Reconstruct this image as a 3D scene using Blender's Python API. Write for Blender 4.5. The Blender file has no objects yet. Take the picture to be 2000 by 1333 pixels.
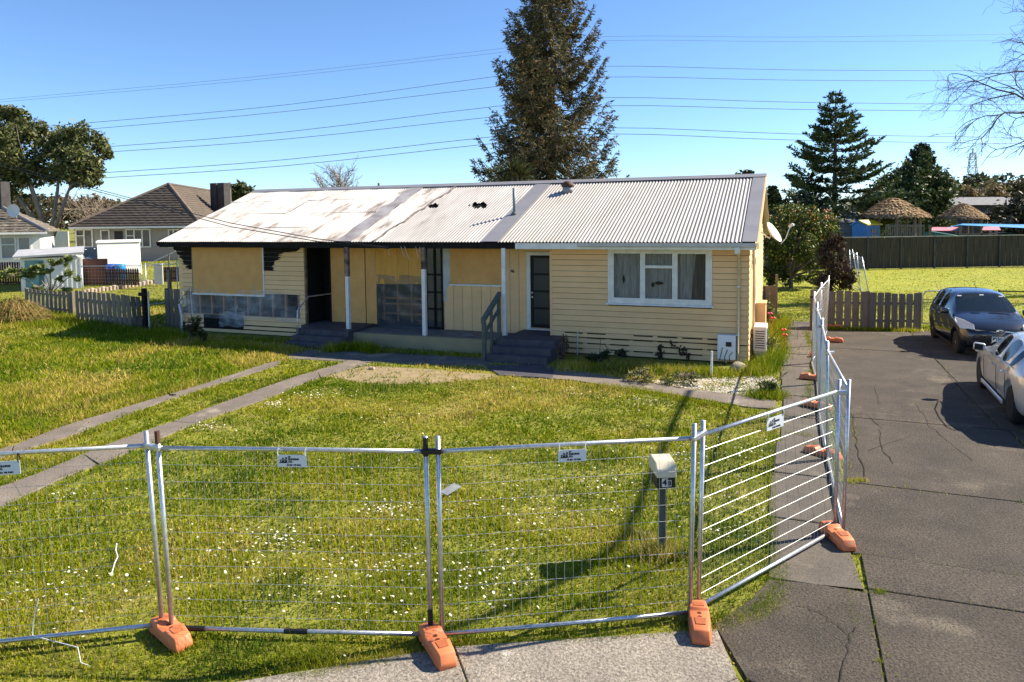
import bpy, bmesh, math, random
import numpy as np
from mathutils import Vector, Matrix
random.seed(7); rng = np.random.default_rng(7)
PI = math.pi; R = math.radians
sc = bpy.context.scene
col = sc.collection

# ---------------------------------------------------------------- camera
CAM = np.array([0.0, 0.0, 3.6]); FPX, PX, PY = 1400.0, 1000.0, 520.0
PITCH = math.atan((PY - 430.0) / FPX); YAW = R(21.5); ROLL = math.atan(.011)
fw = np.array([-math.sin(YAW) * math.cos(PITCH), math.cos(YAW) * math.cos(PITCH), -math.sin(PITCH)])
r0 = np.array([math.cos(YAW), math.sin(YAW), 0.0]); u0 = np.cross(r0, fw)
rt = r0 * math.cos(ROLL) - u0 * math.sin(ROLL); up = np.cross(rt, fw)
cd = bpy.data.cameras.new('camera'); cam = bpy.data.objects.new('camera', cd); col.objects.link(cam)
cd.sensor_width = 36.0; cd.lens = 36.0 * FPX / 2000.0; cd.shift_y = -(666.5 - PY) / 2000.0
cd.clip_start = .1; cd.clip_end = 3000
m = Matrix.Identity(4)
for i in range(3):
    m[i][0] = rt[i]; m[i][1] = up[i]; m[i][2] = -fw[i]; m[i][3] = CAM[i]
cam.matrix_world = m
sc.camera = cam
# ---------------------------------------------------------------- sky, sun, exposure
SUNV = Vector((.95, .70, 1.0)).normalized()       # towards the sun
SEL = math.asin(SUNV.z); SAZ = math.atan2(SUNV.x, SUNV.y)
w = bpy.data.worlds.new('World'); sc.world = w; w.use_nodes = True
nt = w.node_tree
sky = nt.nodes.new('ShaderNodeTexSky'); sky.sky_type = 'NISHITA'; sky.sun_disc = False
sky.sun_elevation = SEL; sky.sun_rotation = SAZ; sky.altitude = 1000; sky.air_density = .95; sky.dust_density = 0.0; sky.ozone_density = 7.5
nt.nodes['Background'].inputs[1].default_value = .094
nt.links.new(sky.outputs[0], nt.nodes['Background'].inputs[0])
sl = bpy.data.lights.new('sun', 'SUN'); so = bpy.data.objects.new('sun', sl); col.objects.link(so)
sl.energy = 5.0; sl.angle = R(.5); sl.color = (1.0, .90, .73)
so.rotation_euler = SUNV.to_track_quat('Z', 'Y').to_euler(); so.location = (30, 20, 40)
sc.view_settings.view_transform = 'Standard'; sc.view_settings.look = 'None'
sc.view_settings.exposure = 1.15; sc.view_settings.gamma = 1.0; sc.view_settings.use_curve_mapping = False
sc.render.engine = 'CYCLES'
sc.cycles.max_bounces = 6; sc.cycles.diffuse_bounces = 3; sc.cycles.transparent_max_bounces = 12
try: sc.cycles.use_denoising = True
except Exception: pass

# ---------------------------------------------------------------- survey helpers: a photo point on the ground, on a wall plane, or at a distance
def ray(x, y): return fw + rt * (x - PX) / FPX - up * (y - PY) / FPX
def G(x, y, z=0.0):
    d = ray(x, y); return CAM + d * ((z - CAM[2]) / d[2])
def A(x, y, Y):
    d = ray(x, y); return CAM + d * (Y / d[1])
def AX(x, y, X):
    d = ray(x, y); return CAM + d * (X / d[0])
def D(x, y, dist): return CAM + ray(x, y) * dist
def depth(X, Y): return -math.sin(YAW) * X + math.cos(YAW) * Y

# ---------------------------------------------------------------- mesh helpers
class MB:
    def __init__(s): s.v = []; s.f = []
    def add(s, v, f):
        o = len(s.v); s.v += [tuple(float(c) for c in p) for p in v]; s.f += [tuple(i + o for i in q) for q in f]; return s
    def hexa(s, p): return s.add(p, [(0, 3, 2, 1), (4, 5, 6, 7), (0, 1, 5, 4), (1, 2, 6, 5), (2, 3, 7, 6), (3, 0, 4, 7)])
    def box(s, x0, x1, y0, y1, z0, z1):
        return s.hexa([(x0, y0, z0), (x1, y0, z0), (x1, y1, z0), (x0, y1, z0), (x0, y0, z1), (x1, y0, z1), (x1, y1, z1), (x0, y1, z1)])
    def obox(s, c, ax, ay, az):
        c, ax, ay, az = map(np.array, (c, ax, ay, az))
        return s.hexa([c - ax - ay - az, c + ax - ay - az, c + ax + ay - az, c - ax + ay - az, c - ax - ay + az, c + ax - ay + az, c + ax + ay + az, c - ax + ay + az])
    def bar(s, a, b, wd, th, upv=(0, 0, 1)):
        a = np.array(a, float); b = np.array(b, float); d = b - a; L = np.linalg.norm(d); d = d / L
        u = np.array(upv, float); 
        if abs(d @ u) > .95: u = np.array((0, 1.0, 0))
        sd = np.cross(d, u); sd /= np.linalg.norm(sd); u = np.cross(sd, d)
        return s.obox((a + b) / 2, d * L / 2, sd * wd / 2, u * th / 2)
    def tube(s, pts, r, n=6, cap=True):
        pts = [np.array(p, float) for p in pts]; k = len(pts)
        rs = list(r) if hasattr(r, '__len__') else [r] * k
        o = len(s.v); ref = None
        for i, p in enumerate(pts):
            d = pts[min(i + 1, k - 1)] - pts[max(i - 1, 0)]; d = d / (np.linalg.norm(d) + 1e-12)
            if ref is None: ref = np.array((0, 0, 1.0)) if abs(d[2]) < .9 else np.array((1.0, 0, 0))
            e = np.cross(d, ref); e /= np.linalg.norm(e); g = np.cross(e, d); ref = g
            for j in range(n):
                t = 2 * PI * j / n; s.v.append(tuple(p + (e * math.cos(t) + g * math.sin(t)) * rs[i]))
        for i in range(k - 1):
            for j in range(n):
                a = o + i * n + j; b = o + i * n + (j + 1) % n; s.f.append((a, b, b + n, a + n))
        if cap:
            s.f.append(tuple(o + j for j in reversed(range(n)))); s.f.append(tuple(o + (k - 1) * n + j for j in range(n)))
        return s
    def prism(s, poly, vec):
        n = len(poly); poly = [np.array(p, float) for p in poly]; vec = np.array(vec, float)
        return s.add(poly + [p + vec for p in poly], [tuple(reversed(range(n))), tuple(range(n, 2 * n))] + [(i, (i + 1) % n, n + (i + 1) % n, n + i) for i in range(n)])
    def lathe(s, prof, n=16, c=(0, 0, 0), axis='z'):
        o = len(s.v)
        for (r, h) in prof:
            for j in range(n):
                t = 2 * PI * j / n; a, b = r * math.cos(t), r * math.sin(t)
                p = (a, b, h) if axis == 'z' else ((h, a, b) if axis == 'x' else (a, h, b))
                s.v.append((p[0] + c[0], p[1] + c[1], p[2] + c[2]))
        for i in range(len(prof) - 1):
            for j in range(n):
                a = o + i * n + j; b = o + i * n + (j + 1) % n; s.f.append((a, b, b + n, a + n))
        s.f.append(tuple(o + j for j in reversed(range(n)))); s.f.append(tuple(o + (len(prof) - 1) * n + j for j in range(n)))
        return s

WORLD_ROOT = set()
def link(name, me, parent=None):
    o = bpy.data.objects.new(name, me); col.objects.link(o)
    if parent is not None:
        o.parent = parent
        if parent.name in WORLD_ROOT:
            o.matrix_parent_inverse = Matrix.Translation(-parent.location)
    return o
def obj(name, mb, mt, parent=None, smooth=False, bevel=0, seg=1, fix=True):
    me = bpy.data.meshes.new(name); me.from_pydata(mb.v, [], mb.f)
    if bevel or fix:
        bm = bmesh.new(); bm.from_mesh(me)
        if bevel:
            ed = [e for e in bm.edges if len(e.link_faces) == 2 and e.calc_face_angle(0) > .5]
            bmesh.ops.bevel(bm, geom=ed, offset=bevel, segments=seg, affect='EDGES', profile=.5)
        bmesh.ops.recalc_face_normals(bm, faces=bm.faces); bm.to_mesh(me); bm.free()
    me.materials.append(mt)
    if smooth: me.polygons.foreach_set('use_smooth', [True] * len(me.polygons))
    return link(name, me, parent)
def fast(name, V, F, mt, parent=None, cols=None, smooth=False):
    V = np.asarray(V, np.float32); F = np.asarray(F, np.int32); k = F.shape[1]
    me = bpy.data.meshes.new(name)
    me.vertices.add(len(V)); me.vertices.foreach_set('co', V.ravel())
    me.loops.add(F.size); me.loops.foreach_set('vertex_index', F.ravel())
    me.polygons.add(len(F)); me.polygons.foreach_set('loop_start', np.arange(0, F.size, k, dtype=np.int32))
    if smooth: me.polygons.foreach_set('use_smooth', np.ones(len(F), bool))
    if cols is not None:
        at = me.attributes.new('col', 'FLOAT_COLOR', 'POINT')
        c4 = np.ones((len(V), 4), np.float32); c4[:, :3] = cols; at.data.foreach_set('color', c4.ravel())
    me.update(calc_edges=True); me.materials.append(mt)
    return link(name, me, parent)
def empty(name, loc, rz=0.0, world=True):
    o = bpy.data.objects.new(name, None); col.objects.link(o); o.location = tuple(float(c) for c in loc); o.rotation_euler = (0, 0, rz)
    o.empty_display_size = .2
    if world: WORLD_ROOT.add(o.name)
    return o
def tag(o, label=None, cat=None, group=None, kind=None):
    if label: o['label'] = label
    if cat: o['category'] = cat
    if group: o['group'] = group
    if kind: o['kind'] = kind
    return o
def copy_tree(o, parent=None):
    c = o.copy(); col.objects.link(c); c.parent = parent
    for ch in [x for x in o.children]: copy_tree(ch, c)
    return c
def text_mesh(body, size, extrude=.001, align='CENTER', bold=0.0):
    cu = bpy.data.curves.new('txt', 'FONT'); cu.body = body; cu.size = size; cu.extrude = extrude; cu.align_x = align; cu.align_y = 'CENTER'; cu.offset = bold; cu.resolution_u = 3
    o = bpy.data.objects.new('txt', cu); col.objects.link(o)
    dg = bpy.context.evaluated_depsgraph_get(); me = bpy.data.meshes.new_from_object(o.evaluated_get(dg))
    bpy.data.objects.remove(o); bpy.data.curves.remove(cu)
    return me
def text(name, body, size, mt, parent, mw, align='CENTER', bold=0.0):
    """lettering in the local xy-plane of matrix mw (mw in the parent's own coordinates)"""
    me = text_mesh(body, size, .001, align, bold); me.transform(mw); me.materials.clear(); me.materials.append(mt)
    return link(name, me, parent)
def frame(o, x, y, z):
    mm = Matrix.Identity(4)
    for i in range(3): mm[i][0] = x[i]; mm[i][1] = y[i]; mm[i][2] = z[i]; mm[i][3] = o[i]
    return mm

# ---------------------------------------------------------------- materials
MATS = {}
def mat(name, c, rough=.7, metal=0.0, c2=None, ns=2.0, amt=.15, bump=0.0, bs=40.0, rnd=0.0, spec=.35, det=4.0, c3=None, ns3=.6, thr3=.55, wid3=.1, stretch=None, speck=0.0, ss=150.0, coat=0.0):
    if name in MATS: return MATS[name]
    mt = bpy.data.materials.new(name); mt.use_nodes = True; t = mt.node_tree; N = t.nodes; L = t.links
    b = N['Principled BSDF']; b.inputs['Roughness'].default_value = rough; b.inputs['Metallic'].default_value = metal
    b.inputs['Specular IOR Level'].default_value = spec
    if coat: b.inputs['Coat Weight'].default_value = coat; b.inputs['Coat Roughness'].default_value = .04
    geo = N.new('ShaderNodeNewGeometry'); pos = geo.outputs['Position']
    if stretch:
        mp = N.new('ShaderNodeMapping'); mp.inputs['Scale'].default_value = stretch; L.new(pos, mp.inputs[0]); pos = mp.outputs[0]
    def noise(s, d=det):
        n = N.new('ShaderNodeTexNoise'); n.inputs['Scale'].default_value = s; n.inputs['Detail'].default_value = d; n.inputs['Roughness'].default_value = .62; L.new(pos, n.inputs['Vector']); return n.outputs['Fac']
    def ramp(x, lo, hi):
        q = N.new('ShaderNodeMapRange'); q.inputs['From Min'].default_value = lo; q.inputs['From Max'].default_value = hi; L.new(x, q.inputs['Value']); return q.outputs['Result']
    def mix(fac, a, c_):
        q = N.new('ShaderNodeMix'); q.data_type = 'RGBA'; L.new(fac, q.inputs[0])
        for s_, sock in ((a, q.inputs[6]), (c_, q.inputs[7])):
            if hasattr(s_, 'links'): L.new(s_, sock)
            else: sock.default_value = (*s_, 1)
        return q.outputs[2]
    if c2 is None: c2 = tuple(max(0, x * (1 - 2 * amt)) for x in c); c1 = tuple(min(1, x * (1 + amt)) for x in c)
    else: c1 = c
    cur = mix(ramp(noise(ns), .32, .68), c1, c2)
    if c3: cur = mix(ramp(noise(ns3, 5.0), thr3, thr3 + wid3), cur, c3)
    if speck:
        q = N.new('ShaderNodeMix'); q.data_type = 'RGBA'; q.blend_type = 'MULTIPLY'; q.inputs[0].default_value = 1.0
        rr = N.new('ShaderNodeMapRange'); rr.inputs['From Min'].default_value = .3; rr.inputs['From Max'].default_value = .7; rr.inputs['To Min'].default_value = 1 - speck; rr.inputs['To Max'].default_value = 1 + speck
        L.new(noise(ss, 2.0), rr.inputs['Value']); L.new(cur, q.inputs[6]); L.new(rr.outputs[0], q.inputs[7]); cur = q.outputs[2]
    if rnd:
        oi = N.new('ShaderNodeObjectInfo'); hs = N.new('ShaderNodeHueSaturation')
        rr = N.new('ShaderNodeMapRange'); rr.inputs['To Min'].default_value = 1 - rnd; rr.inputs['To Max'].default_value = 1 + rnd * .6
        L.new(oi.outputs['Random'], rr.inputs['Value']); L.new(rr.outputs[0], hs.inputs['Value']); L.new(cur, hs.inputs['Color']); cur = hs.outputs[0]
    L.new(cur, b.inputs['Base Color'])
    if bump:
        bp = N.new('ShaderNodeBump'); bp.inputs['Strength'].default_value = 1.0; bp.inputs['Distance'].default_value = bump
        L.new(noise(bs, 3.0), bp.inputs['Height']); L.new(bp.outputs[0], b.inputs['Normal'])
    MATS[name] = mt; return mt
def leafmat(name, transl=.35, rough=.55, spec=.3):
    mt = bpy.data.materials.new(name); mt.use_nodes = True; t = mt.node_tree; N = t.nodes; L = t.links
    b = N['Principled BSDF']; b.inputs['Roughness'].default_value = rough; b.inputs['Specular IOR Level'].default_value = spec
    at = N.new('ShaderNodeAttribute'); at.attribute_name = 'col'; L.new(at.outputs['Color'], b.inputs['Base Color'])
    tr = N.new('ShaderNodeBsdfTranslucent'); L.new(at.outputs['Color'], tr.inputs[0])
    mx = N.new('ShaderNodeMixShader'); mx.inputs[0].default_value = transl
    L.new(b.outputs[0], mx.inputs[1]); L.new(tr.outputs[0], mx.inputs[2]); L.new(mx.outputs[0], N['Material Output'].inputs[0]); return mt
def glassmat(name, tint=(.02, .025, .03), alpha=.6, rough=.03):
    mt = bpy.data.materials.new(name); mt.use_nodes = True; t = mt.node_tree; N = t.nodes; L = t.links
    b = N['Principled BSDF']; b.inputs['Base Color'].default_value = (*tint, 1); b.inputs['Roughness'].default_value = rough; b.inputs['Specular IOR Level'].default_value = .6
    tr = N.new('ShaderNodeBsdfTransparent'); mx = N.new('ShaderNodeMixShader'); mx.inputs[0].default_value = alpha
    L.new(tr.outputs[0], mx.inputs[1]); L.new(b.outputs[0], mx.inputs[2]); L.new(mx.outputs[0], N['Material Output'].inputs[0]); return mt

GALV = mat('galvanised_tube', (.56, .58, .60), .38, .75, ns=25, amt=.12, rnd=.08)
WIRE = mat('galvanised_wire', (.55, .58, .58), .45, .5, amt=.1)
ORANGE = mat('orange_plastic', (.66, .20, .075), .5, c2=(.56, .16, .06), ns=6, rnd=.12, c3=(.48, .24, .14), ns3=9, thr3=.6, bump=.001, bs=60)
CREAM = mat('cream_paint', (.82, .535, .26), .6, c2=(.75, .475, .225), ns=1.6, rnd=.05, c3=(.50, .36, .20), ns3=4.5, thr3=.66, wid3=.18, stretch=(1, 1, 2.2))
WHITE = mat('white_paint', (.74, .73, .68), .5, ns=5, amt=.07, c3=(.50, .47, .40), ns3=6, thr3=.66, wid3=.12)
CHAR = mat('charred_timber', (.009, .0085, .0085), .8, c2=(.024, .022, .021), ns=14, bump=.008, bs=45, spec=.08)
PLY = mat('particle_board', (.76, .405, .13), .6, c2=(.66, .34, .10), ns=3, rnd=.08, speck=.14, ss=60, c3=(.55, .38, .17), ns3=1.7, thr3=.6)
PLYW = mat('plywood', (.76, .40, .08), .55, c2=(.62, .29, .045), ns=2.5, rnd=.08, stretch=(6, 6, .8))
STUD = mat('pine_framing', (.42, .20, .075), .7, c2=(.30, .13, .05), ns=5, stretch=(3, 3, .6))
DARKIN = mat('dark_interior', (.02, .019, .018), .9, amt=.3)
STEPP = mat('dark_step_paint', (.050, .046, .056), .75, c2=(.085, .08, .09), ns=4, bump=.003, bs=30)
CONC = mat('porch_concrete', (.34, .27, .15), .85, c2=(.28, .23, .14), ns=3, c3=(.10, .10, .10), ns3=1.4, thr3=.62, bump=.003, bs=50)
CONCTOP = mat('porch_floor', (.22, .21, .19), .9, c2=(.12, .12, .115), ns=3, bump=.004, bs=60)
GREYW = mat('weathered_grey_timber', (.22, .185, .145), .85, c2=(.15, .13, .105), ns=4, rnd=.18, stretch=(6, 6, 1), bump=.003, bs=20)
DARKW = mat('dark_stained_timber', (.075, .060, .045), .85, c2=(.034, .029, .023), ns=2.2, stretch=(6, 6, .4), c3=(.15, .12, .085), ns3=2, thr3=.62)
BROWNW = mat('brown_stained_timber', (.085, .035, .025), .8, c2=(.06, .026, .02), ns=3, rnd=.15)
BLACKP = mat('black_plastic', (.012, .012, .013), .5, amt=.1)
RUBBER = mat('tyre_rubber', (.016, .016, .017), .8, amt=.1)
SOIL = mat('bare_soil', (.32, .235, .14), .95, c2=(.20, .16, .08), ns=3.5, bump=.02, bs=14)

# ================================================================ ground
def sstep(a, b, x):
    t = np.clip((np.asarray(x, float) - a) / (b - a), 0, 1); return t * t * (3 - 2 * t)
def elev(X, Y):
    X = np.asarray(X, float); Y = np.asarray(Y, float); d = -math.sin(YAW) * X + math.cos(YAW) * Y
    return .85 * sstep(36, 50, d) * sstep(0, 1, (-10 - X) / 10)
_lat = rng.random((64, 64))
def vnoise(X, Y, s, ox=0.0):
    x = np.asarray(X) * s + 100.3 + ox; y = np.asarray(Y) * s + 57.7 + ox * 1.7
    xi = np.floor(x).astype(int); yi = np.floor(y).astype(int); fx = x - xi; fy = y - yi
    fx = fx * fx * (3 - 2 * fx); fy = fy * fy * (3 - 2 * fy)
    a = _lat[xi % 64, yi % 64]; b = _lat[(xi + 1) % 64, yi % 64]; c = _lat[xi % 64, (yi + 1) % 64]; e = _lat[(xi + 1) % 64, (yi + 1) % 64]
    return (a * (1 - fx) + b * fx) * (1 - fy) + (c * (1 - fx) + e * fx) * fy
def fbm(X, Y, s, ox=0.0): return .55 * vnoise(X, Y, s, ox) + .3 * vnoise(X, Y, s * 2.3, ox + 9) + .15 * vnoise(X, Y, s * 5.1, ox + 17)
def inpoly(X, Y, poly):
    ins = np.zeros(X.shape, bool); n = len(poly)
    for i in range(n):
        x1, y1 = poly[i][:2]; x2, y2 = poly[(i + 1) % n][:2]
        c = ((y1 > Y) != (y2 > Y)) & (X < (x2 - x1) * (Y - y1) / ((y2 - y1) if abs(y2 - y1) > 1e-9 else 1e-9) + x1)
        ins ^= c
    return ins

GROUND = mat('lawn_ground', (.21, .20, .022), .95, c2=(.14, .15, .016), ns=1.6, c3=(.27, .225, .08), ns3=.7, thr3=.58, wid3=.12, bump=.03, bs=9, speck=.4, ss=5)
xs = np.concatenate([np.linspace(-700, -70, 12), np.linspace(-60, 40, 51), np.linspace(50, 700, 12)]); ys = np.concatenate([np.linspace(-40, 0, 5), np.linspace(2, 90, 45), np.linspace(110, 1200, 14)])
XX, YY = np.meshgrid(xs, ys, indexing='ij'); ZZ = elev(XX, YY)
V = np.stack([XX.ravel(), YY.ravel(), ZZ.ravel()], 1); ny = len(ys)
F = [(i * ny + j, (i + 1) * ny + j, (i + 1) * ny + j + 1, i * ny + j + 1) for i in range(len(xs) - 1) for j in range(ny - 1)]
tag(fast('ground', V, F, GROUND, smooth=True), kind='structure')

ASPH = mat('old_asphalt', (.080, .064, .048), .9, c2=(.044, .036, .028), ns=1.2, c3=(.165, .137, .10), ns3=.8, thr3=.57, wid3=.16, speck=.6, ss=40, bump=.015, bs=55, rnd=.12)
PATHC = mat('old_path_concrete', (.125, .104, .082), .9, c2=(.085, .073, .06), ns=1.8, c3=(.16, .14, .10), ns3=1.2, thr3=.6, speck=.35, ss=60, bump=.004, bs=60, rnd=.12)
FOOTP = mat('footpath_concrete', (.27, .235, .19), .9, c2=(.20, .175, .145), ns=2.2, c3=(.36, .33, .28), ns3=4, thr3=.62, speck=.5, ss=40, bump=.012, bs=55, rnd=.06)
STRIP = mat('wheel_strip_concrete', (.20, .165, .135), .9, c2=(.135, .112, .092), ns=1.6, c3=(.28, .24, .19), ns3=1.3, thr3=.6, speck=.3, ss=40, bump=.004, bs=40, rnd=.06)
PAVED = []
def paving(name): return tag(empty(name, (0, 0, 0)), kind='structure')
def piece(name, poly, z1, mt, parent, z0=-.06, bev=.006):
    PAVED.append([tuple(p[:2]) for p in poly])
    return obj(name, MB().prism([(p[0], p[1], z0) for p in poly], (0, 0, z1 - z0)), mt, parent, bevel=bev)
def shrink(poly, g):
    c = np.mean(np.array([p[:2] for p in poly]), 0); out = []
    n = len(poly); P = [np.array(p[:2], float) for p in poly]
    for i in range(n):
        a, b, d = P[i - 1], P[i], P[(i + 1) % n]
        e1 = (b - a) / np.linalg.norm(b - a); e2 = (d - b) / np.linalg.norm(d - b)
        n1 = np.array((-e1[1], e1[0])); n2 = np.array((-e2[1], e2[0]))
        if n1 @ (c - b) < 0: n1 = -n1
        if n2 @ (c - b) < 0: n2 = -n2
        out.append(b + (n1 + n2) / max(.4, 1 + n1 @ n2) * g)
    return out
# driveway of large slabs beside the house
drv = paving('driveway')
def cut(y, x): return y + .018 * (x - .6) * (1 if y < 9 else -.6)
rows = [2.2, 5.0, 7.45, 8.22, 10.45, 13.9, 17.6, 21.2, 25.2]; cols_ = [.66, 3.3, 6.2, 9.2]
for j in range(len(rows) - 1):
    for i in range(3):
        x0, x1 = cols_[i] + (.06 * math.sin(j * 2.1) if i else (.12 * math.sin(j * 1.7) if j > 2 else 0)), cols_[i + 1] + .06 * math.sin(j * 2.1)
        if i == 0 and j < 3: x0 = .70
        q = [(x0, cut(rows[j], x0)), (x1, cut(rows[j], x1)), (x1, cut(rows[j + 1], x1)), (x0, cut(rows[j + 1], x0))]
        piece('slab', shrink(q, .005 + .003 * ((i + j) % 2)), .022 + .004 * ((i * 3 + j) % 3), ASPH, drv)
for q in ([(-.30, 5.62), (.70, 5.35), (.70, 7.45), (-.20, 7.33), (-.33, 6.9), (-.62, 6.32)], [(-.30, 5.6), (.1, 4.6), (.9, 2.6), (.70, 5.33)]):
    piece('slab', shrink(q, .008), .024, ASPH, drv)
pth = paving('side_path')
py = [7.36, 8.9, 10.5, 12.0, 13.6, 15.2, 16.75, 18.3, 19.9, 21.4, 23.0, 24.6, 26.2]
for j in range(len(py) - 1):
    xl = -.20 - .05 * math.sin(j * 1.3); q = [(xl, py[j]), (.56 if j else .68, py[j]), (.56 + .02 * math.sin(j), py[j + 1]), (xl - .01, py[j + 1])]
    piece('slab', shrink(q, .008 + .003 * (j % 3)), .024 + .006 * (j % 3), PATHC, pth)
fp = paving('footpath')
for q in ([(-4.6, 3.75), (-3.72, 4.42), (-2.62, 5.22), (-1.9, 4.3), (-2.9, 2.6)], [(-2.62, 5.22), (-1.55, 5.76), (-.58, 6.26), (-.36, 5.62), (-1.0, 4.9), (-1.9, 4.3)], [(-1.9, 4.3), (-1.0, 4.9), (-.36, 5.62), (.05, 4.6), (-1.6, 2.2), (-2.9, 2.6)]):
    piece('slab', shrink(q, .006), .03, FOOTP, fp)
ws = paving('wheel_strips')
def band(upper, lower, z, mt, parent, parts):
    U = [G(*p) for p in upper]; Lw = [G(*p) for p in lower]
    def at(P, t):
        s = t * (len(P) - 1); i = min(int(s), len(P) - 2); return P[i] + (P[i + 1] - P[i]) * (s - i)
    for k in range(parts):
        ts = np.linspace(k / parts, (k + 1) / parts, 5)
        jig = lambda p: (p[0] + random.uniform(-.02, .02), p[1] + random.uniform(-.02, .02))
        piece('slab', [jig(at(U, t)) for t in ts] + [jig(at(Lw, t)) for t in reversed(ts)], z + .003 * (k % 2), mt, parent)
band([(-330, 985), (0, 882), (128, 833), (256, 794), (416, 746), (512, 714), (557, 703)], [(-330, 1015), (0, 897), (110, 864), (205, 828), (320, 786), (435, 749), (540, 716)], .02, STRIP, ws, 5)
band([(-330, 1090), (0, 954), (74, 929), (205, 871), (336, 826), (464, 778), (576, 737), (640, 719), (690, 703)], [(-330, 1150), (0, 993), (122, 937), (224, 897), (384, 828), (528, 778), (582, 754), (645, 733), (720, 712)], .02, STRIP, ws, 6)
fpth = paving('front_path')
band([(1090, 716), (1140, 728), (1248, 748), (1351, 762), (1488, 781), (1515, 785)], [(1060, 740), (1114, 744), (1195, 757), (1300, 770), (1454, 797), (1512, 801)], .024, STRIP, fpth, 4)
YARDC = mat('sooty_yard_concrete', (.17, .15, .125), .95, c2=(.10, .09, .08), ns=2.2, c3=(.26, .21, .15), ns3=1.2, thr3=.55, speck=.3, ss=30, bump=.006, bs=30)
band([(575, 684), (690, 686), (830, 693), (957, 697)], [(560, 701), (690, 708), (830, 713), (957, 715)], .012, YARDC, fpth, 3)
q = [G(948, 716), G(1085, 714), G(1080, 741), G(975, 735)]
piece('slab', q, .03, STEPP, fpth)
# bare soil and white gravel by the house
def patch(name, px, z, mt):
    pts = [G(*p) for p in px]; n = len(pts); out = []
    for i in range(n):
        for t in (0, .33, .66):
            p = pts[i] + (pts[(i + 1) % n] - pts[i]) * t; out.append((p[0] + random.uniform(-.08, .08), p[1] + random.uniform(-.08, .08), z))
    mb = MB(); mb.add(out, [tuple(range(len(out)))]); return tag(obj(name, mb, mt), kind='structure')
SOILPX = [(640, 735), (720, 715), (850, 722), (990, 733), (960, 742), (830, 752), (730, 752)]
patch('bare_soil', SOILPX, .006, SOIL)
GRAVPX = [(1330, 745), (1400, 738), (1510, 735), (1520, 775), (1495, 780), (1370, 764), (1250, 745)]
GRAVB = mat('gravel_bed', (.45, .40, .32), .95, c2=(.28, .24, .18), ns=9, speck=.4, ss=40, bump=.02, bs=30)
patch('gravel_bed', GRAVPX, .007, GRAVB)

BLAWN = mat('mown_back_lawn', (.29, .29, .016), .95, c2=(.22, .24, .013), ns=.5, c3=(.30, .28, .05), ns3=.35, thr3=.58, speck=.25, ss=6, bump=.03, bs=6)
mb = MB(); mb.add([(-1.0, 27.4, .005), (40, 28.0, .005), (60, 70, .005), (-3, 52, .005)], [(0, 1, 2, 3)]); tag(obj('back_lawn', mb, BLAWN), kind='structure')
# ================================================================ grass
HOUSE_RECT = [(-19.3, 17.6), (-1.0, 17.6), (-1.0, 27), (-19.3, 27)]
LEAF = leafmat('grass_blade', .42, .7, .06)
gp = [tuple(G(*p)[:2]) for p in GRAVPX]; sp = [tuple(G(*p)[:2]) for p in SOILPX]
def strip_edges(poly): return poly
def blades(P, h, wd, colr, lean=.5, seg=2):
    """curved grass blades at points P with heights h, widths wd and colours colr"""
    n = len(P); a = rng.random(n) * 2 * PI; b = rng.random(n) * 2 * PI; ln = (rng.random(n) * lean + .12) * h
    sx, sy = np.cos(a) * wd / 2, np.sin(a) * wd / 2; dx, dy = np.cos(b) * ln, np.sin(b) * ln
    z = np.zeros(n)
    base = np.stack([P[:, 0], P[:, 1], P[:, 2]], 1)
    s = np.stack([sx, sy, z], 1); mid = base + np.stack([dx * .35, dy * .35, h * .6], 1); tip = base + np.stack([dx, dy, h * np.sqrt(np.clip(1 - (ln / h) ** 2 * .5, .2, 1))], 1)
    if seg == 2:
        V = np.stack([base - s, base + s, mid + s * .8, mid - s * .8, tip], 1).reshape(-1, 3)
        i = np.arange(n)[:, None] * 5
        F = np.concatenate([i + [0, 1, 2], i + [0, 2, 3], i + [3, 2, 4]], 1).reshape(-1, 3); k = 5
        sh = np.array([.55, .55, .95, .95, 1.15])
        sh = np.ones(5)
    else:
        V = np.stack([base - s, base + s, tip], 1).reshape(-1, 3); i = np.arange(n)[:, None] * 3; F = (i + [0, 1, 2]).reshape(-1, 3); k = 3
    return V, F, np.repeat(colr, k, 0)
GREEN = np.array((.120, .190, .008)); LIME = np.array((.305, .315, .012)); STRAW = np.array((.56, .43, .12)); DEEP = np.array((.065, .125, .012))
def gcol(X, Y, dry=0.0):
    n = len(X); a = fbm(X, Y, .55)[:, None]; b = fbm(X, Y, 1.7, 31)[:, None]; r = rng.random((n, 1)); r2 = rng.random((n, 1))
    c = GREEN + (LIME - GREEN) * np.clip((a - .25) * 2.3 + (r - .5) * .9, 0, 1)
    c = c + (DEEP - c) * np.clip((.46 - b) * 3.2, 0, .75)
    dryp = np.clip((a - .56) * 2.6 + np.asarray(dry).reshape(-1, 1) if np.ndim(dry) else (a - .56) * 2.6 + dry, 0, .85)
    c = np.where(r2 < dryp * .75 + .07, STRAW * (.6 + .6 * r), c)
    return c * (.75 + .5 * rng.random((n, 1)))
def scatter(x0, x1, y0, y1, dens):
    n = int((x1 - x0) * (y1 - y0) * dens); return rng.uniform(x0, x1, n), rng.uniform(y0, y1, n)
def keep(X, Y, soft=.05):
    k = np.ones(X.shape, bool)
    Xj = X + rng.normal(0, soft, X.shape); Yj = Y + rng.normal(0, soft, X.shape)
    for p in PAVED:
        p = np.array(p); lo = p.min(0) - .3; hi = p.max(0) + .3
        m_ = (X > lo[0]) & (X < hi[0]) & (Y > lo[1]) & (Y < hi[1]) & k
        if m_.any(): ii = np.where(m_)[0]; k[ii[inpoly(Xj[ii], Yj[ii], p)]] = False
    k &= ~inpoly(X, Y, HOUSE_RECT)
    return k
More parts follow.
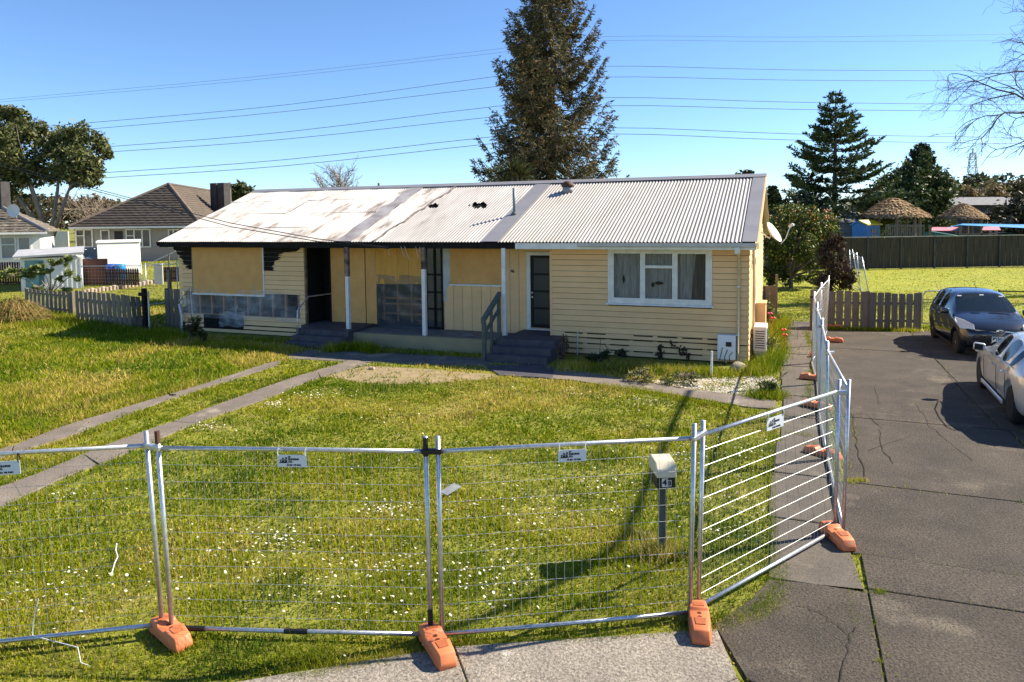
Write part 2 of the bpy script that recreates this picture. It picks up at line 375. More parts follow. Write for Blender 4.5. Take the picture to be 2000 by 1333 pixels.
strip1_hi = np.array([G(*p)[:2] for p in [(-330, 985), (0, 882), (256, 794), (512, 714), (600, 695)]])
def beyond_strip(X, Y):
    """the unmown left side beyond the wheel strips"""
    yl = np.interp(X, strip1_hi[:, 0], strip1_hi[:, 1]); return (Y > yl - .02) & (X < -9.5)
def cone(X, Y, mg=.12):
    d = -math.sin(YAW) * X + math.cos(YAW) * Y; l = math.cos(YAW) * X + math.sin(YAW) * Y
    return (np.abs(l) < d * (.715 + mg) + .8) & (d > 4.2), d
Vs, Fs, Cs, off = [], [], [], 0
def push(V, F, c):
    global off
    Vs.append(V); Fs.append(F + off); Cs.append(c); off += len(V)
for (d0, d1, dens, wd, hs) in ((4.2, 7.5, 3600, .0075, 1.0), (7.5, 11, 2100, .0105, 1.05), (11, 16, 1050, .015, 1.1), (16, 23, 480, .022, 1.15), (23, 34, 150, .026, 1.1), (34, 56, 45, .03, .8)):
    span = d1 * .9 + 2
    X, Y = scatter(-min(span + d1 * .45, 44), min(span, 30), 2.5, min(d1 / .93 + 6, 62), dens)
    k, dd = cone(X, Y); k &= (dd >= d0) & (dd < d1); X, Y = X[k], Y[k]
    k = keep(X, Y); X, Y = X[k], Y[k]
    n = len(X)
    wild = beyond_strip(X, Y); worn = fbm(X, Y, .8, 77)
    soil = inpoly(X, Y, sp) | inpoly(X, Y, gp); near_house = (Y > 15.6) & (Y < 17.7) & (X > -13) & (X < -5)
    keepp = np.where(soil, .10 + .55 * (fbm(X, Y, 2.1, 13) > .48), np.where(near_house, .18, 1.0)) * np.clip((worn - .27) * 7, .55, 1) 
    front = (X > -1.0) & (X < -.2) & (Y > 14.8) & (Y < 18)
    keepp = np.where(front, .35, keepp)
    k = rng.random(n) < keepp; X, Y, wild = X[k], Y[k], wild[k]; dd_k = -math.sin(YAW) * X + math.cos(YAW) * Y
    n = len(X); tuft = fbm(X, Y, 2.4, 5)
    h = (.018 + .055 * np.clip(tuft - .30, 0, 1) * 1.6 + .016 * rng.random(n)) * hs
    h = np.where(wild, h * 1.6 + .04 * rng.random(n), h)
    ww = wd * (.6 + .9 * rng.random(n)); broad = rng.random(n) < .12; ww = np.where(broad, ww * 2.0, ww); h = np.where(broad, h * .75, h)
    dry = -.3 * (dd_k > 30) + np.where(wild, .34, .04) + .25 * sstep(10.5, 14.5, Y) * (X > -10) + np.where(fbm(X, Y, .35, 50) > .57, .12, 0.0)
    P = np.stack([X, Y, elev(X, Y)], 1)
    push(*blades(P, h, ww, gcol(X, Y, dry), np.where(wild, .9, .75), 2 if d1 < 12 else 1)) if d1 < 12 else push(*blades(P, h * 1.1, ww * 1.3, gcol(X, Y, dry), np.where(wild, .9, .7), 1))
# taller tufts at fences, house foot and path edges
def tufts(px, n, spread, h, dry=0.0, zero=None):
    pts = [G(*p) for p in px]; k = len(pts); t = rng.random(n) * (k - 1 if k > 1 else 1); i = np.minimum(t.astype(int), max(k - 2, 0)); fr = (t - i)[:, None]
    a = np.array(pts)[i]; b = np.array(pts)[np.minimum(i + 1, k - 1)]; P = a + (b - a) * fr; P[:, :2] += rng.normal(0, spread, (n, 2)); P[:, 2] = elev(P[:, 0], P[:, 1])
    dd = depth(P[:, 0], P[:, 1]); push(*blades(P, h * (.4 + .9 * rng.random(n)), np.clip(dd * .0011, .006, .04), gcol(P[:, 0], P[:, 1], dry), .8, 1))
tufts([(0, 640), (150, 635), (290, 655), (345, 668)], 9000, .35, .22)
tufts([(60, 615), (140, 630)], 2600, .3, .28)
tufts([(345, 670), (450, 678), (580, 688)], 4200, .16, .16)
tufts([(640, 688), (700, 684), (735, 690)], 1600, .12, .28)
tufts([(740, 690), (850, 695), (955, 700)], 500, .06, .15)
tufts([(1095, 722), (1200, 722), (1330, 730), (1420, 735)], 4200, .2, .20, .1)
tufts([(1470, 735), (1500, 715), (1515, 680)], 3600, .18, .25, .1)
tufts([(1495, 690), (1515, 655), (1525, 630)], 2400, .16, .35)
tufts([(1470, 775), (1500, 780), (1520, 775)], 1500, .12, .18)
tufts([(1150, 755), (1240, 762), (1330, 780), (1430, 800)], 1800, .12, .09)
tufts([(1590, 700), (1582, 760), (1580, 800)], 1300, .05, .08, .2)
tufts([(1575, 650), (1590, 700)], 900, .05, .08, .3)
tufts([(1650, 765), (1662, 815), (1675, 870)], 700, .03, .05, .3)
tufts([(1642, 945), (1690, 942)], 420, .035, .07); tufts([(1690, 950), (1750, 957), (1830, 968)], 160, .012, .03, .3)
tufts([(1635, 1000), (1642, 1040)], 260, .03, .05); tufts([(1660, 1155), (1664, 1190), (1668, 1225)], 420, .02, .04, .25)
tufts([(1668, 1160), (1720, 1163), (1840, 1180)], 420, .012, .035, .35); tufts([(1715, 1162), (1725, 1162)], 260, .03, .06)
tufts([(1668, 1245), (1660, 1260)], 160, .02, .03, .3)
tufts([(1600, 645), (1700, 648), (1790, 650)], 1500, .07, .16)
tufts([(1795, 655), (1830, 705), (1862, 745), (1872, 752)], 420, .02, .03, .55); tufts([(1640, 678), (1780, 690)], 200, .015, .03, .5)
tufts([(1660, 733), (1705, 752), (1716, 772)], 220, .015, .03, .5); tufts([(1650, 800), (1690, 808), (1720, 830)], 200, .015, .03, .5)
tufts([(1540, 848), (1590, 855)], 160, .06, .07, 0)
tufts([(880, 1262), (1120, 1255), (1340, 1242), (1400, 1236)], 1500, .03, .07, .25); tufts([(560, 1325), (720, 1300), (880, 1265)], 1900, .04, .06, .25)
tufts([(1400, 1225), (1480, 1200), (1515, 1170), (1512, 1100)], 2600, .07, .065)
tufts([(1512, 1100), (1508, 1000), (1505, 900), (1510, 800)], 2000, .03, .07)
tufts([(560, 1290), (620, 1300), (660, 1285)], 500, .12, .14, .1)
tufts([(1262, 1085), (1320, 1085)], 900, .10, .24, .9)
tufts([(0, 905), (205, 838), (435, 757)], 1100, .04, .08, .4); tufts([(0, 950), (205, 866), (464, 773), (640, 714)], 1700, .04, .08, .4)
tufts([(0, 1003), (224, 905), (528, 786), (640, 740)], 1700, .04, .07, .2); tufts([(0, 875), (256, 788), (512, 708)], 1300, .05, .12, .5)
V = np.concatenate(Vs); F = np.concatenate(Fs); Cc = np.concatenate(Cs)
tag(fast('grass', V, F, LEAF, cols=Cc), 'green and straw coloured rough grass of the front lawn', 'grass', kind='stuff')

# cracks in the driveway, as thin sunken looking ribbons
CRK = mat('crack_dirt', (.018, .016, .013), .95)
def crack(px, wd):
    pts = [G(*p, .034) for p in px]; Q = []
    for i in range(len(pts) - 1):
        for t in np.linspace(0, 1, 7)[:-1]: q = pts[i] + (pts[i + 1] - pts[i]) * t; Q.append(q + np.array((*rng.normal(0, .018, 2), 0)))
    Q.append(pts[-1]); V = []; F = []
    for i, q in enumerate(Q):
        d = Q[min(i + 1, len(Q) - 1)] - Q[max(i - 1, 0)]; d /= np.linalg.norm(d) + 1e-9; s = np.array((-d[1], d[0], 0)) * wd * (.4 + .8 * rng.random()); V += [q - s, q + s]
        if i: F.append((2 * i - 2, 2 * i, 2 * i + 1, 2 * i - 1))
    return fast('crack', V, F, CRK, drv)
for px, wd in (([(1655, 765), (1662, 815), (1675, 870), (1690, 940)], .009), ([(1790, 655), (1830, 700), (1862, 745), (1900, 790)], .006), ([(1650, 730), (1710, 752), (1716, 790)], .006), ([(1640, 800), (1690, 810), (1722, 835), (1720, 870), (1745, 905)], .006), ([(1780, 690), (1640, 676)], .005), ([(1800, 730), (2000, 735)], .005), ([(1720, 800), (1830, 805)], .005), ([(1668, 1220), (1655, 1270), (1640, 1333)], .006), ([(1560, 1180), (1600, 1195), (1660, 1240)], .004), ([(1790, 790), (1815, 830), (1850, 860), (1900, 900)], .005), ([(1700, 880), (1780, 850)], .004)): crack(px, wd)
# daisies
def daisies():
    cl = [(G(1000, 1000), 1.0), (G(760, 1000), .35), (G(740, 1120), .5), (G(560, 1070), .5), (G(620, 1150), .45), (G(1450, 1000), .35), (G(1430, 1050), .35), (G(1080, 1010), .6), (G(1180, 960), .7), (G(540, 795), .35), (G(420, 1100), .6), (G(230, 1160), .6), (G(800, 1150), .6), (G(1420, 880), .6), (G(1330, 900), .8), (G(70, 1150), .5), (G(960, 1130), .9), (G(620, 775), .5), (G(400, 840), .3), (G(130, 975), .2), (G(1120, 770), .5), (G(1250, 790), .6)]
    pts = []
    for c, s in cl:
        n = int(rng.integers(25, 85)); s = s * rng.uniform(.45, 1.0)
        pts.append(np.stack([rng.normal(c[0], s * .8, n), rng.normal(c[1], s * .7, n)], 1))
    X, Y = scatter(-9, 0, 4, 14, 2.5); pts.append(np.stack([X, Y], 1))
    P = np.concatenate(pts); k = keep(P[:, 0], P[:, 1], .01); P = P[k]; n = len(P)
    t = np.arange(6) * PI / 3; r = (.0095 + .006 * rng.random(n)); tx, ty = rng.normal(0, .35, n), rng.normal(-.1, .35, n)
    z = .055 + .03 * rng.random(n)
    ring = np.stack([P[:, None, 0] + r[:, None] * np.cos(t), P[:, None, 1] + r[:, None] * np.sin(t), z[:, None] + r[:, None] * (tx[:, None] * np.cos(t) + ty[:, None] * np.sin(t))], 2)
    ce = np.stack([P[:, 0], P[:, 1], z + .003], 1)[:, None, :]
    V = np.concatenate([ring, ce], 1).reshape(-1, 3); i = np.arange(n)[:, None] * 7
    F = np.concatenate([i + [j, (j + 1) % 6, 6] for j in range(6)], 1).reshape(-1, 3)
    c = np.tile(np.concatenate([np.full((6, 3), .82), [[.75, .62, .15]]]), (n, 1)); yl = rng.random(n) < .012
    c = np.where(np.repeat(yl, 7)[:, None], np.array((.75, .55, .02)), c)
    # stems
    tag(fast('lawn_daisies', V, F, leafmat('daisy_petal', .25), cols=c), 'small white daisies scattered through the lawn', 'flowers', kind='stuff')
daisies()
# gravel stones
n = 2600; P = np.array([G(rng.uniform(1240, 1525), rng.uniform(733, 783)) for _ in range(n)]); k = inpoly(P[:, 0], P[:, 1], gp); P = P[k]; n = len(P)
r = (.012 + .018 * rng.random(n))[:, None]
o6 = np.array([(1, 0, 0), (0, 1, 0), (-1, 0, 0), (0, -1, 0), (0, 0, .7), (0, 0, -.5)], float)
V = (P[:, None, :] + r[:, None, :] * o6 * (1 + .3 * rng.normal(size=(n, 6, 1)))).reshape(-1, 3); V[:, 2] += .012
i = np.arange(n)[:, None] * 6; F = np.concatenate([i + q for q in ([0, 1, 4], [1, 2, 4], [2, 3, 4], [3, 0, 4])], 1).reshape(-1, 3)
tag(fast('gravel', V, F, leafmat('pale_stone', 0.0, .9), cols=np.repeat(np.array((.55, .50, .42)) * (.6 + .6 * rng.random((n, 1))), 6, 0)), 'pale stones of the gravel bed before the house', 'gravel', kind='stuff')

# ================================================================ temporary fence
SIGNW = mat('sign_board', (.62, .66, .70), .45, amt=.04)
INK = mat('sign_ink', (.02, .022, .03), .6, amt=.1)
ZIP = mat('cable_tie', (.7, .72, .72), .5, amt=.05)
def fence_panel(b0, b1, o0, o1, label, H=1.79, z0=.03, gap=.075, wr=.0014):
    b0 = np.array([b0[0], b0[1], 0.0]); b1 = np.array([b1[0], b1[1], 0.0]); o0 = np.array([*o0, 0.0]); o1 = np.array([*o1, 0.0])
    mid = (b0 + b1) / 2; root = empty('temporary_fence', mid); tag(root, label, 'wire fence', 'temporary wire fence panels')
    def pt(s, z): return (b0 + (b1 - b0) * s) + (o0 + (o1 - o0) * s) * (z / H) + np.array([0, 0, z])
    for s in (0, 1):
        p = MB().tube([pt(s, z0), pt(s, H)], .0205, 10); obj('post', p, GALV, root, smooth=True)
    L = np.linalg.norm(b1 - b0); zt, zb = H - .13, .075
    for z in (zt, zb): obj('rail', MB().tube([pt(0.004, z), pt(.5, z + (.004 if z > 1 else -.004)), pt(.996, z)], .0185, 10), GALV, root, smooth=True)
    wm = MB(); nv = int(L / gap)
    for i in range(1, nv): wm.tube([pt(i / nv, zb), pt(i / nv, zt)], .0013 if wr < .0015 else .0013, 4, False)
    zz = zb + .11
    while zz < zt - .05: wm.tube([pt(0, zz), pt(1, zz)], wr, 4, False); zz += .148
    obj('wire_mesh', wm, WIRE, root)
    root['_'] = 0; del root['_']
    return pt
def gx(x, y): return G(x, y)[:2]
T0 = (-.15, .05)
p1 = fence_panel(gx(318, 1236) + 2.42 * (lambda v: v / np.linalg.norm(v))((G(0, 1259, .075) - G(318, 1226, .075))[:2]), gx(318, 1236), (-.15, .05), (-.13, .03), 'wire fence panel at the left edge of the picture beside the wheel strips')
p2 = fence_panel(gx(337, 1243), gx(842, 1256), (-.10, .02), (-.03, .02), 'front wire fence panel left of the middle, with bottom rail patched in black')
p3 = fence_panel(gx(864, 1256), gx(1347, 1212), (-.02, .02), (.03, .02), 'front wire fence panel standing before the letterbox')
p4 = fence_panel(gx(1364, 1200), gx(1630, 1048), (.03, .02), (.02, .02), 'slanting wire fence panel between the front corner and the driveway', wr=.0020)
side = [np.array((.56, 8.66)), np.array((.50, 11.3)), np.array((.46, 13.85)), np.array((.50, 16.4)), np.array((.44, 18.75)), np.array((.74, 21.4)), np.array((.98, 24.0))]
lbls = ['nearest wire fence panel running along the side path', 'second nearest wire fence panel along the side path', 'third wire fence panel along the side path', 'fourth wire fence panel along the side path', 'fifth wire fence panel along the side path', 'farthest wire fence panel along the side path, ending by the grey pickets']
for i in range(6):
    a, b = side[i], side[i + 1]; e = (b - a) / np.linalg.norm(b - a) * .03
    fence_panel(a + e, b - e, (.03 * (-1) ** i, 0), (-.03 * (-1) ** i, 0), lbls[i])
# clamps
def clamp(name, a, b, label, mt=GALV):
    a = np.array(a, float); b = np.array(b, float); d = (b - a) / (np.linalg.norm(b - a) + 1e-9); mb = MB(); mb.bar(a - d * .035, b + d * .035, .052, .045)
    o = obj(name, mb, mt, None, bevel=.008, seg=2); tag(o, label, 'clamp', 'fence clamps')
clamp('tube_clamp', p1(1, 1.66), p2(0, 1.66), 'steel clamp joining the two leftmost pairs of fence posts')
clamp('tube_clamp', p2(1, 1.66), p3(0, 1.66), 'black clamp joining the two middle front fence posts', BLACKP)
clamp('tube_clamp', p3(1, 1.66), p4(0, 1.68), 'steel clamp at the front corner of the wire fence near the letterbox')
clamp('tube_clamp', p4(1, 1.64), (.56, 8.7, 1.64), 'steel clamp at the driveway corner of the wire fence')
for i, z in ((1, 1.62), (2, 1.64), (3, 1.62), (4, 1.66), (5, 1.64)):
    q = side[i]; clamp('tube_clamp', (q[0] - .03, q[1] - .03, z), (q[0] + .03, q[1] + .03, z), ['', 'clamp at the second post pair along the side path', 'clamp at the third post pair along the side path', 'clamp at the fourth post pair along the side path', 'dark clamp at the fifth post pair along the side path', 'clamp at the sixth post pair along the side path'][i], BLACKP if i == 4 else GALV)
# black patches on the second panel
pa = MB().tube([p2(.0, .075), p2(.13, .073)], .0235, 8); o = obj('tape_wrap', pa, BLACKP); tag(o, 'black tape round the bottom rail beside the left orange block', 'tape', 'black tape wraps')
pa = MB().tube([p2(.44, .071), p2(.53, .071)], .0225, 8); o = obj('tape_wrap', pa, BLACKP); tag(o, 'black tape round the middle of the front bottom rail', 'tape', 'black tape wraps')
pa = MB().tube([p2(1, .06), p2(1, .30)], .0235, 8); o = obj('tape_wrap', pa, BLACKP); tag(o, 'black tape round the foot of the middle front post', 'tape', 'black tape wraps')
pa = MB().tube([p2(0, 1.70), p2(0, 1.81)], .0225, 8); o = obj('rusty_cap', pa, mat('rusty_tube', (.10, .05, .03), .8)); tag(o, 'rusty sleeve on top of the left front fence post', 'sleeve')
pa = MB().tube([p2(1, 1.62), p2(1, 1.78)], .0235, 8); o = obj('tape_wrap', pa, BLACKP); tag(o, 'black wrap round the top of the middle front post', 'tape', 'black tape wraps')

def foot_proto():
    prof = [(-.31, 0), (-.315, .05), (-.275, .125), (-.09, .15), (-.065, .118), (.065, .118), (.09, .15), (.275, .125), (.315, .05), (.31, 0), (.2, 0), (.18, .022), (-.18, .022), (-.2, 0)]
    mb = MB().prism([(x, -.115, z) for x, z in prof], (0, .23, 0))
    mb.v = [(x, y * (1 - .26 * max(0, abs(x) - .12) / .19) * (1 - .18 * max(0, z - .04) / .1), z) for x, y, z in mb.v]
    r = empty('ballast_block', (0, 0, 0), 0, world=False)
    obj('body', mb, ORANGE, r, bevel=.013, seg=2, smooth=True)
    for s in (-1, 1):
        obj('grip', MB().prism([(s * .11, -.055, .1475), (s * .20, -.045, .1365), (s * .20, .045, .1365), (s * .11, .055, .1475)], (0, 0, .005)), mat('dark_orange', (.42, .12, .045), .6), r)  # raised plate; the hand recess's shade is put into its darker orange
    for s in (-1, 1): obj('socket', MB().lathe([(.023, .10), (.023, .1195)], 10, (s * .035, 0, 0)), mat('dark_socket', (.10, .03, .015), .8), r)  # plug coloured dark for the darkness inside the socket hole
    return r
foot = foot_proto(); nfeet = 0
def put_foot(c, dirv, label, z=.0, tilt=0.0):
    global nfeet
    o = foot if nfeet == 0 else copy_tree(foot); nfeet += 1
    o.scale = (.9, .88, .95); o.location = (float(c[0]), float(c[1]), z); o.rotation_euler = (tilt, 0, math.atan2(dirv[1], dirv[0])); tag(o, label, 'ballast block', 'orange ballast blocks')
put_foot((G(333, 1248)[0], G(333, 1248)[1]), G(372, 1280)[:2] - G(298, 1215)[:2], 'orange plastic fence foot on the grass at the left front posts', .0)
put_foot(G(853, 1278)[:2], G(880, 1325)[:2] - G(826, 1240)[:2], 'orange plastic fence foot on the footpath edge at the middle front posts', .03)
put_foot(G(1366, 1232)[:2], G(1372, 1275)[:2] - G(1362, 1190)[:2], 'orange plastic fence foot at the front corner near the letterbox', .03)
put_foot(G(1634, 1060)[:2], G(1665, 1090)[:2] - G(1598, 1030)[:2], 'orange plastic fence foot on the driveway corner of the fence', .026)
put_foot(G(1606, 893)[:2], G(1645, 905)[:2] - G(1568, 885)[:2], 'first orange foot up the side path behind the driveway corner')
put_foot(G(1594, 800)[:2], G(1625, 812)[:2] - G(1575, 800)[:2], 'second orange foot up the side path behind the driveway corner', .026)
put_foot(G(1588, 745)[:2], (1, -.25), 'third orange foot up the side path behind the driveway corner', .026)
put_foot(G(1604, 700)[:2], (1, .15), 'fourth orange foot up the side path behind the driveway corner', .026)
put_foot(G(1626, 670)[:2], (1, -.1), 'orange foot lying on the driveway second nearest to the grey picket fence', .026)
put_foot(G(1630, 644)[:2], (1, .1), 'orange foot nearest to the grey picket fence', .026)

def sign(pt, s0, s1, zt, zb, label, yoff=.03, tiec=ZIP, flip=False):
    a = pt(s0, zt); b = pt(s1, zt); c = pt(s0, zb); n_ = np.cross(b - a, a - c); n_ /= np.linalg.norm(n_)
    if n_ @ (CAM - a) < 0: n_ = -n_
    a, b, c = a + n_ * yoff, b + n_ * yoff, c + n_ * yoff
    x = (b - a); W = np.linalg.norm(x); x = x / W; y = (a - c); Hh = np.linalg.norm(y); y = y / Hh; ctr = (a + b) / 2 - y * Hh / 2
    r = empty('company_sign', ctr); tag(r, label, 'sign', 'builder signs on the fence')
    obj('board', MB().obox(ctr, x * W / 2, y * Hh / 2, n_ * .002), SIGNW, r)
    loc = ctr - np.array(r.location[:]); F_ = lambda u, v: frame(ctr + x * u * W + y * v * Hh + n_ * .0035, x, y, n_)
    hh = Hh
    text('lettering', '09', hh * .19, INK, r, F_(-.12, .31), 'LEFT', .0015); text('lettering', 'BUILDING', hh * .19, INK, r, F_(-.12, .13), 'LEFT', .0015)
    text('lettering', 'CO.', hh * .19, INK, r, F_(-.12, -.07), 'LEFT', .0015); text('lettering', 'M: 021 193 5464', hh * .17, INK, r, F_(.06, -.34), 'CENTER', .0012)
    g = MB()
    for (u, v, du, dv) in ((-.36, -.02, .045, .13), (-.30, .06, .03, .21), (-.245, .0, .04, .15), (-.19, .09, .03, .24), (-.28, -.16, .17, .02)): g.obox(ctr + x * u * W + y * v * Hh + n_ * .003, x * du * W, y * dv * hh * .9, n_ * .001)
    obj('logo', g, INK, r)
    g = MB()
    for (u, v, du, dv) in ((-.36, .0, .012, .05), (-.30, .10, .009, .06), (-.245, .02, .01, .05), (-.19, .12, .009, .06)): g.obox(ctr + x * u * W + y * v * Hh + n_ * .0042, x * du * W, y * dv * hh, n_ * .0008)
    obj('logo_window', g, SIGNW, r)
    for u in (-.46, .46):
        t = ctr + x * u * W; obj('cable_tie', MB().tube([t + y * Hh * .35, t + y * Hh * .6 + n_ * .01, t + y * (Hh * .6 + .05), t + y * Hh * .55 - n_ * .04], .004, 5), tiec, r)
    return r
sign(p1, .47, .585, 1.605, 1.49, 'white builder sign cut by the left edge of the picture', tiec=BLACKP)
sign(p2, .455, .565, 1.625, 1.52, 'white builder sign on the fence panel left of the middle')
sign(p3, .455, .565, 1.625, 1.52, 'white builder sign on the panel in front of the letterbox')
sign(p4, .40, .52, 1.625, 1.50, 'white builder sign on the slanting panel by the driveway', tiec=ZIP)

# letterbox
r = empty('letterbox', G(1293, 1088)); tag(r, 'cream topped letterbox numbered 4B on a grey timber post', 'letterbox')
lb = np.array(r.location[:]); cx = np.array((math.cos(YAW + .05), math.sin(YAW + .05), 0)); cy = np.array((-cx[1], cx[0], 0)); cz = np.array((0, 0, 1.0))
obj('post', MB().obox(lb + cz * .38, cx * .033, cy * .033, cz * .41), mat('letterbox_post', (.10, .11, .10), .85, c2=(.06, .065, .06), ns=6, stretch=(5, 5, 1)), r, bevel=.004)
LBK = mat('letterbox_black', (.018, .018, .02), .55); LBC = mat('letterbox_cream', (.62, .56, .42), .55, c2=(.55, .48, .36), ns=8)
body = MB().prism([lb + cx * -.095 + cy * y + cz * z for y, z in ((-.16, .80), (.16, .80), (.16, .97), (-.16, .95))], cx * .19); obj('body', body, LBK, r, bevel=.004)
hood = MB().prism([lb + cx * -.105 + cy * y + cz * z for y, z in ((-.19, .925), (.17, .93), (.17, 1.06), (.10, 1.085), (-.10, 1.075), (-.18, 1.01))], cx * .21); obj('hood', hood, LBC, r, bevel=.012, seg=2)
obj('number_plate', MB().obox(lb - cy * .1625 + cz * .868 + cx * -.018, cx * .028, cy * .002, cz * .045), mat('number_white', (.72, .72, .70), .5), r)
obj('number_plate', MB().obox(lb - cy * .1625 + cz * .86 + cx * .034, cx * .022, cy * .002, cz * .034), mat('number_grey', (.50, .50, .48), .5), r)
text('lettering', '4', .088, INK, r, frame(lb - cy * .1655 + cz * .868 + cx * -.018, cx, cz, -cy), bold=.003)
text('lettering', 'B', .06, INK, r, frame(lb - cy * .1655 + cz * .86 + cx * .034, cx, cz, -cy), bold=.002)
# string on the fence and litter on the lawn
STR = mat('white_string', (.75, .75, .72), .8)
pts = [p1(.60, .40) , p1(.585, .28), p1(.575, .18), p1(.572, .09), G(152, 1265, .1), G(158, 1295, .04), G(172, 1300, .02), G(185, 1305, .02)]
tag(obj('string', MB().tube(pts, .004, 5), STR), 'white string hanging from the bottom rail at the far left', 'string')
pts = [G(228, 1062, .05), G(226, 1075, .04), G(230, 1088, .06), G(224, 1100, .05), G(219, 1118, .05)]
tag(obj('string', MB().tube(pts, .006, 5), STR), 'short white scrap of string lying on the left lawn', 'string')
c = G(880, 966); mb = MB()
u = np.array((.055, .10, .03)); v_ = np.array((.075, -.035, .0))
for i in range(9): mb.bar(c + np.array((0, 0, .07)) - u + v_ * (i - 4) * .22, c + np.array((0, 0, .07)) + u + v_ * (i - 4) * .22, .012, .008)
mb.obox(c + np.array((0, 0, .062)), u, v_ * .9, np.array((0, 0, .003)))
tag(obj('crate_lid', mb, mat('grey_plastic', (.40, .42, .42), .6)), 'small grey ribbed plastic scrap on the lawn behind the middle posts', 'litter')
c = G(722, 722); tag(obj('drink_can', MB().lathe([(.03, 0), (.034, .01), (.034, .12), (.028, .13)], 12, (c[0], c[1], .035), 'x'), mat('pink_tin', (.62, .42, .36), .5), smooth=False), 'pale pinkish can lying on the soil before the porch', 'litter')
c = G(548, 774 + 0); c = G(338, 775); mb = MB().tube([c + np.array((-.12, .02, .03)), c + np.array((.1, -.02, .05))], .012, 6)
tag(obj('black_stick', mb, BLACKP), 'short black stick lying on the upper wheel strip', 'stick')

# ================================================================ the fire damaged house
YE, ZE, YR, ZR = 17.7, 3.0, 22.4, 4.82                     # eave and ridge
XL, XR = -19.5, -.80; WX0, WX1 = -19.25, -1.02              # roof and wall ends
YF, YREC = 18.3, 18.95                                      # front wall planes
hs = empty('burnt_house', (-10, 20, 0)); tag(hs, 'cream weatherboard house with boarded up, burnt left half and corrugated iron roof', 'house')
rn = np.array((0, -(ZR - ZE), YR - YE)); rn /= np.linalg.norm(rn)
def RP(X, t, h=0.0): return np.array((X, YE + t * (YR - YE), ZE + t * (ZR - ZE))) + rn * h
ROOFC = mat('clean_corrugated_iron', (.40, .375, .345), .5, .1, c2=(.33, .305, .28), ns=.9, c3=(.25, .225, .20), ns3=1.3, thr3=.62, wid3=.2, stretch=(2, .5, .5))
ROOFM = mat('sooty_corrugated_iron', (.46, .44, .42), .55, .15, c2=(.36, .335, .315), ns=1.2, c3=(.22, .19, .17), ns3=1.1, thr3=.60, wid3=.15, stretch=(2, .6, .6))
ROOFW = mat('ash_white_iron', (.62, .59, .555), .65, .0, c2=(.45, .41, .375), ns=1.1, c3=(.17, .135, .11), ns3=1.1, thr3=.555, wid3=.16, stretch=(2.6, .7, .7), rnd=.09)
FLASH = mat('flat_flashing', (.30, .29, .30), .5, .25, c2=(.25, .24, .25), ns=1.5)
PITCHC = .094
def roof_sheet(x0, x1, t0, t1, amp, lift, mt, holes=(), warp=0.0, rows=2, seed=0):
    n = max(2, int((x1 - x0) / PITCHC * 8)); X = np.linspace(x0, x1, n + 1); T = np.linspace(t0, t1, rows + 1); V = []; F = []
    for j, t in enumerate(T):
        for i, x in enumerate(X):
            h = amp * math.sin(2 * PI * x / PITCHC) + lift
            if warp: h += warp * (math.sin(x * 2.1 + seed * 3 + t * 4) * .6 + math.sin(x * 4.7 + t * 9 + seed) * .4) * (.3 + .7 * math.sin(PI * (t - t0) / (t1 - t0)))
            V.append(RP(x, t, h))
    for j in range(rows):
        for i in range(n):
            xm = (X[i] + X[i + 1]) / 2; tm = (T[j] + T[j + 1]) / 2
            if any(abs((xm - hx) / rx + .35 * (tm - ht) / rt_) ** 1.4 + abs((tm - ht) / rt_) ** 1.6 + .35 * math.sin(xm * 23 + tm * 60) < 1 for hx, ht, rx, rt_ in holes): continue
            a = j * (n + 1) + i; F.append((a, a + 1, a + n + 2, a + n + 1))
    return fast('roof_sheet', np.array(V), F, mt, ROOF, smooth=True)
# roof deck underside (one part), sheets as its sub-parts
dk = MB(); dk.prism([RP(XL + .03, .012, -.045), RP(XR - .05, .012, -.045), RP(XR - .05, .99, -.045), RP(XL + .03, .99, -.045)], -rn * .012)
ROOF = None
# the rear slope doubles as the roof's own mesh
rr_ = MB(); rr_.prism([(XL, YR, ZR), (XR, YR, ZR), (XR, 27.1, 3.0), (XL, 27.1, 3.0)], (0, 0, -.03))
ROOF = obj('roof', rr_, ROOFC, hs)
roof_sheet(-7.38, -1.10, 0, 1, .0135, .016, ROOFC)
roof_sheet(-11.05, -7.80, 0, 1, .012, .016, ROOFM, holes=((-10.72, .585, .24, .04), (-9.1, .575, .33, .055)), rows=44)
roof_sheet(-12.0, -11.0, 0, 1, .009, .019, ROOFW, warp=.008, rows=10, seed=2)
for j in range(4):
    xs_ = [-19.5, -17.75, -16.1, -14.2, -12.45]
    for i in range(4):
        roof_sheet(xs_[i], xs_[i + 1] + .05, max(0, j * .25 - .015), (j + 1) * .25, .0110 - .001 * ((i + j) % 3), .016 + .006 * ((i + j) % 2) + .006 * j, ROOFW, warp=.012, rows=6, seed=i * 5 + j)
for (a, b, k) in ((-7.84, -7.34, 0), (-1.14, XR, 1)):
    obj('flashing', MB().prism([RP(a, -.003, .034), RP(b, -.003, .034), RP(b, 1, .034), RP(a, 1, .034)], rn * .006), FLASH, ROOF)
fl = MB(); pv = None
for k in range(9):
    t0, t1 = k / 9, (k + 1) / 9; w0 = .05 * math.sin(k * 2.2); w1 = .05 * math.sin((k + 1) * 2.2); l0 = .034 + .016 * (k % 2); l1 = .034 + .016 * ((k + 1) % 2)
    fl.prism([RP(-12.52 + w0, t0, l0), RP(-11.98 + w0, t0, l0), RP(-11.98 + w1, t1, l1), RP(-12.52 + w1, t1, l1)], rn * .005)
obj('flashing', fl, mat('buckled_flashing', (.46, .43, .42), .55, .1, c2=(.22, .19, .175), ns=1.6), ROOF)
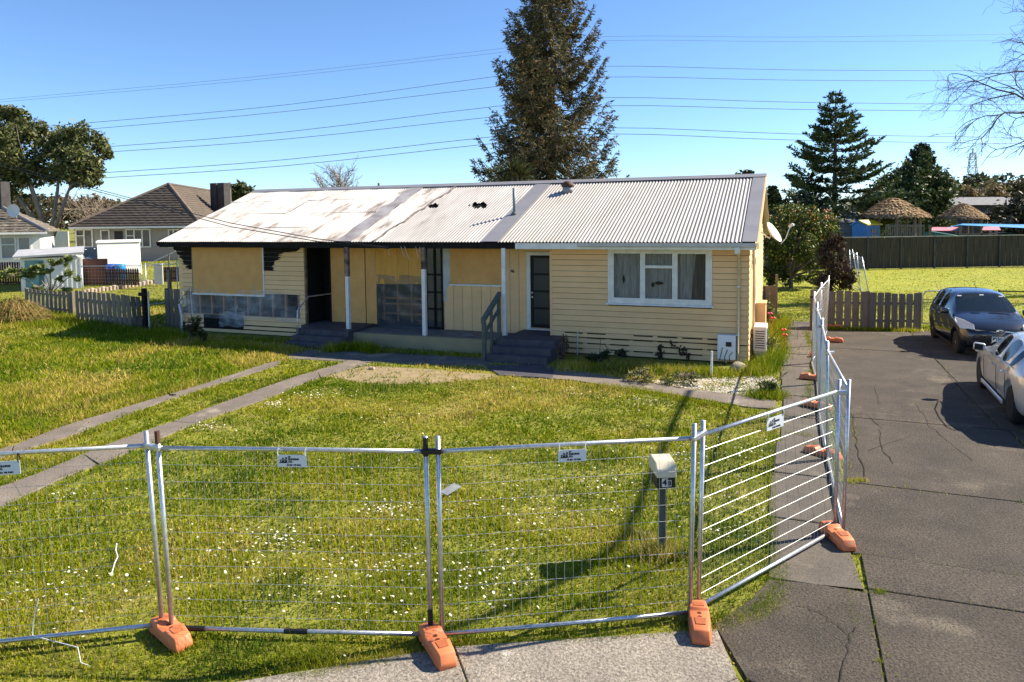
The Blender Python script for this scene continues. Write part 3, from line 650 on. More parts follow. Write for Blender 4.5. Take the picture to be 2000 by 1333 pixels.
# curled scorched lap between old and new iron
sm = MB(); pts = []
for k in range(14):
    t = k / 13; sm_x = -11.25 + .55 * t + .05 * math.sin(k * 1.9); pts.append((sm_x, t))
for k in range(13):
    (a, t0), (b, t1) = pts[k], pts[k + 1]; sm.prism([RP(a - .05, t0, .03), RP(a + .045, t0, .036), RP(b + .045, t1, .036), RP(b - .05, t1, .03)], rn * .012)
obj('scorched_lap', sm, mat('scorch', (.10, .075, .065), .8, c2=(.35, .30, .28), ns=6), ROOF)
rc = MB()
for y_, z_ in ((-1, 0), (1, 0)):
    rc.prism([(XL, YR, ZR + .055), (XR + .03, YR, ZR + .055), (XR + .03, YR + y_ * .27, ZR - .045 if y_ > 0 else ZR - .05), (XL, YR + y_ * .27, ZR - .045 if y_ > 0 else ZR - .05)], (0, 0, .008))
obj('ridge_cap', rc, FLASH, ROOF)
obj('roof_underlay', dk, CHAR, ROOF)
obj('gable_barge', MB().prism([RP(XR + .002, -.01, .03), RP(XR + .002, 1, .03), RP(XR + .002, 1, -.14), RP(XR + .002, -.01, -.14)], (.03, 0, 0)), CREAM, ROOF)
obj('gable_barge', MB().prism([RP(XL - .002, -.01, .02), RP(XL - .002, 1, .02), RP(XL - .002, 1, -.13), RP(XL - .002, -.01, -.13)], (-.03, 0, 0)), CHAR, ROOF)
# rafters seen through the holes
ra = MB()
for x in np.arange(-11.6, -8, .6): ra.prism([RP(x, .1, -.10), RP(x + .05, .1, -.10), RP(x + .05, .95, -.10), RP(x, .95, -.10)], -rn * .1)
# vent pipe and mushroom vent
vp = RP(-7.62, .40, .02); pipe = MB().tube([vp - (0, 0, .1), vp + (0, 0, .78)], .045, 12)
v1 = obj('vent_pipe', pipe, mat('blue_grey_pipe', (.20, .25, .27), .5, .2, amt=.1), ROOF, smooth=True); obj('boot', MB().lathe([(.11, -.03), (.09, .05), (.048, .09)], 12, tuple(vp)), mat('dark_lead', (.12, .12, .12), .7), v1)
vp = RP(-6.55, .79, .02); v2 = obj('roof_vent', MB().lathe([(.17, -.06), (.16, .13), (.13, .15)], 16, tuple(vp)), FLASH, ROOF, smooth=True)
obj('cowl', MB().lathe([(.19, .15), (.2, .19), (.16, .27), (.08, .32), (.01, .335)], 16, tuple(vp)), mat('rusty_cowl', (.10, .045, .025), .7, c2=(.06, .03, .02), ns=9), v2, smooth=True)
# eave: fascia, soffit, gutter, downpipe
obj('fascia', MB().box(XL + .02, -6.9, YE + .03, YE + .075, ZE - .17, ZE - .012), CHAR, hs)
obj('fascia', MB().box(-6.89, XR - .02, YE + .03, YE + .075, ZE - .17, ZE - .012), WHITE, hs)
obj('soffit', MB().box(XL + .03, -6.9, YE + .08, YREC + .3, ZE - .13, ZE - .11), CHAR, hs)
obj('soffit', MB().box(-6.89, XR - .03, YE + .08, YF + .3, ZE - .16, ZE - .14), CREAM, hs)
gut = [(-.075, .0), (-.07, -.085), (-.01, -.10), (.02, -.09), (.02, .0), (.01, 0), (.01, -.08), (-.06, -.075), (-.065, 0)]
GUT = mat('gutter_paint', (.50, .49, .47), .45, .1, amt=.06)
gx0 = A(1128, 478, YE)[0]; gtt = obj('gutter', MB().prism([(gx0, YE + a, ZE - .005 + b) for a, b in gut], (XR - gx0 - .01, 0, 0)), GUT, hs)
for x in np.arange(gx0 + .4, XR, .9): obj('bracket', MB().box(x, x + .02, YE - .078, YE + .022, ZE - .11, ZE + .003), GUT, gtt)
xd = A(1443, 520, YF - .06)[0]
dp = obj('downpipe', MB().tube([(xd, YE - .03, ZE - .09), (xd, YE + .02, ZE - .2), (xd, YE + .2, ZE - .28), (xd, YF - .06, ZE - .36), (xd, YF - .06, .12), (xd, YF - .2, .06)], .036, 10), mat('cream_downpipe', (.62, .52, .30), .5, amt=.08), hs, smooth=True)
obj('rainhead', MB().prism([(xd - .07, YE - .08, ZE - .1), (xd + .07, YE - .08, ZE - .1), (xd + .05, YE - .06, ZE - .26), (xd - .05, YE - .06, ZE - .26)], (0, .13, 0)), WHITE, dp, bevel=.01)
for z in (.7, 1.9): obj('strap', MB().box(xd - .045, xd + .045, YF - .11, YF - .02, z, z + .03), WHITE, dp)

# ---- weatherboard walls
_unit = {}
def unit_board(hh, mt):
    if (hh, mt.name) not in _unit:
        mb = MB().prism([(0, 0, .005), (0, -.030, .005), (0, -.012, hh - .006), (0, 0, hh - .006)], (1, 0, 0))
        me = bpy.data.meshes.new('board'); me.from_pydata(mb.v, [], mb.f); bm = bmesh.new(); bm.from_mesh(me); bmesh.ops.recalc_face_normals(bm, faces=bm.faces); bm.to_mesh(me); bm.free(); me.materials.append(mt); _unit[(hh, mt.name)] = me
    return _unit[(hh, mt.name)]
def board(parent, x0, x1, y, z, hh, mt, rot=0.0):
    o = bpy.data.objects.new('board', unit_board(hh, mt)); col.objects.link(o); o.parent = parent
    o.location = (x0, y, z) if not rot else (y, x0, z); o.scale = (x1 - x0, 1, 1); o.rotation_euler = (0, 0, rot); return o
def boards(parent, x0, x1, y, z0, z1, hh, holes, mt, rot=0.0, burnt=()):
    z = z0
    while z < z1 - .03:
        iv = [(x0, x1)]
        h_ = min(hh, z1 - z)
        zz = z + h_ / 2
        for (a, b, c, e) in holes:
            if c < zz < e:
                nv = []
                for p, q in iv:
                    if b <= p or a >= q: nv.append((p, q))
                    else:
                        if a > p + .02: nv.append((p, a))
                        if b < q - .02: nv.append((b, q))
                iv = nv
        for p, q in iv: board(parent, p, q, y, z, hh, mt, rot)
        z += hh
BH = .148
wl, wrr = A(1188, 540, YF)[0], A(1391, 540, YF)[0]; wzt, wzb = 2.86, 1.37
wr_ = obj('front_wall', MB().box(-6.05, wl + .05, YF + .005, YF + .06, .03, ZE - .13).box(wrr - .05, WX1 - .02, YF + .005, YF + .06, .03, ZE - .13).box(wl + .05, wrr - .05, YF + .005, YF + .06, .03, wzb + .05), DARKIN, hs)  # dark backing shows through board gaps, standing in for lap shadow lines
boards(wr_, -6.07, WX1, YF, .60, ZE - .15, BH, [(wl, wrr, wzb, wzt + .3)], CREAM)
boards(wr_, -6.05, WX1, YF + .01, .03, .45, .14, [], CREAM)
# slatted base: dark gaps, each cut by stiles
bs_ = MB()
for k, z in enumerate((.165, .31, .455, .575)):
    for x in np.arange(-5.7, -1.6, .62):
        if (k + int(x * 3)) % 5: bs_.box(x, x + .50, YF - .028, YF - .02, z - .016, z + .012)
obj('vent_slot', bs_, DARKIN, wr_)
board(wr_, -6.05, WX1, YF, .47, .13, CREAM)
obj('corner_board', MB().box(-6.11, -6.05, YF - .03, YF + .05, .05, ZE - .14), CREAM, wr_)
# side return of the bay towards the porch
obj('return_wall', MB().box(-6.10, -6.05, YF + .055, YREC + .1, .45, ZE - .14), CREAM, hs)
# gable end wall
ge = obj('gable_wall', MB().prism([(WX1 - .03, YF + .1, .05), (WX1 - .03, 26.4, .05), (WX1 - .03, 26.4, 3.05), (WX1 - .03, YR, ZR - .14), (WX1 - .03, YF + .1, ZE + .1)], (.025, 0, 0)), CREAM, hs)
holesE = [(20.0, 21.2, 1.2, 2.6)]
boards(ge, YF - .02, 26.4, WX1, .60, 3.0, BH, holesE, CREAM, PI / 2); boards(ge, YF - .02, 26.4, WX1, .03, .58, .14, [], CREAM, PI / 2)
for z in np.arange(3.0, 4.6, BH):
    s = (z - ZE + .16) / (ZR - ZE) * (YR - YE)
    if YE + s < 2 * YR - YE - s - .1: board(ge, YE + s + .1, 2 * YR - YE - s - .1, WX1, z, BH, CREAM, PI / 2)
GLASS = glassmat('window_glass', (.03, .035, .04), .22, .02)
def window_x(parent, x, y0, y1, z0, z1):
    f_ = MB()
    for (a, b, c, e) in ((y0, y1, z0, z0 + .07), (y0, y1, z1 - .07, z1), (y0, y0 + .07, z0 + .07, z1 - .07), (y1 - .07, y1, z0 + .07, z1 - .07)): f_.box(x - .03, x + .045, a, b, c, e)
    o = obj('window', f_, WHITE, parent); return o
we = window_x(hs, WX1, 20.0, 21.2, 1.2, 2.6); obj('pane', MB().box(WX1 - .02, WX1 - .01, 20.07, 21.13, 1.27, 2.53), GLASS, we)
obj('service_pipe', MB().tube([(WX1 + .08, 19.3, .1), (WX1 + .08, 19.3, 3.2)], .035, 8), mat('cream_downpipe', (.62, .52, .30)), hs, smooth=True)

# ---- big three-light window
CURT = mat('net_curtain', (.62, .62, .57), .9, c2=(.36, .37, .35), ns=5, stretch=(4, 4, .5)); CURTD = mat('dark_curtain', (.20, .17, .15), .9, c2=(.08, .07, .06), ns=3, stretch=(6, 6, .3))
win = obj('window', MB().box(wl, wrr, YF - .045, YF + .03, wzt, wzt + .0), WHITE, hs) if False else None
f_ = MB(); T_ = .09
f_.box(wl, wrr, YF - .045, YF + .03, wzt - T_, wzt); f_.box(wl, wrr, YF - .045, YF + .03, wzb + .045, wzb + T_ + .03)
f_.box(wl, wl + T_, YF - .044, YF + .03, wzb + T_ + .03, wzt - T_); f_.box(wrr - T_, wrr, YF - .044, YF + .03, wzb + T_ + .03, wzt - T_)
win = obj('window', f_, WHITE, hs)
obj('sill', MB().prism([(wl - .05, YF - .095, wzb), (wl - .05, YF + .01, wzb), (wl - .05, YF + .01, wzb + .05), (wl - .05, YF - .085, wzb + .035)], (wrr - wl + .1, 0, 0)), WHITE, win)
ws_ = (wrr - wl - 2 * T_) / 3
for i in range(3):
    a = wl + T_ + i * ws_; b = a + ws_; z0, z1 = wzb + T_ + .03, wzt - T_; q = .065; yy = YF - .05 - .012 * (i == 1)
    sh = MB()
    sh.box(a, b, yy, YF, z0, z0 + q); sh.box(a, b, yy, YF, z1 - q, z1); sh.box(a, a + q, yy + .002, YF, z0 + q, z1 - q); sh.box(b - q, b, yy + .002, YF, z0 + q, z1 - q)
    if i == 1: zm = z0 + (z1 - z0) * .66; sh.box(a + q, b - q, yy + .001, YF, zm, zm + .07)
    obj('sash', sh, WHITE, win)
    if i == 1:
        obj('pane', MB().box(a + q, b - q, YF - .012, YF - .008, z0 + q, zm), GLASS, win); obj('pane', MB().box(a + q, b - q, YF - .012, YF - .008, zm + .07, z1 - q), GLASS, win)
    else: obj('pane', MB().box(a + q, b - q, YF - .012, YF - .008, z0 + q, z1 - q), GLASS, win)
    # hanging folds of net curtain
    n = 46; Vv = []; Ff = []
    for j in range(5):
        for k in range(n + 1):
            s = k / n; Vv.append((a + s * ws_, YF + .045 + .016 * math.sin(s * 55 + j * .25 + i) + .012 * math.sin(s * 23 + i * 3), z0 + (z1 - z0) * j / 4))
    for j in range(4):
        for k in range(n): Ff.append((j * (n + 1) + k, j * (n + 1) + k + 1, (j + 1) * (n + 1) + k + 1, (j + 1) * (n + 1) + k))
    fast('curtain', Vv, Ff, CURT, win, smooth=True)
a = wrr - T_ - .42; n = 30; Vv = []; Ff = []
for j in range(2):
    for k in range(n + 1): s = k / n; Vv.append((a + s * .36 + (.12 - .12 * s if j == 1 else 0), YF + .012 + .008 * math.sin(s * 30), wzb + .15 + j * 1.2))
for k in range(n): Ff.append((k, k + 1, n + 2 + k, n + 1 + k))
fast('curtain', Vv, Ff, CURTD, win, smooth=True)
# tears in the net curtain
tr = MB()
for (x, y, w_, h_) in ((1219, 545, .035, .28), (1288, 553, .14, .10), (1276, 556, .05, .16)):
    p = A(x, y, YF + .06); tr.prism([(p[0] - w_, YF + .012, p[2]), (p[0] - w_ * .2, YF + .012, p[2] - h_ / 2), (p[0] + w_, YF + .012, p[2] - h_ * .1), (p[0], YF + .012, p[2] + h_ / 2)], (0, .004, 0))
obj('curtain_tear', tr, DARKIN, win)

# ---- interior darkness: a closed shell behind the openings
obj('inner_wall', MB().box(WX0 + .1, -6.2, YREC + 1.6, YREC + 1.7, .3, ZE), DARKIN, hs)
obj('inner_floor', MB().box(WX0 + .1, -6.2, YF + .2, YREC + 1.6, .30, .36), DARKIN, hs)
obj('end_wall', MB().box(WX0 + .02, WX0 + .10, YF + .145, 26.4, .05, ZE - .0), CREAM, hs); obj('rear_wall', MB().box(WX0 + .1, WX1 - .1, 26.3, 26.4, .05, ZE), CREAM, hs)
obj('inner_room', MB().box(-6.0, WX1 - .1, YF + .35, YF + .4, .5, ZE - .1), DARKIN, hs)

# ---- left bay, scorched
lx0, lx1 = WX0, A(598, 570, YF)[0]
def LX(x, y=560): return A(x, y, YF)[0]
def LZ(x, y): return A(x, y, YF)[2]
lw = obj('front_wall', MB().box(lx0 + .02, lx1 - .05, YF + .11, YF + .14, 1.37, ZE - .12), CHAR, hs)
obj('backing', MB().box(lx0 + .02, lx1 - .05, YF + .03, YF + .10, .1, .80), CHAR, lw)
pz0, pz1 = LZ(450, 574), ZE - .15; px0, px1 = LX(380), LX(515)
hol = [(px0 - .02, px1 + .02, pz0 - .02, 3.2)]
# burnt away corners, row by row
pxr = [(478, 592), (488, 588), (491, 580), (493, 556), (499, 550), (506, 547), (508, 541), (517, 540), (519, 536), (529, 534)]; pxl = [(478, 342), (488, 344), (496, 351), (506, 356), (508, 360), (518, 362), (521, 367), (530, 370)]
pl0, pl1 = LZ(470, 616), LZ(470, 571)                       # framing seen through plastic
hol.append((lx0 + .1, LX(598) - .25, pl0, pl1))
hol.append((LX(400), LX(475), .30, pl0 - .02))
boards(lw, lx0, lx1, YF, .30 + .0, ZE - .13, BH, hol, CREAM)
def char_rows(edge, xin, right):
    """charred faces of the boards, row by row, with a ragged burnt edge"""
    zs = [(LZ(450, y), LX(x)) for y, x in edge][::-1]; zq = [q[0] for q in zs]; xq = [q[1] for q in zs]
    for k in range(18):
        z0 = .30 + BH * k + .006; z1 = z0 + BH - .013
        if z0 < zq[0] - .02 or z0 > ZE - .2: continue
        z1 = min(z1, ZE - .14)
        lv = np.linspace(z0, z1, 7); ed = [float(np.interp(z, zq, xq)) + rng.normal(0, .055) for z in lv]
        poly = [(xin, YF - .034, z0)] + [(e, YF - .034, z) for e, z in zip(ed, lv)] + [(xin, YF - .034, z1)]
        obj('charred_board', MB().prism(poly, (0, .0035, 0)), CHAR, lw)
char_rows(pxr, px1 + .01, True); char_rows(pxl, px0 - .01, False)
boards(lw, LX(397), LX(474), YF - .014, .152, pl0 - .02, BH, [], CHAR)
for k, z in enumerate((.02, .16)): board(lw, lx0 + .2, lx1, YF, z, .11, CREAM)
obj('corner_board', MB().box(lx1 - .03, lx1 + .03, YF - .035, YF + .05, .25, ZE - .14), mat('scorched_cream', (.30, .20, .11), .8, c2=(.05, .04, .03), ns=4), lw)
for x in np.linspace(lx0 + .3, lx1 - .35, 10): obj('stud', MB().box(x, x + .06, YF + .02, YF + .10, pl0 - .05, pl1 + .05), STUD, lw)
for z in (pl0 - .05, pl1): obj('dwang', MB().box(lx0 + .1, lx1 - .2, YF + .025, YF + .095, z, z + .05), STUD, lw)
pb = obj('window_board', MB().box(px0, px1, YF - .05, YF - .03, pz0, pz1), PLY, hs); pb['label'] = 'large particle board sheet over the left window'
obj('window_edge', MB().box(px0 - .05, px0, YF - .04, YF + .02, pz0, pz1), GREYW, pb); obj('window_edge', MB().box(px1, px1 + .06, YF - .04, YF + .02, pz0 - .02, pz1), WHITE, pb); obj('window_edge', MB().box(px0 - .05, px1 + .06, YF - .07, YF + .02, pz0 - .06, pz0 - .002), WHITE, pb)
# polythene film
def film(name, x0, x1, z0, z1, y, parent, mt, amp=.03, nx=40, nz=12, seed=0):
    Vv = []; Ff = []
    for j in range(nz + 1):
        for k in range(nx + 1):
            s, t = k / nx, j / nz
            Vv.append((x0 + (x1 - x0) * s, y + amp * (math.sin(s * 17 + t * 6 + seed) * .4 + math.sin(s * 41 - t * 13 + seed * 2) * .3 + math.sin(t * 23 + s * 9) * .3), z0 + (z1 - z0) * t + .02 * math.sin(s * 11 + seed) * (j in (0, nz))))
    for j in range(nz):
        for k in range(nx): Ff.append((j * (nx + 1) + k, j * (nx + 1) + k + 1, (j + 1) * (nx + 1) + k + 1, (j + 1) * (nx + 1) + k))
    return fast(name, Vv, Ff, mt, parent, smooth=True)
FILM = bpy.data.materials.new('polythene_film'); FILM.use_nodes = True
_t = FILM.node_tree; _b = _t.nodes['Principled BSDF']; _b.inputs['Base Color'].default_value = (.62, .66, .70, 1); _b.inputs['Roughness'].default_value = .18; _b.inputs['Specular IOR Level'].default_value = .6
_tr = _t.nodes.new('ShaderNodeBsdfTransparent'); _mx = _t.nodes.new('ShaderNodeMixShader'); _nz = _t.nodes.new('ShaderNodeTexNoise'); _nz.inputs['Scale'].default_value = 1.3; _nz.inputs['Detail'].default_value = 6
_mr = _t.nodes.new('ShaderNodeMapRange'); _mr.inputs['From Min'].default_value = .35; _mr.inputs['From Max'].default_value = .72; _mr.inputs['To Min'].default_value = .08; _mr.inputs['To Max'].default_value = .40
_ge = _t.nodes.new('ShaderNodeNewGeometry'); _t.links.new(_ge.outputs['Position'], _nz.inputs['Vector']); _t.links.new(_nz.outputs['Fac'], _mr.inputs['Value']); _t.links.new(_mr.outputs[0], _mx.inputs[0])
_t.links.new(_tr.outputs[0], _mx.inputs[1]); _t.links.new(_b.outputs[0], _mx.inputs[2]); _t.links.new(_mx.outputs[0], _t.nodes['Material Output'].inputs[0])
film('plastic_film', lx0 + .05, LX(590), pl0 - .12, pl1 + .06, YF - .055, hs, FILM, .025, seed=1)
film('plastic_film', LX(430), LX(480), pl0 - .38, pl0 + .1, YF - .09, hs, FILM, .03, 16, 10, seed=4)
# downpipe stub and vent pipes at the left corner
obj('broken_downpipe', MB().tube([A(350, 594, YF - .1), A(355, 620, YF - .12), A(355, 652, YF - .12)], .035, 8), WHITE, hs, smooth=True)
obj('conduit', MB().tube([A(350, 588, YF - .06), A(372, 562, YF - .06), A(376, 612, YF - .06)], .018, 6), GALV, hs)

# ---- porch
zf = .38
pw = obj('porch', MB().box(A(682, 660, 17.55)[0], A(962, 675, 17.55)[0], 17.55, 17.68, -.05, zf), CONC, hs)
obj('porch_floor', MB().box(A(682, 660, 17.68)[0] - 1.9, -6.3, 17.685, YREC + .2, -.05, zf - .012), CONCTOP, hs)
for k, (x, yb) in enumerate(((680, 646), (829, 657), (985, 659))):
    X = A(x, yb, 17.72)[0]; z0 = zf - .005
    o = obj('porch_post', MB().box(X - .055, X + .055, 17.70, 17.81, z0, ZE - .15), WHITE, hs, bevel=.006); o['label'] = ['white porch post with scorched top by the left steps', 'white porch post with blackened top in the middle', 'clean white porch post beside the right steps'][k]
    if k < 2: obj('scorched_top', MB().box(X - .0575, X + .0575, 17.6975, 17.8125, 2.0 + .25 * k, ZE - .152), mat('blistered_paint', (.03, .025, .022), .85, c2=(.30, .20, .16), ns=5, c3=(.6, .58, .54), ns3=5, thr3=.7), o)
def RXp(x, y=560): return A(x, y, YREC)[0]
def RZp(x, y): return A(x, y, YREC)[2]
# recessed wall pieces: y positions step so nothing is coplanar
pcw = obj('recess_wall', MB().box(RXp(866), -6.1, YREC, YREC + .08, zf - .01, ZE - .11), CREAM, hs)
for x in np.arange(RXp(868), RXp(1012), .30):
    obj('panel_board', MB().box(x + .006, min(x + .294, RXp(1014)), YREC - .018, YREC - .001, zf, RZp(930, 556) if x < RXp(976) else ZE - .14), CREAM, pcw, bevel=.004)
obj('whitewash_panel', MB().prism([(RXp(866), YREC - .022, RZp(866, 588)), (RXp(866), YREC - .022, ZE - .13), (RXp(881), YREC - .022, ZE - .13), (RXp(881), YREC - .022, RZp(881, 548)), (RXp(874), YREC - .022, RZp(874, 560)), (RXp(872), YREC - .022, RZp(872, 590))], (0, .003, 0)), mat('undercoat', (.55, .56, .53), .8, c2=(.40, .42, .40), ns=4), pcw)
o = obj('window_board', MB().box(RXp(881), RXp(982), YREC - .045, YREC - .025, RZp(930, 554), ZE - .14), PLY, hs); o['label'] = 'particle board sheet over the porch window beside the right post'
obj('sill', MB().box(RXp(880), RXp(984), YREC - .09, YREC - .005, RZp(930, 559), RZp(930, 555.5)), WHITE, o)
# plywood sheets at the left of the porch
pr_ = YREC
for k, (a, b, yb) in enumerate(((648, 675, 632), (675, 715, 632), (716, 737, 633))):
    obj('door_board', MB().box(RXp(a) + .008, RXp(b) - .008, pr_ - .04 - .004 * k, pr_ - .018, RZp((a + b) / 2, yb), ZE - .14), PLY, hs)
for k, (a, b) in enumerate(((737, 778), (778, 800), (800, 829))):
    obj('window_board', MB().box(RXp(a) + .004, RXp(b) - .004, pr_ - .05 - .004 * (k == 0), pr_ - .028, RZp((a + b) / 2, 555), ZE - .14), PLYW, hs)
# film covered opening with pine window frame inside
a, b = RXp(738), RXp(826); z0, z1 = zf + .02, RZp(780, 556)
fr = MB()
for q in np.linspace(a + .05, b - .05, 4): fr.box(q - .025, q + .025, pr_ + .25, pr_ + .30, z0 + .1, z1 + .1)
for z in (z0 + .32, z0 + .62, z0 + .8): fr.box(a, b, pr_ + .255, pr_ + .305, z, z + .06)
obj('inner_frame', fr, STUD, hs); obj('opening_frame', MB().box(a - .02, a + .03, pr_ - .01, pr_ + .1, zf, z1), CHAR, hs)
fr2 = MB().box(a + .45, a + 1.1, pr_ + .5, pr_ + .55, z0 + .25, z0 + .9); obj('inner_panel', fr2, mat('inner_timber', (.20, .11, .05), .8), hs)
FILM2 = glassmat('dark_polythene', (.16, .18, .20), .35, .15)
film('plastic_film', a, b, z0 - .1, z1 + .28, pr_ - .06, hs, FILM2, .02, 24, 20, seed=7)
# charred side-light frame beside the middle post
a, b = RXp(831), RXp(866); fr = MB(); z1 = ZE - .14
for q in (a, (a + b) / 2, b - .06): fr.box(q, q + .06, pr_ - .04, pr_ + .02, zf, z1)
for z in (zf, .95, 1.45, 1.98, z1 - .06): fr.box(a, b, pr_ - .038, pr_ + .018, z, z + .05)
sf = obj('charred_frame', fr, CHAR, hs); obj('pane', MB().box(a, b, pr_ - .005, pr_, zf, z1), glassmat('sooty_glass', (.10, .11, .115), .5, .12), sf)
# burnt doorway: charred lining boards
obj('doorway_return', MB().box(lx1 - .05, lx1 - .01, YF + .06, YREC + .9, .30, ZE - .13), CHAR, hs)
dw = obj('charred_doorway', MB().box(lx1, RXp(648), pr_ + .28, pr_ + .32, .3, ZE - .13), CHAR, hs)
for z in np.arange(.4, 2.8, .12): obj('charred_lining', MB().box(lx1 + .02, RXp(646) - .12 * (math.sin(z * 40) > .3), pr_ + .25 - .02 * math.sin(z * 30), pr_ + .275, z, z + .095), CHAR, dw)
obj('door_jamb', MB().box(RXp(648) - .05, RXp(648), pr_ - .06, pr_ + .1, .35, ZE - .14), CHAR, hs)
# front door
a, b = RXp(1037), RXp(1077); z0, z1 = .56, RZp(1050, 499)
fr = MB(); fr.box(a - .11, a, pr_ - .05, pr_ - .002, z0 - .02, z1 + .09); fr.box(a, -6.1, pr_ - .05, pr_ - .002, z1, z1 + .09); fr.box(a - .11, -6.1, pr_ - .10, pr_ - .002, z0 - .10, z0 - .025)
df = obj('door_frame', fr, WHITE, hs)
BLKDOOR = mat('dark_glazed_door', (.010, .011, .010), .5, c2=(.016, .017, .015), ns=3, spec=.15)
dr = obj('front_door', MB().box(a + .003, -6.11, pr_ - .03, pr_ - .004, z0, z1 - .003), BLKDOOR, hs)
for k in range(4):
    za = z0 + .10 + k * (z1 - z0 - .12) / 4; obj('pane', MB().box(a + .10, -6.2, pr_ - .034, pr_ - .031, za, za + (z1 - z0 - .12) / 4 - .06), glassmat('door_glass', (.012, .014, .010), .95, .45), dr)
for z in (1.55, 1.43): obj('handle', MB().lathe([(.03, 0), (.034, -.02), (.02, -.05)], 10, (a + .06, pr_ - .034, z), 'y'), GALV, dr)
p = A(1001, 530, YREC - .02); text('house_number', '4a', .13, INK, hs, frame((p[0], YREC - .021, p[2]), (1, 0, 0), (0, 0, 1), (0, -1, 0)), bold=.004)
# steps
def steps(name, x0, x1, ytop, n, rise, tread, z, label):
    o = None
    for k in range(n):
        q = MB().box(x0 - .0 * k, x1 + .0 * k, ytop - (k + 1) * tread, ytop - (k) * tread + (.0 if k else .55), -.05, z - k * rise)
        if k == 0: o = obj(name, q, STEPP, hs, bevel=.012); o['label'] = label
        else: obj('step', q, STEPP, o, bevel=.012)
    return o
sr = steps('entry_steps', A(972, 690, 17.3)[0], A(1086, 690, 17.3)[0], 17.55, 3, .155, .34, .50, 'dark painted concrete steps up to the front door')
obj('landing', MB().box(A(972, 690, 17.3)[0] + .15, -6.13, 17.9, YREC - .11, .3, .505), STEPP, hs, bevel=.006)
sl_ = steps('entry_steps', A(583, 668, 17.3)[0], A(681, 675, 17.3)[0], 17.60, 3, .145, .30, .45, 'sooty concrete steps up to the burnt doorway')
obj('landing', MB().box(lx1 + .04, A(681, 675, 17.3)[0] - .1, 17.95, YREC + .2, .3, .452), STEPP, hs)
obj('handrail', MB().tube([A(582, 672, 17.2), A(581, 608, 17.25), A(583, 604, 17.3), A(602, 580, 17.9), A(646, 574, 18.5)], .02, 8), GALV, hs, smooth=True)
hb = MB(); X = A(962, 690, 17.2)[0]
hb.box(X - .045, X + .045, 16.62, 16.72, -.05, 1.0); hb.box(X - .04, X + .04, 17.62, 17.70, zf - .02, 1.62)
hb.prism([(X - .05, 16.58, .98), (X - .05, 17.72, 1.55), (X - .05, 17.72, 1.68), (X - .05, 16.58, 1.10)], (.1, 0, 0)); hb.prism([(X - .02, 16.6, .60), (X - .02, 17.7, 1.17), (X - .02, 17.7, 1.28), (X - .02, 16.6, .72)], (.04, 0, 0)); hb.box(X - .03, X + .03, 17.1, 17.18, .15, 1.3)
obj('timber_balustrade', hb, mat('mossy_grey_timber', (.12, .13, .11), .9, c2=(.08, .09, .08), ns=5), hs)
# gas meter lid on the porch floor, drooping eave wires
o = obj('floor_hatch', MB().lathe([(.22, zf - .02), (.22, zf + .015), (.14, zf + .02), (.10, zf + .045)], 18, (A(917, 653, 18.2)[0], 18.2, 0)), CONCTOP, hs)
WV = mat('loose_white_wire', (.6, .58, .52), .6)
for (x, dx, dy) in ((757, 3, 15), (783, 6, 18), (812, 4, 20), (790, 10, 24), (820, -2, 9)):
    obj('loose_wire', MB().tube([A(x, 482, YE - .05), A(x + dx * .4, 486 + dy * .3, YE - .08), A(x + dx, 484 + dy, YE - .05), A(x + dx * 1.4 + 1, 482 + dy, YE - .04)], .006, 4), WV, hs)

# ================================================================ things by the house
def thing1(name, mb, mt, label, cat, **k):
    o = obj(name, mb, mt, None, **k); return tag(o, label, cat)
# satellite dish on the gable
sd = empty('satellite_dish', A(1512, 470, 20.0)); tag(sd, 'white satellite dish on the right gable end of the house', 'satellite dish')
dc = A(1507, 457, 20.0); ax = np.array((.80, -.25, .54)); ax /= np.linalg.norm(ax)
e1 = np.cross(ax, (0, 0, 1.0)); e1 /= np.linalg.norm(e1); e2 = np.cross(e1, ax)
mb = MB(); Vv = []; Ff = []; nr, na = 5, 24
for i in range(nr + 1):
    for j in range(na): t = 2 * PI * j / na; rr = .27 * i / nr; Vv.append(dc + e1 * math.cos(t) * rr + e2 * math.sin(t) * rr * 1.12 + ax * (.09 * (i / nr) ** 2))
for i in range(nr):
    for j in range(na): a = i * na + j; b = i * na + (j + 1) % na; Ff.append((a, b, b + na, a + na))
DISH = mat('dish_enamel', (.66, .66, .65), .45, amt=.05)
d_ = fast('dish', Vv, Ff, DISH, sd, smooth=True); sm_ = d_.modifiers.new('s', 'SOLIDIFY'); sm_.thickness = .012
lnb = dc + ax * .50 - e2 * .10
obj('arm', MB().tube([dc - e2 * .36 + ax * .06, dc - e2 * .30 + ax * .25, lnb], .013, 6), GALV, sd)
obj('receiver', MB().bar(lnb - ax * .03, lnb + ax * .10 + e2 * .02, .06, .07).bar(lnb + ax * .08 - e1 * .05, lnb + ax * .08 + e1 * .05, .05, .06), DISH, sd, bevel=.01)
obj('mount', MB().tube([dc - ax * .01, dc - ax * .1 - e2 * .08, (WX1 + .1, 20.3, dc[2] + .10), (WX1 + .02, 20.3, dc[2] + .22)], .022, 8), GALV, sd)
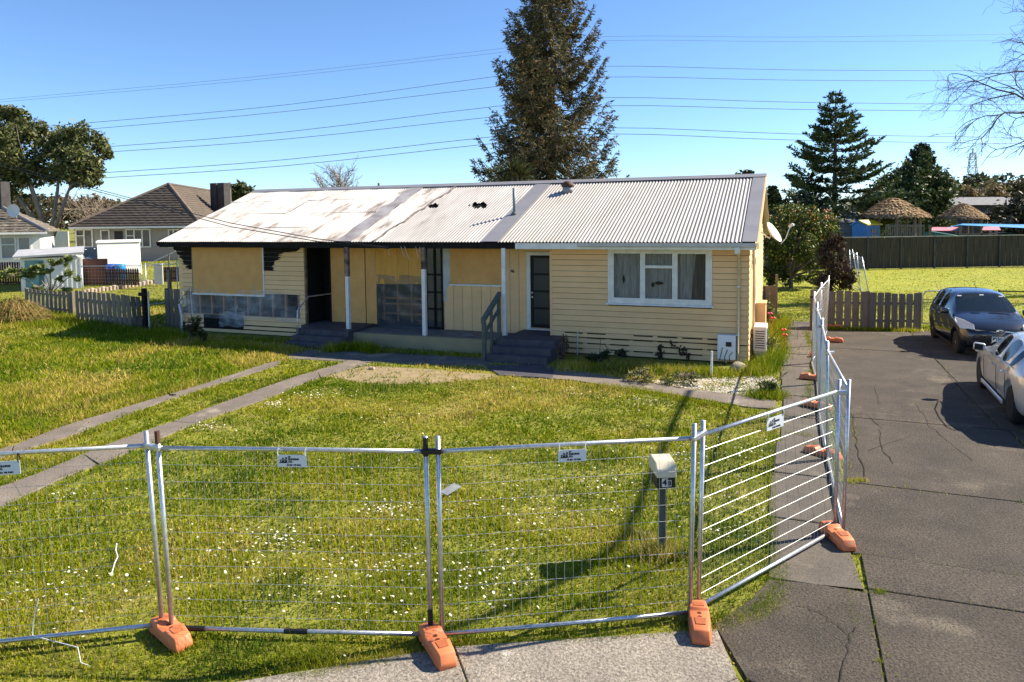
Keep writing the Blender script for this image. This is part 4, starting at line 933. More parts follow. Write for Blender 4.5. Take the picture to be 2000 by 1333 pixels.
# heat pump
hp = A(1492, 650, 19.6); r = empty('heat_pump', (hp[0], hp[1], .12)); tag(r, 'white heat pump outdoor unit against the gable wall', 'heat pump')
HPW = mat('heat_pump_white', (.70, .68, .62), .5, amt=.05); x0 = -.93; y0 = 18.95; z0 = .22
obj('casing', MB().box(x0, x0 + .32, y0, y0 + .80, z0, z0 + .62), HPW, r, bevel=.012)
gr_ = MB()
for k in range(8): gr_.box(x0 + .05, x0 + .27, y0 - .012, y0 - .002, z0 + .08 + k * .06, z0 + .10 + k * .06)
obj('grille', gr_, BLACKP, r); g2 = MB()
for k in range(10): g2.box(x0 + .322, x0 + .332, y0 + .1, y0 + .6, z0 + .06 + k * .05, z0 + .08 + k * .05)
obj('fan_guard', g2, BLACKP, r)
for y in (y0 + .1, y0 + .65): obj('leg', MB().box(x0 + .02, x0 + .30, y, y + .06, .0, z0), GALV, r)
# cream service cupboard
thing1('meter_cupboard', MB().box(-.98, -.72, 21.2, 21.9, .1, 1.15).box(-1.0, -.70, 21.18, 21.92, 1.152, 1.20), CREAM, 'cream service cupboard behind the heat pump', 'cupboard')
# white gas water heater box
wx = A(1402, 677, YF - .12)[0]; wx2 = A(1437, 677, YF - .12)[0]; r = empty('gas_box', (wx, YF, .25)); tag(r, 'white gas water heater box on the front wall beside the downpipe', 'heater box')
zt, zb_ = A(1420, 655, YF - .2)[2], A(1420, 703, YF - .2)[2]
obj('casing', MB().box(wx, wx2, YF - .22, YF - .03, zb_, zt), mat('white_enamel', (.72, .74, .77), .4, amt=.03), r, bevel=.012, seg=2)
obj('flue', MB().box(wx + .2, wx + .33, YF - .24, YF - .222, zb_ + .33, zb_ + .44), BLACKP, r)
for k in range(3): obj('pipe', MB().tube([(wx + .12 + .12 * k, YF - .23, zb_ + .30 - .05 * k), (wx + .08 + .1 * k, YF - .25, zb_ + .1), (wx + .05 + .12 * k, YF - .22, zb_ - .02)], .008, 5), BLACKP, r)
obj('pipe', MB().tube([(wx + .2, YF - .12, zb_), (wx + .2, YF - .12, .02)], .012, 6), WHITE, r)
c = G(1443, 724); st = MB().lathe([(.20, -.02), (.22, .04), (.18, .13), (.09, .19), (.01, .20)], 12, (c[0], c[1], 0)); st.v = [(x + .02 * math.sin(y * 30), y + .02 * math.sin(x * 25), z) for x, y, z in st.v]
thing1('boulder', st, mat('pale_rock', (.45, .38, .28), .9, c2=(.34, .28, .2), ns=5, bump=.01, bs=20), 'pale boulder at the foot of the downpipe', 'rock', smooth=True)
c = G(1389, 738); thing1('stake', MB().prism([(c[0] - .025, c[1], -.05), (c[0] + .025, c[1], -.05), (c[0] + .03, c[1], .60), (c[0] - .01, c[1] + .0, .60)], (0, .04, 0)), WHITE, 'white peeling timber stake in the gravel before the heater box', 'stake')
c = A(1128, 690, YF - .12); thing1('garden_stake', MB().tube([(c[0], YF - .15, 0), (c[0], YF - .10, .62)], .014, 6), GALV, 'thin grey stake against the base boards right of the steps', 'stake')

# ================================================================ cars
def ring(y, zb, zs, zr, wb, wr):
    h = [(0, zb), (wb * .82, zb), (wb * .985, zb + .13), (wb, zb + (zs - zb) * .58), (wb * .965, zs), (wr, zr - .045), (wr * .62, zr), (0, zr + .012)]
    return [(x, y, z) for x, z in h] + [(-x, y, z) for x, z in reversed(h[1:-1])]
def split_car(name, st, glass_side, glass_top, paint, glass, root, wells, wr_):
    bm = bmesh.new(); rings = [[bm.verts.new(p) for p in ring(*s)] for s in st]; n = len(rings[0])
    for i in range(len(st) - 1):
        for j in range(n):
            f = bm.faces.new((rings[i][j], rings[i][(j + 1) % n], rings[i + 1][(j + 1) % n], rings[i + 1][j])); f.material_index = 0
            jj = j if j < 7 else n - 1 - j
            if jj == 4 and i in glass_side: f.material_index = 1
            if jj in (5, 6) and i in glass_top: f.material_index = 1
    bm.faces.new(list(reversed(rings[0]))); bm.faces.new(rings[-1]); bmesh.ops.recalc_face_normals(bm, faces=bm.faces)
    cr = bm.edges.layers.float.new('crease_edge') if bm.edges.layers.float.get('crease_edge') is None else bm.edges.layers.float.get('crease_edge')
    for e in bm.edges:
        ms = {f.material_index for f in e.link_faces}
        if len(ms) == 2: e[cr] = .85
    me = bpy.data.meshes.new('tmp'); bm.to_mesh(me); bm.free()
    o = bpy.data.objects.new('tmp', me); col.objects.link(o); me.materials.append(paint); me.materials.append(glass)
    s = o.modifiers.new('s', 'SUBSURF'); s.levels = 2; s.render_levels = 2
    cut_ = []
    for (y, z, rad) in wells:
        for sx in (-1, 1):
            mb = MB().lathe([(rad, sx * .52), (rad, sx * 1.1)], 24, (0, y, z), 'x'); c_ = obj('cut', mb, paint); cut_.append(c_)
            b = o.modifiers.new('b', 'BOOLEAN'); b.operation = 'DIFFERENCE'; b.object = c_; b.solver = 'EXACT'
    dg = bpy.context.evaluated_depsgraph_get(); ev = bpy.data.meshes.new_from_object(o.evaluated_get(dg))
    bpy.data.objects.remove(o)
    for c_ in cut_: bpy.data.objects.remove(c_)
    # split into body and connected glass pieces
    bm = bmesh.new(); bm.from_mesh(ev); bm.faces.ensure_lookup_table()
    seen = set(); groups = []
    for f in bm.faces:
        if f.material_index != 1 or f.index in seen: continue
        st_ = [f]; g = []; seen.add(f.index)
        while st_:
            q = st_.pop(); g.append(q)
            for e in q.edges:
                for k in e.link_faces:
                    if k.material_index == 1 and k.index not in seen: seen.add(k.index); st_.append(k)
        groups.append(g)
    for g in groups:
        if len(g) < 4: continue
        vi = {}; V = []; F = []
        for f in g:
            q = []
            for v in f.verts:
                if v.index not in vi: vi[v.index] = len(V); V.append(tuple(v.co))
                q.append(vi[v.index])
            F.append(tuple(q))
        m2 = bpy.data.meshes.new('window'); m2.from_pydata(V, [], F); m2.materials.append(glass); m2.polygons.foreach_set('use_smooth', [True] * len(F))
        cx_ = sum(v[0] for v in V) / len(V)
        link('windscreen' if abs(cx_) < .2 else 'side_window', m2, root)
    bmesh.ops.delete(bm, geom=[f for f in bm.faces if f.material_index == 1], context='FACES')
    me = bpy.data.meshes.new('body'); bm.to_mesh(me); bm.free(); me.materials.clear(); me.materials.append(paint); me.polygons.foreach_set('use_smooth', [True] * len(me.polygons))
    b = link('body', me, root); me.polygons.foreach_set('material_index', [0] * len(me.polygons))
    return b
def wheel(root, x, y, rad, wd, rimmt, spokes):
    s = 1 if x > 0 else -1
    t = obj('wheel', MB().lathe([(rad * .68, -wd / 2), (rad * .93, -wd / 2), (rad, -wd * .32), (rad, wd * .32), (rad * .93, wd / 2), (rad * .68, wd / 2)], 28, (x - s * wd / 2, y, rad), 'x'), RUBBER, root, smooth=True)
    rim = MB(); xo = x - s * .012
    rim.lathe([(rad * .70, 0), (rad * .70, s * .012), (rad * .62, s * .010), (rad * .60, -s * .03)] if s > 0 else [(rad * .60, .03), (rad * .62, -.010), (rad * .70, -.012), (rad * .70, 0)], 28, (xo, y, rad), 'x')
    rim.lathe([(rad * .16, -.02), (rad * .14, .012)] if s > 0 else [(rad * .14, -.012), (rad * .16, .02)], 12, (xo, y, rad), 'x')
    for k in range(spokes):
        a = 2 * PI * k / spokes + .3; rim.bar((xo, y + math.cos(a) * rad * .1, rad + math.sin(a) * rad * .1), (xo, y + math.cos(a) * rad * .64, rad + math.sin(a) * rad * .64), rad * .2, .018, (1, 0, 0))
    obj('rim', rim, rimmt, t)
    obj('brake_disc', MB().lathe([(rad * .6, -.005), (rad * .6, .005)], 20, (x - s * .07, y, rad), 'x'), mat('brake_steel', (.10, .10, .10), .6), t)
CGLASS = glassmat('car_glass', (.012, .018, .022), .86, .03)
CHROME = mat('chrome', (.75, .76, .78), .15, 1.0, amt=.02); ALLOY = mat('alloy_rim', (.45, .46, .47), .35, .7, amt=.05); DALLOY = mat('dark_alloy_rim', (.05, .05, .055), .35, .6, amt=.05)
NAVY = mat('navy_car_paint', (.006, .010, .022), .25, .1, coat=1.0, amt=.05); SILVER = mat('silver_car_paint', (.62, .59, .54), .35, .4, coat=.8, amt=.04)
LAMPG = mat('headlamp', (.80, .77, .66), .2, .0, c2=(.62, .60, .54), ns=14, coat=.6)
def hatchback(loc, rz, label):
    r = empty('hatchback_car', (0, 0, 0), 0, world=False)
    st = [(-1.93, .34, .60, .64, .46, .36), (-1.88, .22, .66, .73, .68, .54), (-1.68, .19, .76, .86, .80, .66), (-1.30, .19, .86, .96, .838, .70), (-1.0, .19, .92, 1.025, .845, .715), (-.94, .19, .93, 1.05, .845, .715), (-.16, .19, .965, 1.465, .845, .615), (-.08, .19, .97, 1.49, .845, .61), (.44, .19, .985, 1.535, .845, .60), (.53, .19, .985, 1.535, .845, .60), (1.08, .19, .995, 1.515, .845, .59), (1.16, .19, 1.0, 1.505, .845, .585), (1.48, .20, 1.01, 1.455, .835, .56), (1.55, .20, 1.01, 1.44, .83, .55), (1.86, .24, .95, 1.06, .78, .60), (1.95, .34, .80, .86, .66, .50)]
    split_car('hatch', st, {7, 9, 11}, {5, 13}, NAVY, CGLASS, r, [(-1.27, .31, .37), (1.24, .31, .37)], .3)
    for x in (-.80, .80):
        for y in (-1.27, 1.24): wheel(r, x, y, .295, .19, ALLOY, 7)
    for s in (-1, 1):
        hl = MB().prism([(s * .50, -1.80, .66), (s * .78, -1.62, .66), (s * .83, -1.34, .83), (s * .80, -1.18, .90), (s * .66, -1.44, .86), (s * .50, -1.70, .78)], (s * .03, -.065, .055)); obj('headlight', hl, LAMPG, r, bevel=.012, seg=2)
        mm_ = obj('mirror', MB().bar((s * .84, -.68, 1.02), (s * 1.03, -.70, 1.05), .12, .15), NAVY, r, bevel=.035, seg=3, smooth=True)
        obj('glass', MB().bar((s * .89, -.615, 1.025), (s * 1.02, -.63, 1.05), .01, .12), CHROME, mm_)
        for y in (.36, 1.02): obj('door_handle', MB().bar((s * .848, y - .16, .86), (s * .848, y, .865), .03, .025), NAVY, r, bevel=.008)
        obj('wiper', MB().bar((s * .1 - .1, -.985, 1.06), (s * .45 + .05, -.95, 1.075), .02, .012), BLACKP, r)
        obj('fog_recess', MB().bar((s * .50, -1.885, .38), (s * .68, -1.82, .38), .03, .09), BLACKP, r)
        obj('chrome_wing', MB().bar((s * .1, -1.905, .665), (s * .52, -1.855, .70), .02, .018), CHROME, r)
    obj('grille', MB().prism([(-.48, -1.91, .26), (.48, -1.91, .26), (.40, -1.935, .46), (-.40, -1.935, .46)], (0, -.012, 0)), BLACKP, r)
    obj('number_plate', MB().obox((0, -1.955, .50), (.18, 0, 0), (0, .004, 0), (0, 0, .062)), mat('plate_white', (.72, .72, .70), .4), r)
    text('lettering', 'PYH', .10, INK, r, frame((-.065, -1.961, .50), (1, 0, 0), (0, 0, 1), (0, -1, 0)), bold=.004)
    em = MB()
    def ell(a, b, cz_, k=.008): em.tube([(a * math.cos(t), -1.925 - .003 * math.cos(t), cz_ + b * math.sin(t)) for t in np.linspace(0, 2 * PI, 21)], k, 5, False)
    ell(.085, .058, .672); ell(.03, .055, .672, .006); ell(.06, .022, .692, .006)
    obj('emblem', em, CHROME, r)
    obj('aerial', MB().tube([(0, .15, 1.54), (0, .32, 1.70)], .006, 5), BLACKP, r)
    obj('sill_trim', MB().box(-.80, .80, -.85, .85, .16, .2), BLACKP, r)
    for k, (x, z) in enumerate(((-.50, 1.42), (.02, 1.45), (.46, 1.42))): obj('windscreen_sticker', MB().obox((x, -.265 - (1.44 - z) * .5, z - .02), (.05, 0, 0), (0, .006, .0), (0, .012, .012)), WHITE, r)
    for s in (-1, 1): obj('seat', MB().box(s * .40 - .22, s * .40 + .22, .15, .30, .5, 1.18).box(s * .4 - .13, s * .4 + .13, .2, .28, 1.20, 1.36), mat('seat_cloth', (.06, .055, .05), .9), r, bevel=.03)
    r.location = loc; r.rotation_euler = (0, 0, rz); tag(r, label, 'car'); return r
c1 = hatchback((4.66, 22.65, .028), R(3), 'dark blue hatchback parked facing the camera on the driveway')
def sedan(loc, rz, label):
    r = empty('sedan_car', (0, 0, 0), 0, world=False)
    st = [(-2.30, .34, .58, .63, .50, .40), (-2.22, .22, .66, .72, .74, .60), (-1.9, .18, .75, .84, .86, .72), (-1.3, .17, .84, .92, .895, .76), (-1.0, .17, .88, .965, .90, .76), (-.92, .17, .885, .985, .90, .75), (-.22, .17, .92, 1.37, .90, .61), (-.12, .17, .925, 1.40, .90, .60), (.42, .17, .935, 1.445, .90, .59), (.50, .17, .94, 1.445, .90, .59), (1.08, .17, .95, 1.40, .90, .575), (1.15, .17, .95, 1.385, .90, .57), (1.40, .18, .955, 1.29, .895, .56), (1.46, .18, .955, 1.255, .89, .56), (1.86, .18, .95, 1.03, .875, .66), (2.12, .20, .94, 1.02, .84, .66), (2.30, .32, .86, .92, .74, .58), (2.36, .38, .72, .76, .62, .5)]
    split_car('sedan', st, {7, 9, 11}, {5, 13}, SILVER, CGLASS, r, [(-1.40, .33, .40), (1.38, .33, .40)], .3)
    for x in (-.86, .86):
        for y in (-1.40, 1.38): wheel(r, x, y, .325, .21, DALLOY, 9)
    for s in (-1, 1):
        mm_ = obj('mirror', MB().bar((s * .90, -.60, .97), (s * 1.10, -.62, .99), .12, .15), SILVER, r, bevel=.035, seg=3, smooth=True); obj('glass', MB().bar((s * .95, -.535, .975), (s * 1.09, -.55, .99), .01, .11), BLACKP, mm_)
        for y in (.28, 1.0): obj('door_handle', MB().bar((s * .906, y - .17, .80), (s * .906, y, .805), .03, .03), CHROME, r, bevel=.01)
        obj('window_trim', MB().tube([(s * .868, -.55, .945), (s * .87, .4, .955), (s * .865, 1.35, .97)], .011, 5), CHROME, r)
        obj('window_trim', MB().tube([(s * .80, -.62, 1.06), (s * .66, -.14, 1.36), (s * .605, .45, 1.425), (s * .60, 1.05, 1.385), (s * .66, 1.38, 1.20)], .010, 5), CHROME, r)
        for y in (-.68, .46, 1.2): obj('door_seam', MB().tube([(s * .906, y, .82), (s * .908, y + .01, .55), (s * .893, y + .02, .33)], .005, 4), BLACKP, r)
        obj('sill', MB().bar((s * .885, -.95, .255), (s * .885, .95, .255), .04, .08), SILVER, r, bevel=.015)
        obj('tail_light', MB().bar((s * .55, 2.33, .78), (s * .78, 2.22, .80), .05, .14), mat('tail_red', (.35, .02, .015), .2, coat=1.0), r, bevel=.01)
        obj('headlight', MB().bar((s * .52, -2.22, .66), (s * .82, -2.0, .72), .06, .13), LAMPG, r, bevel=.01)
    obj('fuel_cap', MB().obox((-.902, 1.72, .80), (.004, 0, 0), (0, .075, 0), (0, 0, .075)), SILVER, r, bevel=.002)
    r.location = loc; r.rotation_euler = (0, 0, rz); tag(r, label, 'car'); return r
c2 = sedan((4.40, 15.75, .028), PI - R(2.5), 'silver sedan parked at the right edge of the driveway')

# ================================================================ picket fences
def picket_fence(name, p0, p1, n, hts, label, mt, wd=.13, th=.022, lean=0.0, rails=(.3, .85), z0=.02, posts=True, tops='flat', gapf=None):
    p0 = np.array([p0[0], p0[1], 0.0]); p1 = np.array([p1[0], p1[1], 0.0]); e0, e1_ = elev(p0[0], p0[1]), elev(p1[0], p1[1])
    r = empty(name, (*((p0 + p1) / 2)[:2], 0)); tag(r, label, 'fence'); d = p1 - p0; L = np.linalg.norm(d); d = d / L; nn = np.array((-d[1], d[0], 0))
    for i in range(n):
        s = (i + .5) / n; c = p0 + d * L * s; h = (hts(s) if callable(hts) else hts) * (1 + random.uniform(-.025, .025)); ez = e0 + (e1_ - e0) * s
        w_ = wd / 2; ln = lean(s) if callable(lean) else lean; ln += random.uniform(-.012, .012)
        top = [(-w_, h), (w_, h)] if tops == 'flat' else [(-w_, h - .04), (-w_ * .5, h), (w_ * .5, h), (w_, h - .04)]
        poly = [(-w_, z0), (w_, z0)] + [(x, z) for x, z in reversed(top)]
        mb = MB().prism([c + d * (x + ln * z) + nn * (-th) + np.array((0, 0, z + ez)) for x, z in poly], nn * th)
        obj('picket', mb, mt(s) if callable(mt) else mt, r)
    for z in rails: obj('rail', MB().bar(p0 + nn * .03 + (0, 0, z + e0), p1 + nn * .03 + (0, 0, z + e1_), .05, .08), mt(.0) if callable(mt) else mt, r)
    if posts:
        for s in (0, 1):
            c = p0 + d * L * s + nn * .05; obj('post', MB().box(c[0] - .05, c[0] + .05, c[1] - .05, c[1] + .05, -.1, (hts(s) if callable(hts) else hts) + .02 + e0), mt(s) if callable(mt) else mt, r)
    return r
fence_r = picket_fence('picket_fence', G(1585, 641), G(1694, 645), 7, 1.22, 'weathered grey picket fence behind the side path fence line', GREYW, wd=.20)
picket_fence('picket_gate', G(1697, 645), G(1796, 646), 7, 1.18, 'weathered grey wide picket section nearest to the blue hatchback', GREYW, wd=.175)
picket_fence('picket_fence', A(1484, 606, 26.5), A(1513, 606, 26.5), 3, 1.2, 'short grey picket piece between the house corner and the path', GREYW, wd=.17)
c = A(1516, 612, 26.4); thing1('timber_post', MB().box(c[0] - .04, c[0] + .04, 26.36, 26.44, -.05, 1.62), GREYW, 'pale upright timber post beside the short picket piece', 'post')
# galvanised tube gate
g0, g1 = A(1797, 620, 26.0), A(1838, 620, 26.3); r = empty('tube_gate', (g0[0], g0[1], 0)); tag(r, 'rounded galvanised tube gate between pickets and hatchback', 'gate')
obj('frame', MB().tube([(g0[0] + .06, g0[1], .15), (g0[0] + .06, g0[1], 1.05), (g0[0] + .14, g0[1], 1.18), (g0[0] + .3, g0[1] + .01, 1.2), (g1[0] + .9, g1[1], 1.2), (g1[0] + .9, g1[1], .15), (g0[0] + .06, g0[1], .15)], .018, 8), GALV, r, smooth=True)
wm = MB()
for k in range(8): wm.tube([(g0[0] + .06, g0[1], .25 + k * .12), (g1[0] + .9, g1[1], .25 + k * .12)], .0025, 4, False)
obj('wire_mesh', wm, WIRE, r)
r = empty('wire_fence', (9, 26.5, 0)); tag(r, 'dark railed wire fence running behind the hatchback to the right', 'fence')
obj('rail', MB().tube([(6.0, 26.4, 1.2), (16, 27.2, 1.2)], .02, 6), BLACKP, r); wm = MB()
for k in range(7): wm.tube([(6.0, 26.4, .2 + k * .15), (16, 27.2, .2 + k * .15)], .002, 4, False)
obj('wire_mesh', wm, WIRE, r)
for x in (6.0, 8.5, 11, 13.5): obj('post', MB().tube([(x, 26.4 + (x - 6) * .08, -.05), (x, 26.4 + (x - 6) * .08, 1.25)], .025, 6), BLACKP, r)
# left boundary: grey pickets, leaning gate, charred post, short piece at the house
BURNP = mat('charred_picket', (.03, .03, .03), .85, c2=(.09, .08, .07), ns=5)
picket_fence('picket_fence', G(52, 611), G(141, 622), 11, 1.0, 'grey picket fence left of the leaning gate, behind the dry grass clump', GREYW, wd=.23)
picket_fence('leaning_gate', G(150, 628), G(281, 646), 14, lambda s: 1.15 - .0 * s, 'grey picket gate sagging toward its charred end', lambda s: GREYW if s < .86 else BURNP, wd=.25, lean=lambda s: -.02 + .10 * s * s * -1, posts=False)
c = G(286, 648); cp = empty('charred_post', (c[0], c[1], 0)); tag(cp, 'charred black gate post with a pipe beside it', 'post')
obj('post', MB().box(c[0] - .10, c[0] + .05, c[1] - .07, c[1] + .07, -.1, 1.45), CHAR, cp, bevel=.02); obj('pipe', MB().tube([(c[0] + .14, c[1], -.05), (c[0] + .14, c[1] + .02, 1.38)], .03, 8), GALV, cp); obj('hinge', MB().box(c[0] - .2, c[0] + .15, c[1] - .09, c[1] - .075, 1.2, 1.32), CHAR, cp)
picket_fence('picket_fence', A(325, 620, 18.6), A(349, 620, 18.45), 3, lambda s: 1.35, 'short grey picket piece touching the left corner of the house', GREYW, wd=.20)
c = A(329, 580, 18.7); thing1('fence_stub_post', MB().box(c[0] - .05, c[0] + .05, 18.72, 18.82, -.05, 2.0), GREYW, 'tall grey post behind the short picket piece by the house', 'post')
# ================================================================ neighbours on the left
WWB = mat('white_boards', (.78, .77, .74), .55, amt=.05); GREYWALL = mat('grey_boards', (.34, .31, .28), .7, c2=(.30, .27, .245), ns=2); TILE = mat('brown_concrete_tiles', (.12, .095, .075), .9, c2=(.085, .066, .052), ns=1.4, c3=(.20, .17, .14), ns3=3, thr3=.62, speck=.3, ss=14, rnd=.06)
TILEL = mat('lichen_tiles', (.16, .13, .10), .9, c2=(.10, .085, .07), ns=3, c3=(.36, .33, .24), ns3=4, thr3=.56, speck=.3, ss=14)
CURW = mat('pale_curtain', (.45, .48, .50), .9, c2=(.25, .28, .31), ns=6, stretch=(5, 5, .4))
def local_axes(rz): return np.array((math.cos(rz), math.sin(rz), 0)), np.array((-math.sin(rz), math.cos(rz), 0))
def nbwin(root, o, ex, ey, u0, u1, z0, z1, nl=2, mt=WHITE, bar_=True):
    """window on a facade: o origin on the wall, ex along it, ey outward"""
    f = MB(); T = .09
    def bx(a, b, c, d, t0=-.02, t1=.06): f.obox(o + ex * (a + b) / 2 + ey * (t0 + t1) / 2 + np.array((0, 0, (c + d) / 2)), ex * (b - a) / 2, ey * (t1 - t0) / 2, np.array((0, 0, (d - c) / 2)))
    bx(u0, u1, z0, z0 + T); bx(u0, u1, z1 - T, z1)
    w_ = (u1 - u0 - T) / nl
    for k in range(nl + 1): bx(u0 + k * w_, u0 + k * w_ + T, z0 + T, z1 - T)
    if bar_: bx(u0 + T, u0 + w_, z0 + (z1 - z0) * .62, z0 + (z1 - z0) * .62 + .06, -.02, .055)
    wn = obj('window', f, mt, root)
    for k in range(nl):
        a, b = u0 + k * w_ + T, u0 + (k + 1) * w_
        obj('pane', MB().obox(o + ex * (a + b) / 2 + ey * .012 + np.array((0, 0, (z0 + z1) / 2)), ex * (b - a) / 2, ey * .003, np.array((0, 0, (z1 - z0) / 2 - T))), GLASS, wn)
        V = []; F = []; n = 24
        for j in range(2):
            for i in range(n + 1): V.append(o + ex * (a + (b - a) * i / n) - ey * (.06 + .025 * math.sin(i * 1.9)) + np.array((0, 0, z0 + T + j * (z1 - z0 - 2 * T))))
        for i in range(n): F.append((i, i + 1, n + 2 + i, n + 1 + i))
        fast('curtain', V, F, CURW, wn)
    return wn
def tile_courses(root, quad, courses, mt, lift=.05):
    """overlapping tile courses laid up a roof quad (bottom left, bottom right, top right, top left): each course is an object of its own"""
    bl, br, tr_, tl = [np.array(p, float) for p in quad]; n_ = np.cross(br - bl, tl - bl); n_ /= np.linalg.norm(n_)
    if n_[2] < 0: n_ = -n_
    for k in range(courses):
        a, b = k / courses, (k + 1) / courses + .01
        p0, p1_ = bl + (tl - bl) * a, br + (tr_ - br) * a; q0, q1 = bl + (tl - bl) * b, br + (tr_ - br) * b
        L = np.linalg.norm(p1_ - p0); m_ = max(2, int(L / .30)); V = []; F = []
        for i in range(m_ + 1):
            s = i / m_; 
            for t, pa, qa, l in ((0, p0, p1_, lift * 1.5), (1, q0, q1, .01)): V.append(pa + (qa - pa) * s + n_ * (l + .022 * (i % 2)))
            V.append(p0 + (p1_ - p0) * s - n_ * .0)
        for i in range(m_): a_ = i * 3; F.append((a_, a_ + 3, a_ + 4, a_ + 1)); F.append((a_ + 2, a_ + 5, a_ + 3, a_))
        fast('tile_course', V, F, mt, root)
# --- main neighbour: hipped tiled roof with chimney
nz = .85; ex, e_d = local_axes(YAW + R(8.5)); ey = -e_d      # ey points to the camera
oL = D(135, 445, 52.0); z_e = 3.42; W_ = 9.1; LH = 22.0; rise = 3.25
nb = empty('tiled_house', (oL[0], oL[1], nz)); tag(nb, 'grey weatherboard house with brown hipped tile roof and twin chimney', 'house')
o0 = np.array((oL[0], oL[1], 0)); wall0 = o0 - ey * .5 + ex * .3
q = [wall0, wall0 + ex * (W_ - .6), wall0 + ex * (W_ - .6) - ey * (LH - 1), wall0 - ey * (LH - 1)]
nw = obj('wall', MB().prism([p + (0, 0, nz - .6) for p in q], (0, 0, z_e - nz + .55)), GREYWALL, nb)
for z in np.arange(nz + .1, z_e - .15, .165): obj('board', MB().obox(wall0 + ex * (W_ - .6) / 2 + ey * .012 + np.array((0, 0, z + .075)), ex * (W_ - .6) / 2, ey * .008, np.array((0, 0, .070))), GREYWALL, nw)
e0 = o0 + (0, 0, z_e)
c0, c1_, c2_, c3_ = e0, e0 + ex * W_, e0 + ex * W_ - ey * LH, e0 - ey * LH
rg0 = e0 + ex * 5.6 - ey * 4.4 + (0, 0, rise); rg1 = e0 + ex * 5.6 - ey * (LH - 4.4) + (0, 0, rise)
rf = obj('roof', MB().add([c0, c1_, c2_, c3_, rg0, rg1], [(0, 1, 4), (1, 2, 5, 4), (2, 3, 5), (3, 0, 4, 5), (3, 2, 1, 0)]), TILE, nb)
tile_courses(rf, (c0, c1_, rg0, rg0), 17, TILE, .07); tile_courses(rf, (c1_, c2_, rg1, rg0), 17, TILE, .07)
obj('hip_cap', MB().tube([c0 + (0, 0, .06), rg0 + (0, 0, .08)], .13, 6), TILE, rf); obj('hip_cap', MB().tube([c1_ + (0, 0, .06), rg0 + (0, 0, .08)], .15, 6), mat('ridge_tile', (.17, .13, .10), .9), rf); obj('hip_cap', MB().tube([rg0 + (0, 0, .06), rg1 + (0, 0, .06)], .13, 6), TILE, rf)
obj('gutter', MB().bar(c0 + ey * .06 - (0, 0, .06), c1_ + ey * .06 - (0, 0, .06), .12, .14), WHITE, nb)
ch = D(430, 382, 62.0)
cz_ = MB()
for k in (-1, 1): cz_.box(ch[0] + k * .42 - .34, ch[0] + k * .42 + .34, ch[1] - .35, ch[1] + .35, ch[2] - 2.0, ch[2] + 1.05)
cz_.box(ch[0] - .5, ch[0] + .5, ch[1] - .25, ch[1] + .25, ch[2] - 2.0, ch[2] + .9)
obj('chimney', cz_, mat('sooty_brick', (.06, .055, .055), .9, amt=.2), nb)
fo = wall0 + ey * .03; fo[2] = 0
def fu(x): 
    d = ray(x, 470); nrm = ey; t = ((fo - CAM) @ nrm) / (d @ nrm); p = CAM + d * t; return float((p - fo) @ ex)
def fz(x, y):
    d = ray(x, y); t = ((fo - CAM) @ ey) / (d @ ey); return float((CAM + d * t)[2])
nbwin(nb, fo, ex, ey, fu(148), fu(182), fz(165, 484), fz(165, 448), 2); nbwin(nb, fo, ex, ey, fu(197), fu(215), fz(205, 472), fz(205, 449), 1, bar_=False); nbwin(nb, fo, ex, ey, fu(246), fu(295), fz(270, 484), fz(270, 447.5), 3)
nbwin(nb, fo, ex, ey, fu(329), fu(350), fz(340, 484), fz(340, 448), 2)
obj('door', MB().obox(fo + ex * (fu(224) + fu(240)) / 2 + np.array((0, 0, (fz(232, 452) + fz(232, 495)) / 2)), ex * (fu(240) - fu(224)) / 2, ey * .03, np.array((0, 0, (fz(232, 452) - fz(232, 495)) / 2))), BLACKP, nb)
# --- cottage at the left edge
o1 = D(-90, 458, 44.0); ex2, ey2 = local_axes(YAW + R(27)); ey2 = -ey2; z_e2 = 3.15
lh = empty('white_cottage', (o1[0], o1[1], .5)); tag(lh, 'white cottage with lichen spotted tile roof at the left edge', 'house')
rightp = D(84, 458, 44.0); w0 = np.array((o1[0], o1[1], 0)); Wd = float((np.array((rightp[0], rightp[1], 0)) - w0) @ ex2)
obj('wall', MB().prism([p + (0, 0, .2) for p in (w0 - ex2 * 3, w0 + ex2 * (Wd - .45), w0 + ex2 * (Wd - .45) - ey2 * 8, w0 - ex2 * 3 - ey2 * 8)], (0, 0, z_e2 - .2)), WWB, lh)
ea, eb = w0 - ex2 * 3 + ey2 * .5 + (0, 0, z_e2), w0 + ex2 * Wd + ey2 * .5 + (0, 0, z_e2)
rga, rgb = ea - ey2 * 4.3 + (0, 0, 2.5) , eb - ex2 * 4.3 - ey2 * 4.3 + (0, 0, 2.5); bk = eb - ey2 * 8.6; bk0 = ea - ey2 * 8.6
rf2 = obj('roof', MB().add([ea, eb, bk, bk0, rga, rgb], [(0, 1, 5, 4), (1, 2, 5), (2, 3, 4, 5), (0, 4, 3), (3, 2, 1, 0)]), TILEL, lh)
tile_courses(rf2, (ea, eb, rgb, rga), 15, TILEL); tile_courses(rf2, (eb, bk, rgb, rgb), 12, TILEL); obj('hip_cap', MB().tube([eb + (0, 0, .05), rgb + (0, 0, .08)], .14, 6), mat('grey_ridge', (.16, .16, .17), .8), rf2)
obj('gutter', MB().bar(ea + ey2 * .06 - (0, 0, .05), eb + ey2 * .06 - (0, 0, .05), .12, .13), WHITE, lh)
chx = D(4, 378, 47.0); obj('chimney', MB().box(chx[0] - .35, chx[0] + .35, chx[1] - .3, chx[1] + .3, chx[2] - 1.6, chx[2] + .75), mat('sooty_brick', (.06, .055, .055), .9), lh)
fo = w0 + ey2 * .02; ex_k, ey_k = ex, ey
